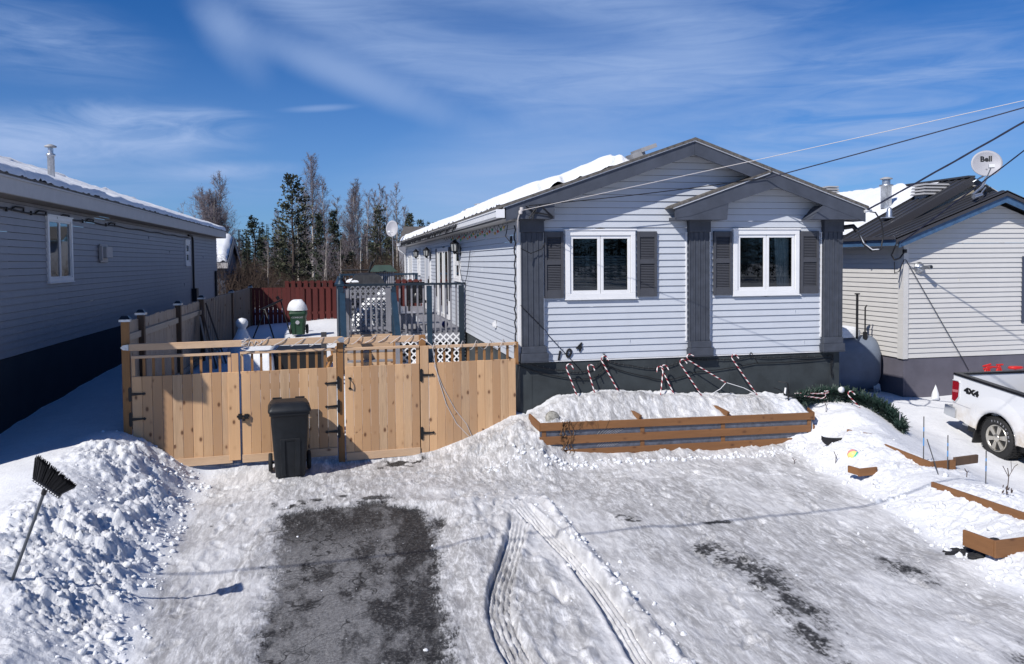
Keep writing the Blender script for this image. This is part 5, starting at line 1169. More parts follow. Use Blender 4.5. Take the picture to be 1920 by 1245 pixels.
m = MB(); m.box(1.20, 1.75, 19.9, 20.5, 1.625, 2.0); m.box(1.18, 1.77, 19.88, 20.52, 2.0, 2.03); tag(m.build('storage_crate', M['dish'], None, org=(1.5, 20, 1.62), bevel=.01), 'larger pale crate on the deck just right of the stair gate', 'crate')

# ------------------------------------------------------------ yard clutter
m = MB(); m.box(-1.42, -.46, 17.3, 18.6, .7, 1.40); m.box(-1.44, -.44, 17.28, 18.62, 1.40, 1.44)
tub = m.build('covered_tub', mat('black_tub', (.007, .007, .008), .6), None, org=(-1, 17.9, .8)); tag(tub, 'black box-shaped tub behind the double gate, half under snow', 'tub')
m = MB(); N_ = 16; V = []
for j in range(N_+1):
    for i in range(N_+1):
        x = -2.25+.85*i/N_; y = 16.9+1.9*j/N_; e = min(i, N_-i, j*1.0, N_-j)/N_
        V.append((x, y, .75+.72*min(1, e*9)**.5+.06*float(fbm(np.array([x*2]), np.array([y*2]), 3)[0])))
m.add(V, [(j*(N_+1)+i, j*(N_+1)+i+1, (j+1)*(N_+1)+i+1, (j+1)*(N_+1)+i) for j in range(N_) for i in range(N_)], True)
tag(m.build('snow_block', M['snow'], None, org=(-1.8, 17.8, .8)), 'squared bank of snow beside the black tub behind the gate', 'snow bank')
m = MB(); m.lb(frame((0, 17.0, 0), (1, 0, 0), (0, -1, 0)), -.47, -.36, 0, .1, .8, 1.86); tag(m.build('post', mat('grey_post', (.045, .045, .05), .7), None, org=(-.41, 17, .8)), 'short dark grey post standing in the yard behind the gate', 'post')
m = MB(); c = (-2.33, 19.5, .95)
m.lathe([(.42, 0), (.40, .18), (.30, .42), (.16, .66), (.10, .80), (.085, .84), (.13, .90), (.14, .98), (.10, 1.05), (0, 1.08)], c, 20)
tag(m.build('snowy_ornament', M['snow'], None, org=c), 'snow-draped cone with a round knob beside the boundary fence', 'ornament')
tr = thing('tripod_stand', 'black splayed metal stand poking out of the shaded yard snow', 'stand', (-2.3, 24.3, 1.1))
for a, b in (((-2.25, 24.3, 1.95), (-2.62, 24.2, 1.05)), ((-2.25, 24.3, 1.95), (-1.92, 23.6, 1.0)), ((-1.85, 24.8, 2.2), (-1.55, 24.6, 1.1))):
    m = MB(); m.tube([a, b], .022, 6); m.build('leg', M['black'], tr)
m = MB(); m.tube([(-2.35, 24.3, 1.95), (-1.8, 24.8, 2.2)], .03, 6); m.tube([(-1.9, 24.8, 2.2), (-1.95, 24.8, 2.3)], .05, 6); m.build('crossbar', M['black'], tr)
pg = 'planks leaning on the boundary fence'
for k, (x0, y0, x1, z1, w) in enumerate(((-2.72, 17.6, -3.08, 2.12, .10), (-2.65, 17.9, -3.09, 2.30, .14), (-2.60, 18.1, -3.05, 1.98, .10), (-2.50, 18.4, -3.08, 2.38, .09), (-2.62, 18.5, -3.0, 2.05, .12))):
    m = MB(); m.beam((x0, y0, .95), (x1, y0+.9, z1), w, .035, up=(1, 0, 0)); tag(m.build('plank', M['treatdark'] if k % 2 else M['oldpine'], None, org=(x0, y0, .95)),
        ['short grey plank nearest the gate, leaning on the boundary fence', 'wide dark plank leaning between the grey ones on the boundary fence', 'shortest pale plank leaning on the boundary fence', 'tallest dark plank leaning on the boundary fence', 'rearmost pale plank leaning on the boundary fence'][k], 'plank', pg)
m = MB(); m.tube([(-.25, 19.0, 1.0), (.0-.02, 19.1, 1.95)], .012, 5); tag(m.build('rod', M['black'], None, org=(-.25, 19, 1)), 'thin black rod leaning on the blue deck newel', 'rod')
sw = thing('sawhorse', 'tipped wooden sawhorse in the snow between gate post and deck stairs', 'sawhorse', (-.2, 16.4, .8))
for a, b in (((-.50, 16.3, .85), (-.14, 16.5, 1.60)), ((-.10, 16.7, .8), (-.24, 16.5, 1.55))):
    m = MB(); m.beam(a, b, .09, .04); m.build('leg', M['treated'], sw)
m = MB(); m.beam((-.35, 16.3, 1.35), (-.05, 16.6, 1.5), .04, .09); m.build('crossbar', M['treated'], sw)
# ------------------------------------------------------------ planters
pl = thing('planter', 'long raised planter of three brown boards with grey liner in front of the dark skirting', 'planter', (5.4, PLF, .1))
PF = frame((0, PLF, 0), (1, 0, 0), (0, -1, 0))
def slopeboard(mb, F, u0, u1, n0, n1, za0, za1, zb0, zb1):
    mb.hexa([F(u0, n1, za0), F(u1, n1, zb0), F(u1, n0, zb0), F(u0, n0, za0), F(u0, n1, za1), F(u1, n1, zb1), F(u1, n0, zb1), F(u0, n0, za1)])
m = MB(); slopeboard(m, PF, 3.03, 7.84, .005, .035, .585, .715, .535, .655); m.build('top_board', M['cedar'], pl, bevel=.003)
m = MB(); slopeboard(m, PF, 3.04, 7.80, .005, .035, .36, .49, .325, .445); m.build('middle_board', M['cedar'], pl, bevel=.003)
m = MB(); slopeboard(m, PF, 3.2, 7.45, .005, .035, .10, .265, .09, .235); m.build('bottom_board', M['cedar'], pl, bevel=.003)
m = MB(); slopeboard(m, PF, 3.02, 7.84, -.02, .002, .0, .69, .0, .63); m.build('liner', M['sheet'], pl)
for u in (3.09, 4.75, 6.18, 7.78): slab(PF, u-.035, u+.035, -.0, .012, .05, .60, 'batten', M['cedar'], pl)
for (x0, y0, z0), (x1, y1, z1) in (((3.03, PLF-.02, .64), (2.97, PLF+.5, .71)), ((3.03, PLF-.02, .42), (2.99, PLF+.4, .46)), ((7.86, PLF-.02, .59), (7.98, PLF+.35, .60)), ((7.86, PLF-.02, .37), (8.0, PLF+.3, .36))):
    m = MB(); m.beam((x0, y0, z0), (x1, y1, z1), .03, .13); m.build('side_board', M['cedar_y'], pl)
for x, z in ((4.62, .80), (6.18, .78), (3.95, .74)):
    m = MB(); m.beam((x+.10, PLF+.0, z-.09), (x-.06, PLF+.55, z+.02), .05, .09); m.build('cross_brace', M['cedar_y'], pl)
m = MB()
for i in range(16):
    a = 4.0+.35*random.random()+ (0 if i < 9 else .2); m.tube([PF(3.95+.02*i, .006, .45-.17*(i % 2)), PF(4.05+.03*i, .010, .57-.17*(i % 2))], .003, 4)
m.build('liner_creases', M['dish'], pl)
m = MB(); rd = random.Random(2)
for k in range(5):
    u = 3.36+.07*k*.6+rd.uniform(-.02, .02); P = [PF(u+.03*math.sin(i*.9+k), .05+.015*math.cos(i*1.3+k), .73-.045*i) for i in range(13+k)]; m.tube(P, .006, 4)
    for i in range(22):
        p = P[rd.randrange(len(P))]; d = Vector((rd.uniform(-1, 1), rd.uniform(-.8, .1), rd.uniform(-1, .6))).normalized(); s_ = d.cross(Vector((.3, .2, 1))).normalized(); L_ = rd.uniform(.025, .06)
        m.add([p, p+d*L_*.5+s_*L_*.28, p+d*L_, p+d*L_*.5-s_*L_*.28], [(0, 1, 2, 3)])
for k in range(24):
    a = PF(3.45+rd.random()*.75, .04, .70); m.tube([a, a+Vector((rd.uniform(-.1, .1), -.01, rd.uniform(-.14, .06)))], .003, 4)
tag(m.build('dry_vine', M['dry'], None, org=tuple(PF(3.4, .04, .2))), 'withered brown vine hanging over the left end of the long planter', 'vine')
m = MB(); sc_ = PF(3.27, -.12, .745); m.lathe([(.0, -.045), (.10, -.045), (.135, 0), (.10, .045), (0, .045)], sc_, 12, ax=(.2, -1, .45)); tag(m.build('stone', M['stone'], None, org=tuple(sc_)), 'round speckled stone resting on the snow at the left end of the long planter', 'stone')

def boxplanter(label, boards, org):
    t = thing('planter', label, 'planter', org)
    for nm, a, b, th, h, mt in boards:
        m = MB(); m.beam((a[0], a[1], a[2]-h/2), (b[0], b[1], b[2]-h/2), th, h); m.build(nm, M[mt], t, bevel=.003)
    return t
p2_ = boxplanter('half buried brown planter with black liner, nearest the white pickup wheel', [('side_board', (8.12, 11.1, .44), (8.10, 9.80, .40), .04, .15, 'cedar_y'), ('side_board', (8.16, 11.0, .30), (8.14, 9.84, .26), .03, .13, 'cedar_y'),
  ('end_board', (8.08, 9.78, .40), (8.52, 9.80, .40), .035, .14, 'cedar'), ('end_board', (8.10, 9.765, .26), (8.50, 9.785, .26), .035, .15, 'cedar'), ('back_board', (8.54, 9.84, .42), (9.05, 9.98, .40), .04, .12, 'treatdark')], (8.1, 9.8, .2))
m = MB(); m.beam((8.14, 11.0, .14), (8.12, 9.83, .14), .02, .3); m.build('liner', M['plastic'], p2_)
boxplanter('brown board planter edge running through the snow towards the right frame edge', [('side_board', (7.50, 9.02, .36), (7.58, 7.1, .38), .04, .17, 'cedar_y')], (7.5, 8, .2))
p4_ = boxplanter('lowest brown corner planter with black soil at the right edge of the drive', [('side_board', (6.50, 7.34, .36), (6.55, 6.98, .36), .035, .17, 'cedar_y'), ('end_board', (6.54, 6.97, .36), (7.6, 6.99, .38), .035, .18, 'cedar')], (6.5, 7, .15))
boxplanter('small brown board corner just poking out of the snow bank below the beach ball', [('side_board', (7.10, 10.22, .30), (7.14, 10.03, .30), .03, .10, 'cedar_y'), ('end_board', (7.12, 10.02, .30), (7.42, 10.02, .31), .03, .11, 'cedar')], (7.1, 10, .2))
m = MB(); m.beam((8.0, 11.55, .47), (8.22, 11.2, .45), .04, .07); tag(m.build('board_end', M['cedar'], None, org=(8.1, 11.4, .4)), 'splintered brown board end showing in the snow right of the beach ball', 'board')
m = MB(); rd = random.Random(6)
for i in range(34):
    x = 6.62+rd.random()*.42-.1; y = 7.12+rd.random()*.30; s_ = .02+.04*rd.random(); m.add((ICV*np.array([s_*1.4, s_, s_*.5])+np.array([x, y, hz(x, y)+.01])).tolist(), ICF, False)
for i in range(16):
    x = 6.45+rd.random()*.35; y = 7.45+rd.random()*.22; s_ = .012+.03*rd.random(); m.add((ICV*np.array([s_*1.8, s_, s_*.4])+np.array([x, y, hz(x, y)+.008])).tolist(), ICF, False)
tag(m.build('potting_soil', M['rubber'], None, org=(6.7, 7.2, .3)), 'black soil scattered on the snow inside the lowest corner planter', 'soil', kind='stuff')
# half-buried things on the bank
c = Vector((7.66, 11.42, hz(7.66, 11.42)))
m = MB(); V = []
for i in range(13):
    A = math.pi*(1.08+.84*i/12); V += [(c.x+.24*math.cos(A)*1.0, c.y-.05, c.z+.13+.17*math.sin(A)), (c.x+.25*math.cos(A)*.96, c.y-.05, c.z+.135+.035*math.sin(A)-.045*(i/12-.5))]
V2 = [(x, y+.025, z) for x, y, z in V]; n_ = len(V)
m.add(V+V2, [(2*i, 2*i+2, 2*i+3, 2*i+1) for i in range(12)]+[(n_+2*i, n_+2*i+1, n_+2*i+3, n_+2*i+2) for i in range(12)]+[(2*i, n_+2*i, n_+2*i+2, 2*i+2) for i in range(12)]+[(2*i+1, 2*i+3, n_+2*i+3, n_+2*i+1) for i in range(12)])
tag(m.build('pot_rim', M['plastic'], None, org=tuple(c)), 'black plastic crescent, the rim of a buried pot, in the right snow bank', 'pot')
c = Vector((7.60, 10.82, hz(7.60, 10.82)-.02)); bl = thing('beach_ball', 'small blue, green, pink and yellow beach ball half buried in the snow bank', 'ball', tuple(c))
ax_ = Vector((.25, -.6, .75)).normalized(); e_ = ax_.orthogonal().normalized(); g_2 = ax_.cross(e_)
for k, cc in enumerate(((.02, .18, .60), (.70, .28, .26), (.75, .62, .20), (.05, .45, .28), (.02, .18, .60), (.75, .70, .66))):
    m = MB(); V = []
    for j in range(7):
        T_ = math.pi*j/6
        for i in range(4): A = k*math.pi/3+i*math.pi/9; V.append(c+(ax_*math.cos(T_)+(e_*math.cos(A)+g_2*math.sin(A))*math.sin(T_))*.09)
    m.add(V, [(j*4+i, j*4+i+1, (j+1)*4+i+1, (j+1)*4+i) for j in range(6) for i in range(3)], True); m.build('panel', mat('ball_colour', cc, .4), bl)
# marker rods and dead stalks
SG = 'driveway marker rods in the right snow bank'
def stake(x, y, top, label, blue=True, lean=(0, 0)):
    z = hz(x, y)-.05; b = Vector((x, y, z)); t_ = Vector((x+lean[0], y+lean[1], top)); t = thing('marker_rod', label, 'marker rod', tuple(b), SG)
    m = MB(); m.tube([b, t_], .007, 6); m.build('rod', M['stakedark'], t)
    if blue:
        d = t_-b; m = MB(); m.tube([b+d*.45, b+d*.60], .0085, 6); m.tube([b+d*.72, b+d*.80], .0085, 6); m.build('blue_band', M['stakeblue'], t)
stake(8.10, 9.92, 1.02, 'tallest blue-banded marker rod, beside the planter nearest the pickup wheel')
stake(7.93, 9.40, .80, 'plain dark marker rod leaning over the corner of the planter nearest the pickup', False, (-.12, .1))
stake(8.33, 9.72, .78, 'blue-banded marker rod behind the corner of the planter nearest the pickup')
stake(8.32, 9.02, .72, 'blue-banded marker rod standing alone in front of the pickup wheel')
stake(7.72, 7.72, .66, 'plain dark marker rod closest to the right frame edge', False)
tw_ = MB(); b = Vector((8.12, 8.46, hz(8.12, 8.46)-.02))
tw_.tube([b, b+Vector((.02, 0, .20)), b+Vector((.0, 0, .30))], .006, 5); tw_.tube([b+Vector((.02, 0, .18)), b+Vector((-.07, 0, .33))], .005, 4); tw_.tube([b+Vector((.02, 0, .19)), b+Vector((.10, 0, .31)), b+Vector((.15, 0, .34))], .005, 4); tw_.tube([b+Vector((.06, 0, .25)), b+Vector((.05, 0, .38))], .004, 4)
tag(tw_.build('dead_twig', M['twig'], None, org=tuple(b)), 'forked leafless twig standing in the snow right of the marker rods', 'twig')
for x, y, h, lb in ((8.25, 9.28, .14, 'short dark stalk stub between the pickup planter and the lone marker rod'), (7.35, 10.9, .2, 'thin dead stalk in the snow left of the beach ball'), (6.95, 11.4, .12, 'tiny dead stalk at the bank foot near the long planter'), (8.3, 12.6, .2, 'thin dead stalk on top of the snow mound by the garland')):
    m = MB(); b = Vector((x, y, hz(x, y)-.02)); m.tube([b, b+Vector((.01, 0, h*.6)), b+Vector((-.02, .01, h))], .006, 5); m.tube([b+Vector((0, 0, h*.5)), b+Vector((.04, 0, h*.8))], .004, 4); tag(m.build('dead_stalk', M['twig'], None, org=tuple(b)), lb, 'stalk')
m = MB(); b = Vector((7.85, 8.2, hz(7.85, 8.2)))
for i in range(14): d = Vector((random.uniform(-.05, .05), random.uniform(-.05, .05), random.uniform(.0, .10))); s_ = Vector((.015, 0, .01)); m.add([b+d, b+d+s_, b+d+s_*1.4+Vector((0, 0, .03)), b+d+Vector((0, 0, .03))], [(0, 1, 2, 3)])
tag(m.build('dead_leaves', M['twig'], None, org=tuple(b)), 'little clump of dark dead leaves on the snow below the forked twig', 'leaves')

# ------------------------------------------------------------ candy canes, light strings, garland
CG = 'candy cane decorations'
def cane(a, b, label, L_hook=.13, face=1, flip=False):
    """from the foot b to the crook a, hook opening to +x*face"""
    a = Vector(a); b = Vector(b); up = (a-b).normalized(); side = Vector((face, 0, 0)); side = (side-up*side.dot(up)).normalized()
    if flip: side = up.cross(side).normalized()*1.0
    P = [b+(a-b)*i/14 for i in range(15)]; r_ = .055
    for i in range(1, 11): A = math.pi*i/10; P.append(a+side*(r_-r_*math.cos(A))+up*(r_*math.sin(A)*1.15))
    P.append(P[-1]-up*.05)
    m = MB(); n_ = 8; m.tube(P, .0108, n_)
    ob = m.build('candy_cane', M['cane'], None, org=tuple(b))
    s = 0; S_ = [0]
    for i in range(1, len(P)): s += (P[i]-P[i-1]).length; S_.append(s)
    at = ob.data.attributes.new('stripe', 'FLOAT', 'POINT'); vals = [S_[i]/.115+k/n_ for i in range(len(P)) for k in range(n_)]
    vals += [vals[0]]*(len(ob.data.vertices)-len(vals)); at.data.foreach_set('value', vals)
    return tag(ob, label, 'candy cane', CG)
cane((3.70, 13.10, 1.45), (3.885, 12.98, .90), 'leftmost striped candy cane leaning against the skirting')
cane((4.085, 13.12, 1.43), (4.19, 12.98, .92), 'second striped candy cane from the left against the skirting')
cane((4.335, 13.12, 1.56), (4.63, 12.98, .96), 'tall candy cane under the bunched string lights, third from the left')
cane((5.44, 13.08, 1.36), (5.305, 12.90, .82), 'candy cane of the crossed pair leaning left with its crook turned left', face=-1)
cane((5.44, 13.12, 1.37), (5.66, 12.90, .78), 'candy cane of the crossed pair leaning right with its crook turned right')
cane((5.78, 13.10, 1.45), (6.19, 12.97, .80), 'candy cane with wide crook just left of the middle column base')
cane((5.93, 13.10, 1.52), (6.62, 13.06, 1.10), 'candy cane hanging slanted from cords under the middle column', face=1, flip=False)
cane((6.79, 13.14, 1.50), (7.20, 13.0, .86), 'rightmost upright candy cane under the right window')
cane((8.42, 12.86, .86), (7.82, 12.80, .90), 'candy cane lying flat on the garland end by the planter corner', face=1)
cane((8.30, 12.75, .80), (7.95, 12.72, .86), 'short candy cane lying below the flat one on the garland', face=1)
cane((8.78, 12.62, .83), (8.98, 12.55, .60), 'candy cane with pale crook half buried beyond the snow mound')
m = MB(); m.tube([(6.62, 13.06, 1.10), (6.5, 13.03, 1.0), (6.35, 13.02, .93), (6.2, 12.98, .80)], .006, 5); m.tube([(6.64, 13.06, 1.10), (6.95, 13.03, 1.0), (7.22, 13.0, .86), (7.28, 12.9, .80)], .006, 5)
tag(m.build('cord', M['white'], None, org=(6.62, 13.06, 1.1)), 'white cord running from the slanted candy cane down to the snow', 'cord')
# dark light string along the skirting
def sagline(a, b, sag, n=14, jit=0):
    a = Vector(a); b = Vector(b); return [a+(b-a)*i/n-Vector((0, 0, sag*4*(i/n)*(1-i/n)))+Vector((random.uniform(-jit, jit),)*3) for i in range(n+1)]
FY = 13.285
ls = thing('string_lights', 'dark unlit string lights swagged along the skirting behind the candy canes', 'string lights', (2.9, FY, 1.6))
m = MB()
pts = [(2.7, FY-.10, 1.68), (3.05, FY-.10, 1.56), (3.7, FY-.02, 1.40), (4.1, FY-.02, 1.38), (4.42, FY-.02, 1.58), (4.9, FY-.02, 1.45), (5.5, FY-.02, 1.38), (5.96, FY-.02, 1.55), (6.5, FY-.02, 1.50), (7.22, FY-.02, 1.53), (8.0, FY-.02, 1.50), (8.85, FY-.02, 1.50)]
for a, b in zip(pts, pts[1:]): m.tube(sagline(a, b, .03), .007, 5)
pts2 = [(2.9, FY-.03, 1.52), (3.6, FY-.02, 1.30), (4.2, FY-.02, 1.24), (4.5, FY-.02, 1.45), (5.2, FY-.02, 1.24), (5.6, FY-.02, 1.16), (6.1, FY-.02, 1.28), (7.3, FY-.02, 1.40), (8.85, FY-.02, 1.44)]
for a, b in zip(pts2, pts2[1:]): m.tube(sagline(a, b, .02), .008, 5)
for k in range(5): m.tube([(4.40+.012*k+.03*math.sin(k+t), FY-.03, 1.66-.05*t+.02*math.cos(k*2)) for t in range(6)], .006, 4)
m.tube([(7.22+.03*math.cos(t), FY-.02, 1.55+.05*math.sin(t)) for t in range(7)], .007, 4); m.tube([(7.3, FY-.02, 1.50), (7.36, FY-.02, 1.39)], .008, 4)
for k in range(3): m.tube([(8.86+.03*math.sin(t*1.3+k), FY-.02, 1.52-.09*t) for t in range(6)], .006, 4)
m.tube([(2.92, FY-.11, 2.55), (3.36, FY-.12, 2.10), (3.42, FY-.05, 2.02), (4.0, FY-.03, 1.40)], .006, 5)
m.build('wire', M['cable'], ls)
for i in range(60):
    a, b = pts[i % 11], pts[i % 11+1]; t = (i//11+.5)/6; p = Vector(a)+(Vector(b)-Vector(a))*t; m = MB(); m.tube([p, p-Vector((random.uniform(-.01, .01), 0, .035))], .006, 4); m.build('bulb', M['stakedark'], ls)
# string with coloured bulbs under the left eave and down the corner
el = thing('string_lights', 'unlit multicoloured bulbs looped under the left eave of the blue-grey house', 'string lights', (2.7, 14, 4))
m = MB(); P = [(2.84, 13.34+.0*i, 3.95-.075*i) for i in range(32)]; P = [(2.86+.012*math.sin(i*1.9), 13.31+.02*math.cos(i*2.3), 3.9-.075*i) for i in range(31)]; m.tube(P, .012, 4)
for i in range(22): y = 13.6+i*.42; m.tube(sagline((2.80, y, 3.96), (2.80, y+.42, 3.96), .05+.02*(i % 3), 6), .005, 4)
m.tube([(2.80, 13.6, 3.92), (2.74, 13.5, 3.72), (2.80, 13.4, 3.62)], .008, 4); m.tube(sagline((2.86, 18.2, 3.55), (2.86, 20.2, 3.5), .75, 14), .008, 4)
m.tube([(2.82, 13.42+.05*math.cos(i), 3.66+.06*math.sin(i)) for i in range(9)], .014, 4)
m.build('wire', M['cable'], el)
cols = [mat('bulb_amber', (.45, .30, .06), .3), mat('bulb_green', (.05, .25, .12), .3), mat('bulb_red', (.40, .06, .04), .3)]
for q, cm in enumerate(cols):
    for i in range(q, 26, 3): y = 13.9+i*.28; m = MB(); m.lathe([(.008, .02), (.022, 0), (.012, -.03), (0, -.04)], (2.79, y, 3.90-.025*(i % 4)), 6); m.build('bulb', cm, el)
gl_ = thing('string_lights', 'tangled small light string hooked along the left gutter of the blue-grey house', 'string lights', (2.46, 20, 4.1))
m = MB()
for i in range(70): y = 17.5+i*.25; m.tube([(2.465, y, 4.13), (2.44, y+.06, 4.02-.06*random.random()), (2.45, y+.14, 4.12), (2.455, y+.25, 4.13)], .010, 4)
m.build('wire', M['cable'], gl_)
# fallen artificial garland
gd = thing('fir_garland', 'bushy green artificial fir garland fallen over the snow by the planter end', 'garland', (8.6, 12.9, .7))
path = [(7.9, 12.75, .80), (8.15, 12.95, .80), (8.5, 13.05, .82), (8.9, 12.95, .80), (9.15, 12.85, .72), (9.32, 12.6, .66), (9.42, 12.35, .52), (9.42, 12.15, .42), (9.33, 11.95, .36)]
m = MB(); rd = random.Random(9)
for i in range(5200):
    t = rd.random()*(len(path)-1.001); k = int(t); p = Vector(path[k]).lerp(Vector(path[k+1]), t-k); q = math.sin(math.pi*min(1, max(.12, t/(len(path)-1))))*.5+.5
    d = Vector((rd.gauss(0, 1), rd.gauss(0, 1), rd.gauss(0, 1))).normalized(); o = p+d*rd.uniform(.02, .15)*q; o.z = max(o.z, hz(o.x, o.y)+.005)
    n_ = (d+Vector((rd.uniform(-.5, .5), rd.uniform(-.5, .5), rd.uniform(-.2, .6)))).normalized(); s_ = n_.orthogonal().normalized().cross(n_); L_ = rd.uniform(.05, .10)
    m.add([o-s_*.009, o+s_*.009, o+n_*L_+s_*.005, o+n_*L_-s_*.005], [(0, 1, 2, 3)])
m.build('tinsel_needles', M['garland'], gd)
m = MB(); m.tube(path, .02, 6); m.tube([(7.55, 12.72, .90), (7.9, 12.75, .84), (8.2, 12.8, .84)], .012, 5); m.tube([(7.62, 12.7, 1.10), (7.63, 12.70, .66)], .012, 5); m.tube([(7.40, 12.8, 1.02), (7.50, 12.75, .98), (7.58, 12.72, .90)], .01, 5); m.tube([(7.52, 12.85, 1.12), (7.64, 12.75, 1.10), (7.66, 12.72, .92)], .01, 5); m.build('frame_wire', M['black'], gd)
m = MB(); m.lathe([(.0, -.03), (.05, -.03), (.055, .03), (0, .035)], (8.72, 12.78, .93), 8, ax=(0, -1, .3)); m.build('white_bulb', M['white'], gd)
m = MB(); m.tube([(7.6, 12.74, 1.02), (7.58, 12.74, .88)], .018, 6); m.build('white_peg', M['white'], gd)
m = MB(); m.tube([(9.36, 12.05, .22), (9.37, 12.05, .62)], .014, 6); tag(m.build('peg', M['dish'], None, org=(9.36, 12.05, .3)), 'pale peg upright in the snow at the far end of the garland', 'peg')

# ------------------------------------------------------------ tank beside the cream house
tk = thing('oil_tank', 'rounded blue-grey oil tank with two upright pipes between the houses', 'tank', (11.6, 17, .0))
m = MB(); rings = []
for i, (dy, q) in enumerate(((0, .10), (.015, .45), (.05, .72), (.11, .90), (.19, .985), (.28, 1), (1.5, 1), (1.6, .98), (1.68, .85), (1.74, .5), (1.75, .1))):
    ring = []
    for k in range(28):
        A = 2*math.pi*k/28; w = .42*q; hh = .30+.36; zc = .80
        x = w*math.cos(A); z = (.24 if math.sin(A) > 0 else -.24)*q+ .42*q*math.sin(A); ring.append((11.62+x, 16.15+dy+.0, zc+z))
    rings.append(ring)
TK = Matrix.Translation((11.62, 17.0, 0))@Matrix.Rotation(R(80), 4, 'Z')@Matrix.Translation((-11.62, -17.0, 0))
rings = [[TK@Vector(p) for p in r] for r in rings]; m.loft(rings, True); m.build('shell', M['tank'], tk)
m = MB(); m.tube([(11.75, 16.62, 1.40), (11.75, 16.62, 2.45)], .028, 8); m.lathe([(.06, 0), (.06, .03)], (11.75, 16.62, 2.44), 8); m.build('vent_pipe', M['black'], tk)
m = MB(); m.tube([(12.02, 16.7, 1.35), (12.02, 16.7, 1.55)], .05, 8); m.tube([(12.02, 16.7, 1.5), (12.02, 16.7, 2.12), (12.06, 16.7, 2.18)], .018, 8); m.build('fill_pipe', M['black'], tk)
m = MB(); m.tube([(11.33, 16.62, 1.40), (11.33, 16.62, 1.60), (11.30, 16.6, 1.65), (11.24, 16.58, 1.64), (11.22, 16.56, 1.58)], .025, 8); m.build('gooseneck', M['black'], tk)
m = MB()
for x in (11.0, 12.1): m.box(x-.04, x+.04, 16.75, 16.95, -.2, .45)
m.build('legs', M['tank'], tk)
snow_lump('snow_ridge', 'crusty snow lying along the top of the oil tank', (11.35, 16.98, 1.42), .72, .30, .24, 12, .4)
icm = MB()
for i in range(7): icm.tube([(12.2+.03*i, 16.6+.01*i, .42-.02*i), (12.2+.03*i, 16.6, .10+.03*(i % 3))], [.02, .004], 5)
tag(icm.build('icicles', M['snow'], None, org=(12.3, 16.6, .1)), 'short icicles under the right end of the oil tank', 'icicles')
snow_lump('snow_spike', 'small upright spike of snow against the cream house skirting', (13.15, 15.75, .05), .085, .085, .34, 21, 2.6, 'snow')

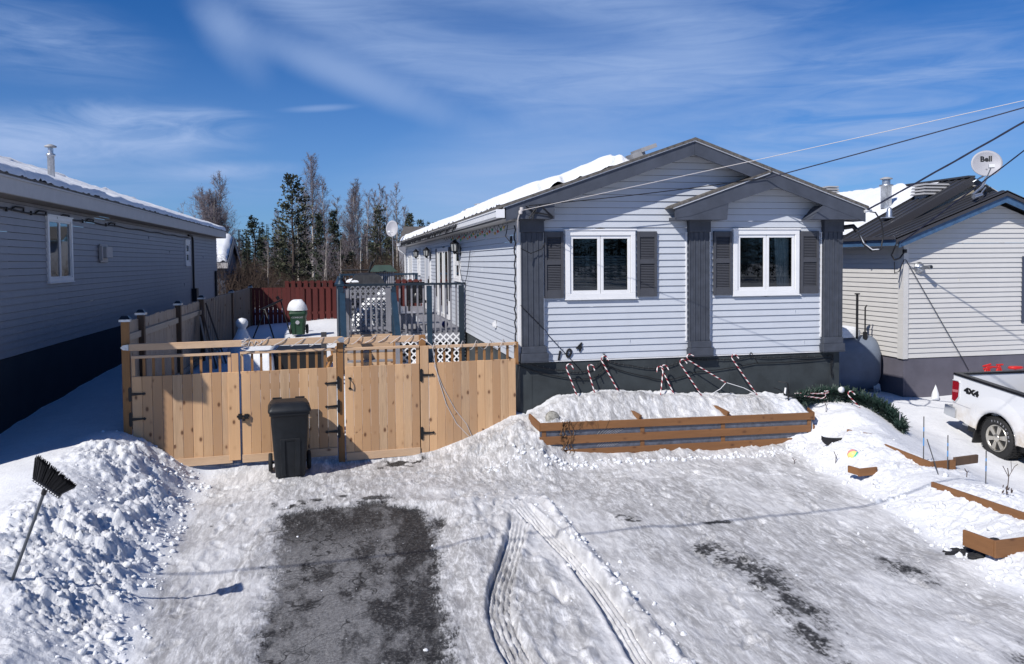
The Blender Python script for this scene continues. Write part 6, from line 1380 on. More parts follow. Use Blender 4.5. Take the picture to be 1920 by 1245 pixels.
# ------------------------------------------------------------ pickup
def pickup():
    t = thing('pickup_truck', 'white four-wheel-drive pickup with snow in its open bed, parked by the cream house', 'pickup truck', (12.05, 13.95, -.47))
    th_, pt_ = R(-2), R(5.5)                                                        # heading; nose down the sloping drive
    h = Vector((math.sin(th_)*math.cos(pt_), -math.cos(th_)*math.cos(pt_), -math.sin(pt_))); s_ = Vector((-math.cos(th_), -math.sin(th_), 0)); up_ = s_.cross(h)
    if up_.z < 0: up_ = -up_
    O = Vector((12.10, 14.0, .94))-up_*1.40
    Fp = lambda l, w, z: O+h*l-s_*w+up_*z                                           # w 0 on the visible side, 2.0 on the far side
    WC, WR = 1.2, .41
    def arch(cx, r, n=12): return [(cx+r*math.cos(math.pi*i/n), .40+r*math.sin(math.pi*i/n)) for i in range(n+1)]
    prof = [(0, 1.36), (.02, 1.0), (.06, .62), (.12, .52)]+[(x, z) for x, z in arch(WC, .50)[::-1]][0:0]
    def side(w0, w1):
        top = [(5.9, .50), (5.92, .85), (5.75, 1.08), (4.55, 1.20), (2.34, 1.22), (2.30, 1.385), (0.0, 1.385)]
        bot = [(0, 1.385), (.015, 1.0), (.05, .62), (.12, .50), (WC-.50, .46)]+[(WC-.50*math.cos(math.pi*i/14), .42+.47*math.sin(math.pi*i/14)) for i in range(15)]+[(WC+.52, .46), (WC+3.15, .44)]+[(WC+3.66-.48*math.cos(math.pi*i/14), .42+.46*math.sin(math.pi*i/14)) for i in range(15)]+[(5.4, .46)]
        pts = bot+top[:-1]
        m = MB(); n_ = len(pts); V = [Fp(l, w0, z) for l, z in pts]+[Fp(l, w1, z) for l, z in pts]
        m.add(V, [tuple(range(n_)), tuple(range(2*n_-1, n_-1, -1))]+[(i, i+n_, (i+1) % n_+n_, (i+1) % n_) for i in range(n_)]); return m
    m = side(0.02, .10); m.build('near_side_panel', M['truck'], t, bevel=.012)
    m = side(1.90, 1.98); m.build('far_side_panel', M['truck'], t, bevel=.012)
    for cx in (WC, WC+3.66):                              # fender flares
        fl = MB(); V = []; n_ = 20
        for i in range(n_+1):
            A = math.pi*(.02+.96*i/n_); c_, s2 = math.cos(A), math.sin(A)
            for r_, w_ in ((.49, .03), (.50, .004), (.56, -.004), (.68, .006), (.80, .0205)): V.append(Fp(cx+c_*r_*1.02, w_, .42+s2*r_*.97))
        fl.add(V, [(i*5+k, i*5+k+1, (i+1)*5+k+1, (i+1)*5+k) for i in range(n_) for k in range(4)], True)
        fl.build('wheel_arch_flare', M['truck'], t)
    m = MB()
    for w0, w1 in ((-.0, .16), (1.84, 2.0)): m.hexa([Fp(0, w0, 1.37), Fp(2.30, w0, 1.37), Fp(2.30, w1, 1.37), Fp(0, w1, 1.37), Fp(0, w0+.01, 1.415), Fp(2.30, w0+.01, 1.415), Fp(2.30, w1-.01, 1.415), Fp(0, w1-.01, 1.415)])
    m.hexa([Fp(-.01, .1, 1.37), Fp(.09, .1, 1.37), Fp(.09, 1.9, 1.37), Fp(-.01, 1.9, 1.37), Fp(-.01, .1, 1.41), Fp(.09, .1, 1.41), Fp(.09, 1.9, 1.41), Fp(-.01, 1.9, 1.41)]); m.build('bed_rail_cap', M['plastic'], t, bevel=.006)
    m = MB(); m.hexa([Fp(0.0, .10, .62), Fp(.07, .10, .62), Fp(.07, 1.9, .62), Fp(0, 1.9, .62), Fp(0.0, .10, 1.38), Fp(.07, .10, 1.38), Fp(.07, 1.9, 1.38), Fp(0, 1.9, 1.38)]); m.build('tailgate', M['truck'], t, bevel=.008)
    m = MB(); m.hexa([Fp(.07, .10, .70), Fp(2.28, .10, .70), Fp(2.28, 1.9, .70), Fp(.07, 1.9, .70), Fp(.07, .10, .74), Fp(2.28, .10, .74), Fp(2.28, 1.9, .74), Fp(.07, 1.9, .74)])
    m.hexa([Fp(.07, 1.84, .74), Fp(2.28, 1.84, .74), Fp(2.28, 1.90, .74), Fp(.07, 1.90, .74), Fp(.07, 1.84, 1.37), Fp(2.28, 1.84, 1.37), Fp(2.28, 1.90, 1.37), Fp(.07, 1.90, 1.37)]); m.build('bed_liner', M['plastic'], t)
    m = MB(); V = [Fp(*p) for p in ((2.06, .05, .45), (4.35, .05, .45), (4.35, 1.95, .45), (2.06, 1.95, .45))]
    m.loft([[Fp(l, w, z) for l, w in ((a, e), (b, e), (b, 2-e), (a, 2-e))] for a, b, e, z in ((2.32, 4.5, .06, .45), (2.32, 4.6, .04, 1.2), (2.36, 4.5, .08, 1.25), (2.62, 3.95, .24, 1.86), (2.72, 3.8, .30, 1.92))], False); m.build('cab', M['truck'], t, bevel=.02)
    m = MB()
    for w_, e_ in ((.06, 1), (1.94, -1)): m.add([Fp(2.62, w_+.045*e_, 1.31), Fp(4.25, w_+.045*e_, 1.31), Fp(3.85, w_+.165*e_, 1.80), Fp(2.76, w_+.165*e_, 1.80)], [(0, 1, 2, 3)])
    m.add([Fp(4.47, .2, 1.32), Fp(4.47, 1.8, 1.32), Fp(4.0, 1.68, 1.82), Fp(4.0, .32, 1.82)], [(0, 1, 2, 3)]); m.build('cab_window', M['plastic'], t)
    m = MB(); m.loft([[Fp(l, w, z) for l, w in ((4.4, .08), (5.85, .14), (5.85, 1.86), (4.4, 1.92))] for z in (.5, 1.1, 1.19)], False); m.build('bonnet', M['truck'], t, bevel=.02)
    m = MB(); m.hexa([Fp(.35, .15, .30), Fp(5.6, .15, .30), Fp(5.6, 1.85, .30), Fp(.35, 1.85, .30), Fp(.35, .15, .60), Fp(5.6, .15, .60), Fp(5.6, 1.85, .60), Fp(.35, 1.85, .60)]); m.build('chassis', M['black'], t)
    for cx in (WC, WC+3.66):
        m = MB(); n_ = 14; V = []
        for i in range(n_+1):
            A = math.pi*i/n_
            for w_ in (.03, .42): V.append(Fp(cx-.49*math.cos(A), w_, .42+.465*math.sin(A)))
        m.add(V, [(2*i, 2*i+1, 2*i+3, 2*i+2) for i in range(n_)])
        m.build('wheel_well', M['black'], t)
    m = MB(); m.loft([[Fp(l, w, z) for l, z in ((-.20, .50), (.02, .50), (.04, .66), (-.18, .70))] for w in (.02, .12, 1.88, 1.98)], False); bmp = m.build('rear_bumper', M['chrome'], t, bevel=.02)
    m = MB(); m.loft([[Fp(l, w, z) for l, z in ((-.10, .50), (.16, .50), (.16, .70), (-.14, .72))] for w in (-.01, .03)], False); m.build('bumper_end', M['chrome'], t, bevel=.02)
    m = MB(); m.prism([(.02, .86), (.11, .84), (.19, .96), (.19, 1.22), (.16, 1.26), (.005, 1.24)], lambda p, q, z: Fp(p, z, q), .004, .04); tl = m.build('tail_lamp', M['glassred'], t)
    m = MB(); m.prism([(.03, 1.02), (.17, 1.04), (.17, 1.09), (.02, 1.07)], lambda p, q, z: Fp(p, z, q), .001, .03); m.build('lamp_band', M['glasswhite'], tl)
    m = MB(); 
    for a, b in (((.0, .85), (.115, .825)), ((.115, .825), (.205, .95)), ((.205, .95), (.205, 1.235)), ((.205, 1.235), (.165, 1.275)), ((.165, 1.275), (.0, 1.26))): m.beam(Fp(a[0], .010, a[1]), Fp(b[0], .010, b[1]), .02, .016)
    m.build('lamp_surround', M['dishl'], tl)
    V, F_ = text_mesh('4X4', .17, .003, .0, .012); m = MB(); m.add([Fp(.52+v[0]*1.3, .014-v[2], 1.13+v[1]*.85+.0*v[0]) for v in V], F_); m.build('lettering', M['black'], t)
    m = MB(); m.hexa([Fp(WC-.62, .06, .10), Fp(WC-.59, .06, .10), Fp(WC-.59, .30, .10), Fp(WC-.62, .30, .10), Fp(WC-.52, .04, .62), Fp(WC-.49, .04, .62), Fp(WC-.49, .30, .62), Fp(WC-.52, .30, .62)]); m.build('mud_flap', M['rubber'], t)
    m = MB(); m.tube([Fp(.10, .26, .36), Fp(.55, .30, .36)], .035, 10); m.build('exhaust_pipe', M['galv'], t)
    m = MB(); m.beam(Fp(.12, .018, .80), Fp(WC-.5, .018, .80), .004, .006); m.beam(Fp(WC+.6, .018, .80), Fp(4.2, .018, .80), .004, .006); m.build('body_crease', M['dish'], t)
    def wheel(cx, w0, sg):
        c = Fp(cx, w0, WR); ax = s_*sg
        w = MB(); w.lathe([(.250, -.02), (.29, .018), (.36, .024), (.402, -.005), (.412, -.05), (.412, -.24), (.40, -.28), (.30, -.29)], c, 40, ax=ax); tyre = w.build('tyre', M['rubber'], t)
        tr_ = MB()
        for k in range(44):
            A = 2*math.pi*k/44; e = h*math.cos(A)+up_*math.sin(A); g = -h*math.sin(A)+up_*math.cos(A)
            for o_, sk in ((-.03, .4), (-.14, 0), (-.25, -.4)): p = c+e*.410+ax*o_; tr_.hexa([p+g*.012*a+ax*.035*b+e*z for z in (0, .012) for a, b in ((-1, -1), (1, -1), (1, 1), (-1, 1))])
        tr_.build('tread_blocks', M['rubber'], tyre)
        if sg > 0:
            V, F_ = text_mesh('F', .01); le = MB()
            for i, chh in enumerate('FIRESTONE'):
                V, F_ = text_mesh(chh, .055, .001, 0, .001); A = R(112-i*13); e = h*math.cos(A)+up_*math.sin(A); g = (h*math.sin(A)-up_*math.cos(A))
                le.add([c+e*(.325+v[1])+g*v[0]+ax*(.0225+v[2]) for v in V], F_)
            le.build('tyre_lettering', M['dish'], tyre)
        rm = MB(); rm.lathe([(.258, -.20), (.225, -.19), (.222, -.02), (.245, .012), (.258, .012), (.262, -.01)], c, 36, ax=ax, caps=False)
        for k in range(6):
            A = 2*math.pi*(k+.25)/6; e = h*math.cos(A)+up_*math.sin(A); g = -h*math.sin(A)+up_*math.cos(A)
            a = c+e*.05+ax*-.005; b = c+e*.232+ax*.004
            rm.hexa([a-g*.030-ax*.03, a+g*.030-ax*.03, b+g*.052-ax*.03, b-g*.052-ax*.03, a-g*.028+ax*.004, a+g*.028+ax*.004, b+g*.048, b-g*.048])
        rm.lathe([(.075, -.02), (.075, .012), (.06, .022), (.0, .024)], c, 20, ax=ax); rim = rm.build('rim', M['rimmetal'], t)
        d = MB(); d.lathe([(0, -.10), (.215, -.10), (.215, -.09), (0, -.09)], c, 24, ax=ax); d.build('brake_disc', M['black'], rim)
    wheel(WC, .06, 1); wheel(WC+3.66, .06, 1); wheel(WC, 1.94, -1); wheel(WC+3.66, 1.94, -1)
    m = MB(); V = []; N_ = 14
    for j in range(N_+1):
        for i in range(N_+1):
            l = .55+1.72*i/N_; w = .16+1.66*j/N_; e = min(i, N_-i+3, j, N_-j)/N_; V.append(Fp(l, w, .76+.42*min(1, e*6)**.5*(.75+.25*i/N_)+.05*float(fbm(np.array([l*2.]), np.array([w*2.]), 3)[0])))
    m.add(V, [(j*(N_+1)+i, j*(N_+1)+i+1, (j+1)*(N_+1)+i+1, (j+1)*(N_+1)+i) for j in range(N_) for i in range(N_)], True)
    tag(m.build('bed_snow', M['snow'], None, org=tuple(Fp(1, 1, .8))), 'snow filling the open bed of the white pickup', 'snow')
M['rimmetal'] = mat('dusty_alloy', (.55, .52, .46), .3, metal=.9, var=.25, vscale=3)
pickup()
rb = thing('garden_ornament', 'red spindly metal garden ornament standing behind the pickup bed', 'ornament', (14.3, 15.3, .1))
m = MB()
for a, b in (((14.0, 15.3, .62), (14.12, 15.3, .86)), ((14.12, 15.3, .86), (14.22, 15.3, .62)), ((14.05, 15.3, .84), (14.42, 15.3, .80)), ((14.32, 15.3, .62), (14.42, 15.3, .86)), ((14.42, 15.3, .86), (14.52, 15.3, .64)), ((14.0, 15.3, .84), (14.2, 15.3, .88)), ((14.36, 15.3, .86), (14.52, 15.3, .86)), ((14.02, 15.3, .78), (14.22, 15.3, .80)), ((14.12, 15.3, .86), (14.12, 15.3, .1)), ((14.42, 15.3, .86), (14.42, 15.3, .1))): m.tube([a, b], .022, 6)
m.build('tube_frame', M['red'], rb)
m = MB(); m.lathe([(.0, -.03), (.10, -.03), (.12, 0), (.10, .03), (0, .03)], (0, 0, 0), 12); m.v = [(14.86+x*1.6, 15.3+y, .78+z) for x, y, z in m.v]; m.tube([(14.86, 15.3, .78), (14.86, 15.3, .1)], .015, 6); tag(m.build('red_disc', M['red'], None, org=(14.86, 15.3, .1)), 'flat red oval paddle on a stick right of the red garden ornament', 'ornament')

# ------------------------------------------------------------ satellite dishes
def sat_dish(c, nrm, rx, ry, label, mt, txt=None, foot=None):
    c = Vector(c); n_ = Vector(nrm).normalized(); u = n_.cross(Vector((0, 0, 1))).normalized()*-1; v = u.cross(n_)*-1
    if v.z < 0: v = -v
    t = thing('satellite_dish', label, 'satellite dish', tuple(foot or c))
    m = MB(); V = []; NR, NA = 7, 32; dep = .07
    for s_, off in ((0, 0), (1, -.012)):
        for j in range(NR+1):
            q = j/NR
            for k in range(NA): A = 2*math.pi*k/NA; V.append(c+u*rx*q*math.cos(A)+v*ry*q*math.sin(A)+n_*(dep*(q*q-1)+off))
    o = (NR+1)*NA; F_ = []
    for b in (0, o):
        for j in range(NR):
            for k in range(NA): f = (b+j*NA+k, b+j*NA+(k+1) % NA, b+(j+1)*NA+(k+1) % NA, b+(j+1)*NA+k); F_.append(f if b == 0 else f[::-1])
    for k in range(NA): F_.append((NR*NA+k, NR*NA+(k+1) % NA, o+NR*NA+(k+1) % NA, o+NR*NA+k))
    m.add(V, F_, True); m.build('reflector', M[mt], t)
    m = MB(); lo = c-v*ry*1.02; fe = c-v*ry*.75+n_*.42; m.tube([lo-n_*.05, fe], .014, 6); m.build('feed_arm', M['dishl'], t)
    m = MB(); m.box(-.06, .06, -.035, .035, -.03, .05); m.v = [tuple(fe+u*x+n_*y+v*z) for x, y, z in m.v]; m.build('feed_horn', M['dishl'], t)
    if txt:
        V, F_ = text_mesh(txt, .17, .002, 0, .006); m = MB(); pr_ = lambda x, y: dep*(((x/rx)**2+(y/ry)**2)-1)
        m.add([c+u*v_[0]+v*(v_[1]+.12)+n_*(pr_(v_[0], v_[1]+.12)+.006+v_[2]) for v_ in V], F_); m.build('lettering', M['black'], t)
    if foot:
        m = MB(); m.tube([c-n_*.05-v*ry*.4, c-n_*.18-v*ry*.7, foot], .022, 8); m.build('mast', M['galv'], t)
    return t
sat_dish((14.90, 16.25, 5.50), (-.50, -.85, .25), .33, .32, 'round grey satellite dish reading Bell on the peak of the cream house', 'dish', 'Bell', (14.75, 16.5, 5.08))
m = MB(); m.tube([(14.2, 15.9, 4.72), (14.55, 16.0, 4.92), (14.85, 16.2, 5.15)], .03, 8); m.tube([(14.3, 15.8, 4.70), (14.6, 15.95, 4.9)], .016, 6); m.tube([(14.1, 15.75, 4.66), (14.35, 15.8, 4.72)], .05, 8); tag(m.build('mast_bracket', M['galv'], None, org=(14.2, 15.9, 4.7)), 'steel mast bracket and cable clamp just below the Bell dish', 'bracket')
sat_dish((2.15, 36, 4.78), (-.3, -.9, .25), .27, .38, 'small pale satellite dish on a pole beyond the far end of the deck', 'dish', None, (2.2, 36.1, 1.2))

# ------------------------------------------------------------ overhead wires and their pole
PX_, PY_ = 14.0, 5.3
po = thing('utility_pole', 'wooden utility pole by the neighbouring drive carrying the house wires', 'pole', (PX_, PY_, -.5))
m = MB(); m.lathe([(.15, -1), (.11, 10.9)], (PX_, PY_, -.5), 14); m.build('pole', M['treatdark'], po)
m = MB(); m.box(PX_-.7, PX_+.7, PY_-.16, PY_-.06, 9.95, 10.07); m.build('crossarm', M['treatdark'], po)
def wire(a, b, sag, r, mt, label, tw=False, n=40):
    m = MB(); P = sagline(a, b, sag, n); m.tube(P, r, 5)
    if tw:
        for ph in (0, 2.1, 4.2): m.tube([p+Vector((0, .5, .8)).normalized()*r*.9*math.sin(i*.8+ph)+Vector((.7, -.5, 0))*r*.9*math.cos(i*.8+ph) for i, p in enumerate(P)], r*.7, 4)
    return tag(m.build('overhead_wire', M[mt], None, org=tuple(a)), label, 'wire')
wire((2.90, 12.93, 4.13), (PX_, PY_, 6.51), .05, .0048, 'wcable', 'thin pale overhead wire from the left eave corner of the blue-grey house')
wire((7.32, 12.93, 4.71), (PX_, PY_, 6.94), .07, .0100, 'navycable', 'black overhead wire fixed at the small gable peak')
wire((9.32, 12.93, 4.16), (PX_, PY_, 9.06), .10, .0115, 'navycable', 'thick twisted power cable from the right eave tip of the blue-grey house', True)
wire((12.15, 15.66, 3.62), (PX_, PY_, 10.19), .10, .0095, 'navycable', 'twisted power cable from the corner of the cream house', True)
wire((PX_, PY_, 6.45), (-34, 3.6, 6.9), .35, .017, 'cable', 'heavy street cable running overhead across the front of the drives', n=60)
wire((PX_, PY_, 6.45), (60, 7.6, 6.9), .35, .017, 'cable', 'heavy street cable continuing past the pole to the right')
m = MB(); m.tube(sagline((3.02, 12.925, 4.21), (7.30, 12.92, 4.72), .03, 20), .008, 5)
m.tube([(2.97, 12.93, 4.20), (3.12, 12.93, 4.10), (3.35, 12.93, 4.06), (3.42, 12.92, 4.0)], .012, 5); m.tube([(3.02, 12.93, 4.0), (3.12, 12.92, 4.14), (3.22, 12.93, 4.22), (3.35, 12.93, 4.10), (3.44, 12.92, 4.02)], .010, 5)
m.tube([(3.08, 12.93, 3.98), (3.16, 12.93, 4.22)], .010, 5); m.tube([(2.90, 13.0, 3.5), (3.1, 13.15, 3.42), (3.3, 13.15, 3.5), (3.36, 13.2, 3.6)], .008, 5)
tag(m.build('service_cable', M['cable'], None, org=(3, 12.93, 4.1)), 'black service cables bunched on the left eave return and along the gable', 'cable')
m = MB(); m.tube([(2.88, 12.94, 4.12), (2.84, 12.94, 4.0), (2.86, 13.1, 3.8), (2.90, 13.26, 3.62)], .010, 6); m.lathe([(.03, -.03), (.035, 0), (.03, .03)], (2.90, 12.93, 4.15), 8); m.lathe([(.03, -.03), (.035, 0), (.03, .03)], (2.88, 12.93, 4.10), 8)
tag(m.build('service_cable', M['wcable'], None, org=(2.88, 12.94, 4.1)), 'pale cable and insulator knobs on the left eave corner', 'cable')
m = MB(); m.tube([(9.05, 13.2, 3.86), (9.20, 13.15, 3.88), (9.26, 13.1, 3.80)], .045, 8); m.build('tmp', M['black'], None, org=(9.1, 13.2, 3.8)); bpy.data.objects.remove(bpy.data.objects['tmp'])
wh = thing('weatherhead', 'black weatherhead with looping service cable at the right column top', 'weatherhead', (9.1, 13.2, 3.86))
m2 = MB(); m2.tube([(9.05, 13.2, 3.86), (9.20, 13.15, 3.88), (9.26, 13.1, 3.78)], .045, 8); m2.build('hood', M['black'], wh)
m2 = MB(); m2.tube([(9.26, 13.08, 3.76), (9.30, 13.0, 3.55), (9.45, 12.95, 3.42), (9.62, 12.93, 3.45), (9.66, 12.92, 3.7), (9.62, 12.92, 3.95), (9.50, 12.93, 4.12), (9.34, 12.93, 4.14)], .014, 6); m2.build('cable_loop', M['cable'], wh)
m2 = MB(); m2.tube([(9.27, 13.08, 3.74), (9.32, 13.0, 3.56), (9.46, 12.95, 3.44), (9.58, 12.93, 3.45)], .012, 6); m2.tube([(9.28, 12.93, 4.14), (9.42, 12.93, 4.16)], .03, 6); m2.build('bare_wire', M['dishl'], wh)
m = MB(); m.tube([(12.0, 15.62, 3.58), (11.95, 15.7, 3.35), (12.1, 15.8, 3.24), (12.35, 15.95, 3.28), (12.48, 15.96, 3.42)], .018, 6); m.tube([(12.1, 15.8, 3.2), (12.15, 15.85, 2.95), (12.3, 15.9, 2.98), (12.48, 15.96, 3.25)], .01, 5)
m.tube([(12.5, 15.95, 3.25), (12.55, 15.94, 3.18), (14.0, 15.94, .98), (14.2, 15.94, .66)], .008, 5); m.lathe([(.05, 0), (.05, .08)], (12.48, 15.95, 3.40), 8)
tag(m.build('service_cable', M['cable'], None, org=(12.1, 15.8, 3.2)), 'dark cables looping at the cream house corner with one slanting across its wall', 'cable')

# ------------------------------------------------------------ trees
def rot_about(v, ax, a): return Matrix.Rotation(a, 3, ax)@v
def bare_tree(x, y, H, spread, seed, label, stems=1, mt='twigred', trunk='birch', dens=1.0, group='bare birches behind the yard', start=.22):
    rd = random.Random(seed); z0 = gz(x, y)-.1; t = thing('birch_tree', label, 'tree', (x, y, z0), group)
    tm, bm2, tw = MB(), MB(), MB()
    for s_ in range(stems):
        a0 = rd.random()*6.28; lean = (.10 if stems == 1 else .22)*rd.random()*H*.35; hh = H*(1 if s_ == 0 else rd.uniform(.72, .96)); P = []
        ox, oy = (0, 0) if stems == 1 else (math.cos(a0)*.25, math.sin(a0)*.25)
        N_ = 14; wx = wy = 0
        for i in range(N_+1):
            q = i/N_; wx += rd.uniform(-.03, .03)*hh*.12; wy += rd.uniform(-.03, .03)*hh*.12
            P.append(Vector((x+ox+math.cos(a0)*lean*q**1.4+wx, y+oy+math.sin(a0)*lean*q**1.4+wy, z0+hh*q)))
        r0 = .010*hh+.02; tm.tube(P, [r0*(1-.93*i/N_) for i in range(N_+1)], 6)
        nb = int(46*dens*hh/9)
        for k in range(nb):
            q = start+(1-start)*(k/nb)**.9; i = min(N_-1, int(q*N_)); b = P[i].lerp(P[i+1], q*N_-i); A = rd.random()*6.28
            L_ = spread*(1.05-q)**.75*rd.uniform(.65, 1.1)*(1 if q > .3 else .8)+.25; up = rd.uniform(.75, 1.6)
            d = Vector((math.cos(A), math.sin(A), up)).normalized(); Q = [b]; n2 = 6
            for j in range(n2): d = (d+Vector((rd.uniform(-.16, .16), rd.uniform(-.16, .16), rd.uniform(-.02, .14)))).normalized(); Q.append(Q[-1]+d*L_/n2)
            rb_ = max(.006, r0*.30*(1.1-q)); bm2.tube(Q, [rb_*(1-.8*j/n2) for j in range(n2+1)], 4, caps=False)
            for s2 in range(int(20*dens)):
                j = rd.randrange(1, n2+1); b2 = Q[j]; d2 = (d+Vector((rd.gauss(0, .7), rd.gauss(0, .7), rd.gauss(.25, .5)))).normalized(); L2 = L_*rd.uniform(.15, .42); q1 = b2+d2*L2*.5; d3 = (d2+Vector((rd.gauss(0, .3), rd.gauss(0, .3), rd.gauss(.0, .35)))).normalized(); q2 = q1+d3*L2*.5
                tw.tube([b2, q1, q2], [.0075, .0055, .003], 3, caps=False, smooth=False)
                for s3 in range(3):
                    b3 = q1.lerp(q2, rd.random()); d4 = (d3+Vector((rd.gauss(0, .6), rd.gauss(0, .6), rd.gauss(.0, .5)))).normalized(); tw.tube([b3, b3+d4*L2*.6], [.0045, .0028], 3, caps=False, smooth=False)
    tm.build('trunk', M[trunk], t); bm2.build('limbs', M[trunk if trunk != 'birch' else 'twig'], t); tw.build('crown', M[mt], t); return t
def conifer(x, y, H, spread, seed, label, loose=0.0, mt='needle', start=.08, group='dark conifers behind the yard'):
    rd = random.Random(seed); z0 = gz(x, y)-.1; t = thing('spruce_tree' if loose < .3 else 'pine_tree', label, 'tree', (x, y, z0), group)
    tm, nd, bm2 = MB(), MB(), MB(); r0 = .013*H+.03; P = [Vector((x+rd.uniform(-.02, .02)*i*.3, y, z0+H*i/10)) for i in range(11)]; tm.tube(P, [r0*(1-.95*i/10) for i in range(11)], 7)
    lv = int(H*(7.5 if loose < .3 else 4.6))
    for k in range(lv):
        q = start+(1-start)*k/lv; z = z0+H*q; nb = rd.randint(5, 7) if loose < .3 else rd.randint(3, 5)
        prof = (1-q)**.85 if loose < .3 else (1-q)**.62*(.6+.4*math.sin(min(1, q*2.2)*1.57))
        for j in range(nb):
            A = rd.random()*6.28; L_ = spread*prof*rd.uniform(.6, 1.15)+.06; dr = rd.uniform(-.28, .05) if loose < .3 else rd.uniform(.0, .45)
            d = Vector((math.cos(A), math.sin(A), dr)).normalized(); b = Vector((x, y, z)); e = b+d*L_+Vector((0, 0, L_*(.10 if loose < .3 else .16)))
            bm2.tube([b, b.lerp(e, .5)-Vector((0, 0, .02)), e], [.010+.006*L_, .007, .003], 3, caps=False, smooth=False)
            n_ = int((9 if loose < .3 else 8)+L_*14)
            for c_ in range(n_):
                f = rd.uniform(.12 if loose < .3 else .35, 1.02); p = b.lerp(e, f)+Vector((rd.gauss(0, .05), rd.gauss(0, .05), rd.gauss(0, .035)))*(1+loose)
                dd = (d*.8+Vector((rd.gauss(0, .6), rd.gauss(0, .6), rd.gauss(-.15 if loose < .3 else .25, .45)))).normalized(); s_ = dd.cross(Vector((rd.gauss(0, 1), rd.gauss(0, 1), 1))).normalized(); l_ = rd.uniform(.10, .21)*(1.0+.35*loose); w_ = rd.uniform(.018, .04)*(1.1+loose)
                nd.add([p, p+dd*l_*.5+s_*w_, p+dd*l_, p+dd*l_*.5-s_*w_], [(0, 1, 2, 3)])
    tm.build('trunk', M['bark'], t); bm2.build('branches', M['bark'], t); nd.build('crown', M[mt], t); return t
def at_px(px_, Y): d = _fw+_r*(px_-PPX)/FPX; return d[0]*Y/d[1]
def topz(px_, py_, Y): d = _fw+_r*(px_-PPX)/FPX-_u*(py_-PPY)/FPX; return CZ+d[2]*Y/d[1]
T_ = [('b', 405, 336, 52, 1.75, 'broad many-stemmed bare birch just behind the shed', dict(stems=5, dens=1.15)),
      ('b', 350, 380, 60, .7, 'wispy bare treetop alone above the left roof', dict(dens=.5)),
      ('b', 588, 296, 58, 1.75, 'tallest bare birch, rising behind the open pine', dict(dens=1.3)),
      ('b', 560, 375, 52, 1.1, 'bare birch showing left of the open pine', dict(dens=.8)),
      ('b', 653, 346, 56, 1.15, 'bare birch with fine reddish crown right of the two dark spruces', dict(dens=1.25, stems=2)),
      ('b', 690, 362, 60, 1.0, 'bare birch left of the bushy spruce behind the far dish', dict(dens=.9)),
      ('b', 716, 352, 62, 1.1, 'bare birch standing just behind the bushy spruce', dict(dens=1.0)),
      ('b', 745, 348, 60, .85, 'slim bare birch directly above the far satellite dish', dict(dens=1.0)),
      ('b', 602, 440, 42, .9, 'small pale-stemmed birch in front of the spruces behind the red fence', dict(dens=.8, stems=2)),
      ('b', 640, 450, 44, .8, 'thin pale birch sapling nearest the deck corner', dict(dens=.6)),
      ('b', 676, 430, 44, .8, 'leaning white-barked birch sapling right of the barbecue handle', dict(dens=.6)),
      ('b', 503, 455, 44, .7, 'thin pale birch sapling above the left end of the red fence', dict(dens=.6)),
      ('p', 551, 328, 50, 1.75, 'tall open-branched dark pine behind the red fence', dict(loose=.75, mt='needle2', start=.12)),
      ('p', 479, 406, 52, 1.0, 'short irregular pine right of the shed', dict(loose=.6, mt='needle')),
      ('c', 601, 398, 48, .75, 'narrow dark spruce next to the tall open pine', dict(loose=0)),
      ('c', 627, 393, 50, .85, 'narrow pointed dark spruce, right one of the close pair', dict(loose=0)),
      ('p', 714, 385, 54, 1.25, 'bushy dark spruce left of the far satellite dish', dict(loose=.4, mt='needle2')),
      ('c', 770, 398, 58, 1.1, 'dense olive spruce above the outbuilding roof', dict(loose=.15, mt='needle2')),
      ('p', 791, 412, 62, .8, 'small jagged spruce top between the olive spruce and the roof snow', dict(loose=.4)),
      ('p', 809, 418, 62, .7, 'tiny spruce top just over the snowy roof edge', dict(loose=.4)),
      ('c', 660, 470, 52, 1.0, 'low dark spruce behind the barbecue', dict(loose=.1))]
EX = [('b', 520, 400, 60, .9, 'far bare birch just left of the open pine crown'), ('b', 612, 340, 66, 1.1, 'far bare birch between the tallest birch and the dark spruce pair'), ('b', 634, 372, 68, .9, 'far bare birch peeking over the right dark spruce'),
      ('b', 672, 352, 70, 1.1, 'far bare birch in the middle of the reddish birch cluster'), ('b', 703, 362, 70, 1.0, 'far bare birch left of the bushy spruce top'), ('b', 730, 366, 70, .9, 'far bare birch right of the bushy spruce top'), ('b', 758, 390, 70, .9, 'far bare birch left of the dense olive spruce'),
      ('b', 425, 400, 60, .9, 'thin bare birch on the right flank of the many-stemmed birch'), ('b', 445, 455, 56, .7, 'low bare birch above the hedge bush'), ('b', 575, 350, 66, 1.1, 'far bare birch hidden in the open pine crown'),
      ('p', 530, 440, 60, 1.2, 'low dark pine left of the open pine'), ('c', 570, 430, 60, 1.2, 'dark spruce filling the gap below the tallest birch'), ('c', 645, 440, 62, 1.1, 'far dark spruce right of the narrow pair'), ('p', 690, 420, 64, 1.2, 'far bushy pine left of the bushy spruce'), ('c', 735, 440, 64, 1.2, 'far dark spruce below the satellite dish'), ('p', 500, 480, 58, 1.1, 'low scrubby pine above the red fence corner'), ('c', 610, 470, 46, .9, 'low spruce right above the red fence')]
for e_ in EX: T_.append((*e_, dict(dens=1.1) if e_[0] == 'b' else dict(loose=.35 if e_[0] == 'p' else .1)))
for i, (k, px_, py_, Y_, sp, lb, kw) in enumerate(T_):
    x = at_px(px_, Y_); H = topz(px_, py_, Y_)-gz(x, Y_)+.1
    (bare_tree if k == 'b' else conifer)(x, Y_, H, sp*(1.4 if k == 'b' else 1.08), 100+i, lb, **kw)
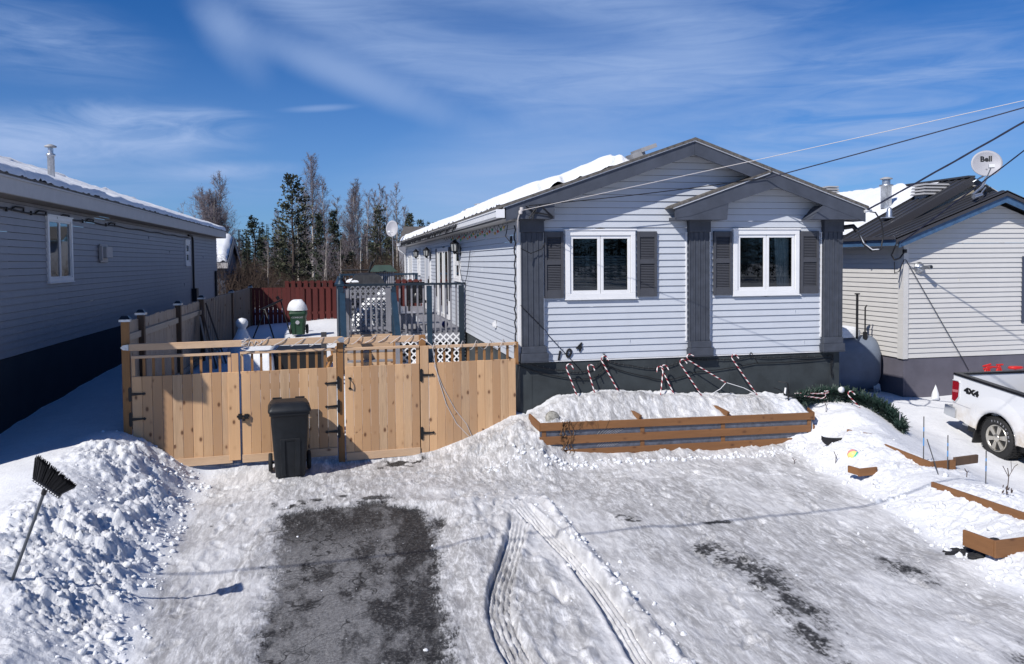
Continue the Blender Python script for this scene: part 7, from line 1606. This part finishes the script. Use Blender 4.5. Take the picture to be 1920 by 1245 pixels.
# tangled undergrowth and the far woods
rd = random.Random(77); m = MB()
for i in range(5200):
    Y_ = rd.uniform(38, 62); x = rd.uniform(-.17*Y_, .115*Y_); z = gz(x, Y_) if i % 9 == 0 else 1.2; h = rd.uniform(.5, 3.0)*(.7+.3*math.sin(x*.8)); b = Vector((x, Y_, z-.1))
    d = Vector((rd.gauss(0, .35), rd.gauss(0, .35), 1)).normalized(); e = b+d*h; m.tube([b, b.lerp(e, .5)+Vector((rd.gauss(0, .08), 0, 0)), e], [.013, .009, .004], 3, caps=False, smooth=False)
    for j in range(6): p = b.lerp(e, rd.uniform(.25, 1)); d2 = (d+Vector((rd.gauss(0, .9), rd.gauss(0, .9), rd.gauss(0, .5)))).normalized(); m.tube([p, p+d2*rd.uniform(.15, .6)], [.006, .003], 3, caps=False, smooth=False)
tag(m.build('undergrowth', M['brush'], None, org=(0, 40, 1)), 'tangle of leafless brown brush beyond the red fence', 'undergrowth', kind='stuff')
m = MB()
for i in range(2600):
    a = rd.random(); Y_ = 41+rd.random()*3; x = -7.6+rd.random()**.8*2.6; z = 1.1+rd.random()**1.2*1.9*(1-abs((x+6.2)/1.9)**2*.5); p = Vector((x, Y_, z)); d = Vector((rd.gauss(0, 1), rd.gauss(0, 1), rd.gauss(.3, 1))).normalized(); s_ = d.orthogonal().normalized()
    m.add([p, p+d*.08+s_*.03, p+d*.15, p+d*.08-s_*.03], [(0, 1, 2, 3)])
for i in range(120):
    x = -7.4+rd.random()*2.6; b = Vector((x, 42+rd.random()*2, 1.0)); m.tube([b, b+Vector((rd.gauss(0, .3), rd.gauss(0, .3), rd.uniform(.8, 2)))], [.02, .006], 3, caps=False)
hd = m.build('hedge', M['brush'], None, org=(-6.2, 42, 1)); tag(hd, 'brown leaf-clad hedge bush right of the small shed', 'bush')
m = MB()
def far_tree(x, y, H, sp):
    z0 = 1.0; m.tube([(x, y, z0), (x, y, z0+H)], [.12, .02], 3, caps=False, smooth=False)
    for k in range(int(H*13)):
        q = rd.random()**.8; A = rd.random()*6.28; L_ = sp*(1-q)*rd.uniform(.5, 1.1)+.1; b = Vector((x, y, z0+H*(.04+.96*q))); d = Vector((math.cos(A), math.sin(A), rd.uniform(-.3, .15))); s_ = Vector((-d.y, d.x, rd.uniform(-.3, .3)))*rd.uniform(.15, .3); m.add([b, b+d*L_*.6+s_, b+d*L_, b+d*L_*.6-s_], [(0, 1, 2, 3)])
for i in range(420):
    y = rd.uniform(64, 105); x = y*rd.uniform(-.20, .17); far_tree(x, y, rd.uniform(2.8, 5.6), rd.uniform(.8, 1.5))
for i in range(260):
    y = rd.uniform(110, 170); x = y*rd.uniform(-1.3, 1.6); far_tree(x, y, rd.uniform(5, 9), rd.uniform(1.3, 2.4))
for i in range(420):
    y = rd.uniform(-95, -60); x = rd.uniform(-120, 120); far_tree(x, y, rd.uniform(6, 12), rd.uniform(1.8, 3))
tag(m.build('far_woods', M['needle'], None, org=(0, 60, 1)), 'distant dark woodland closing the view beyond the yards', 'woods', kind='stuff')
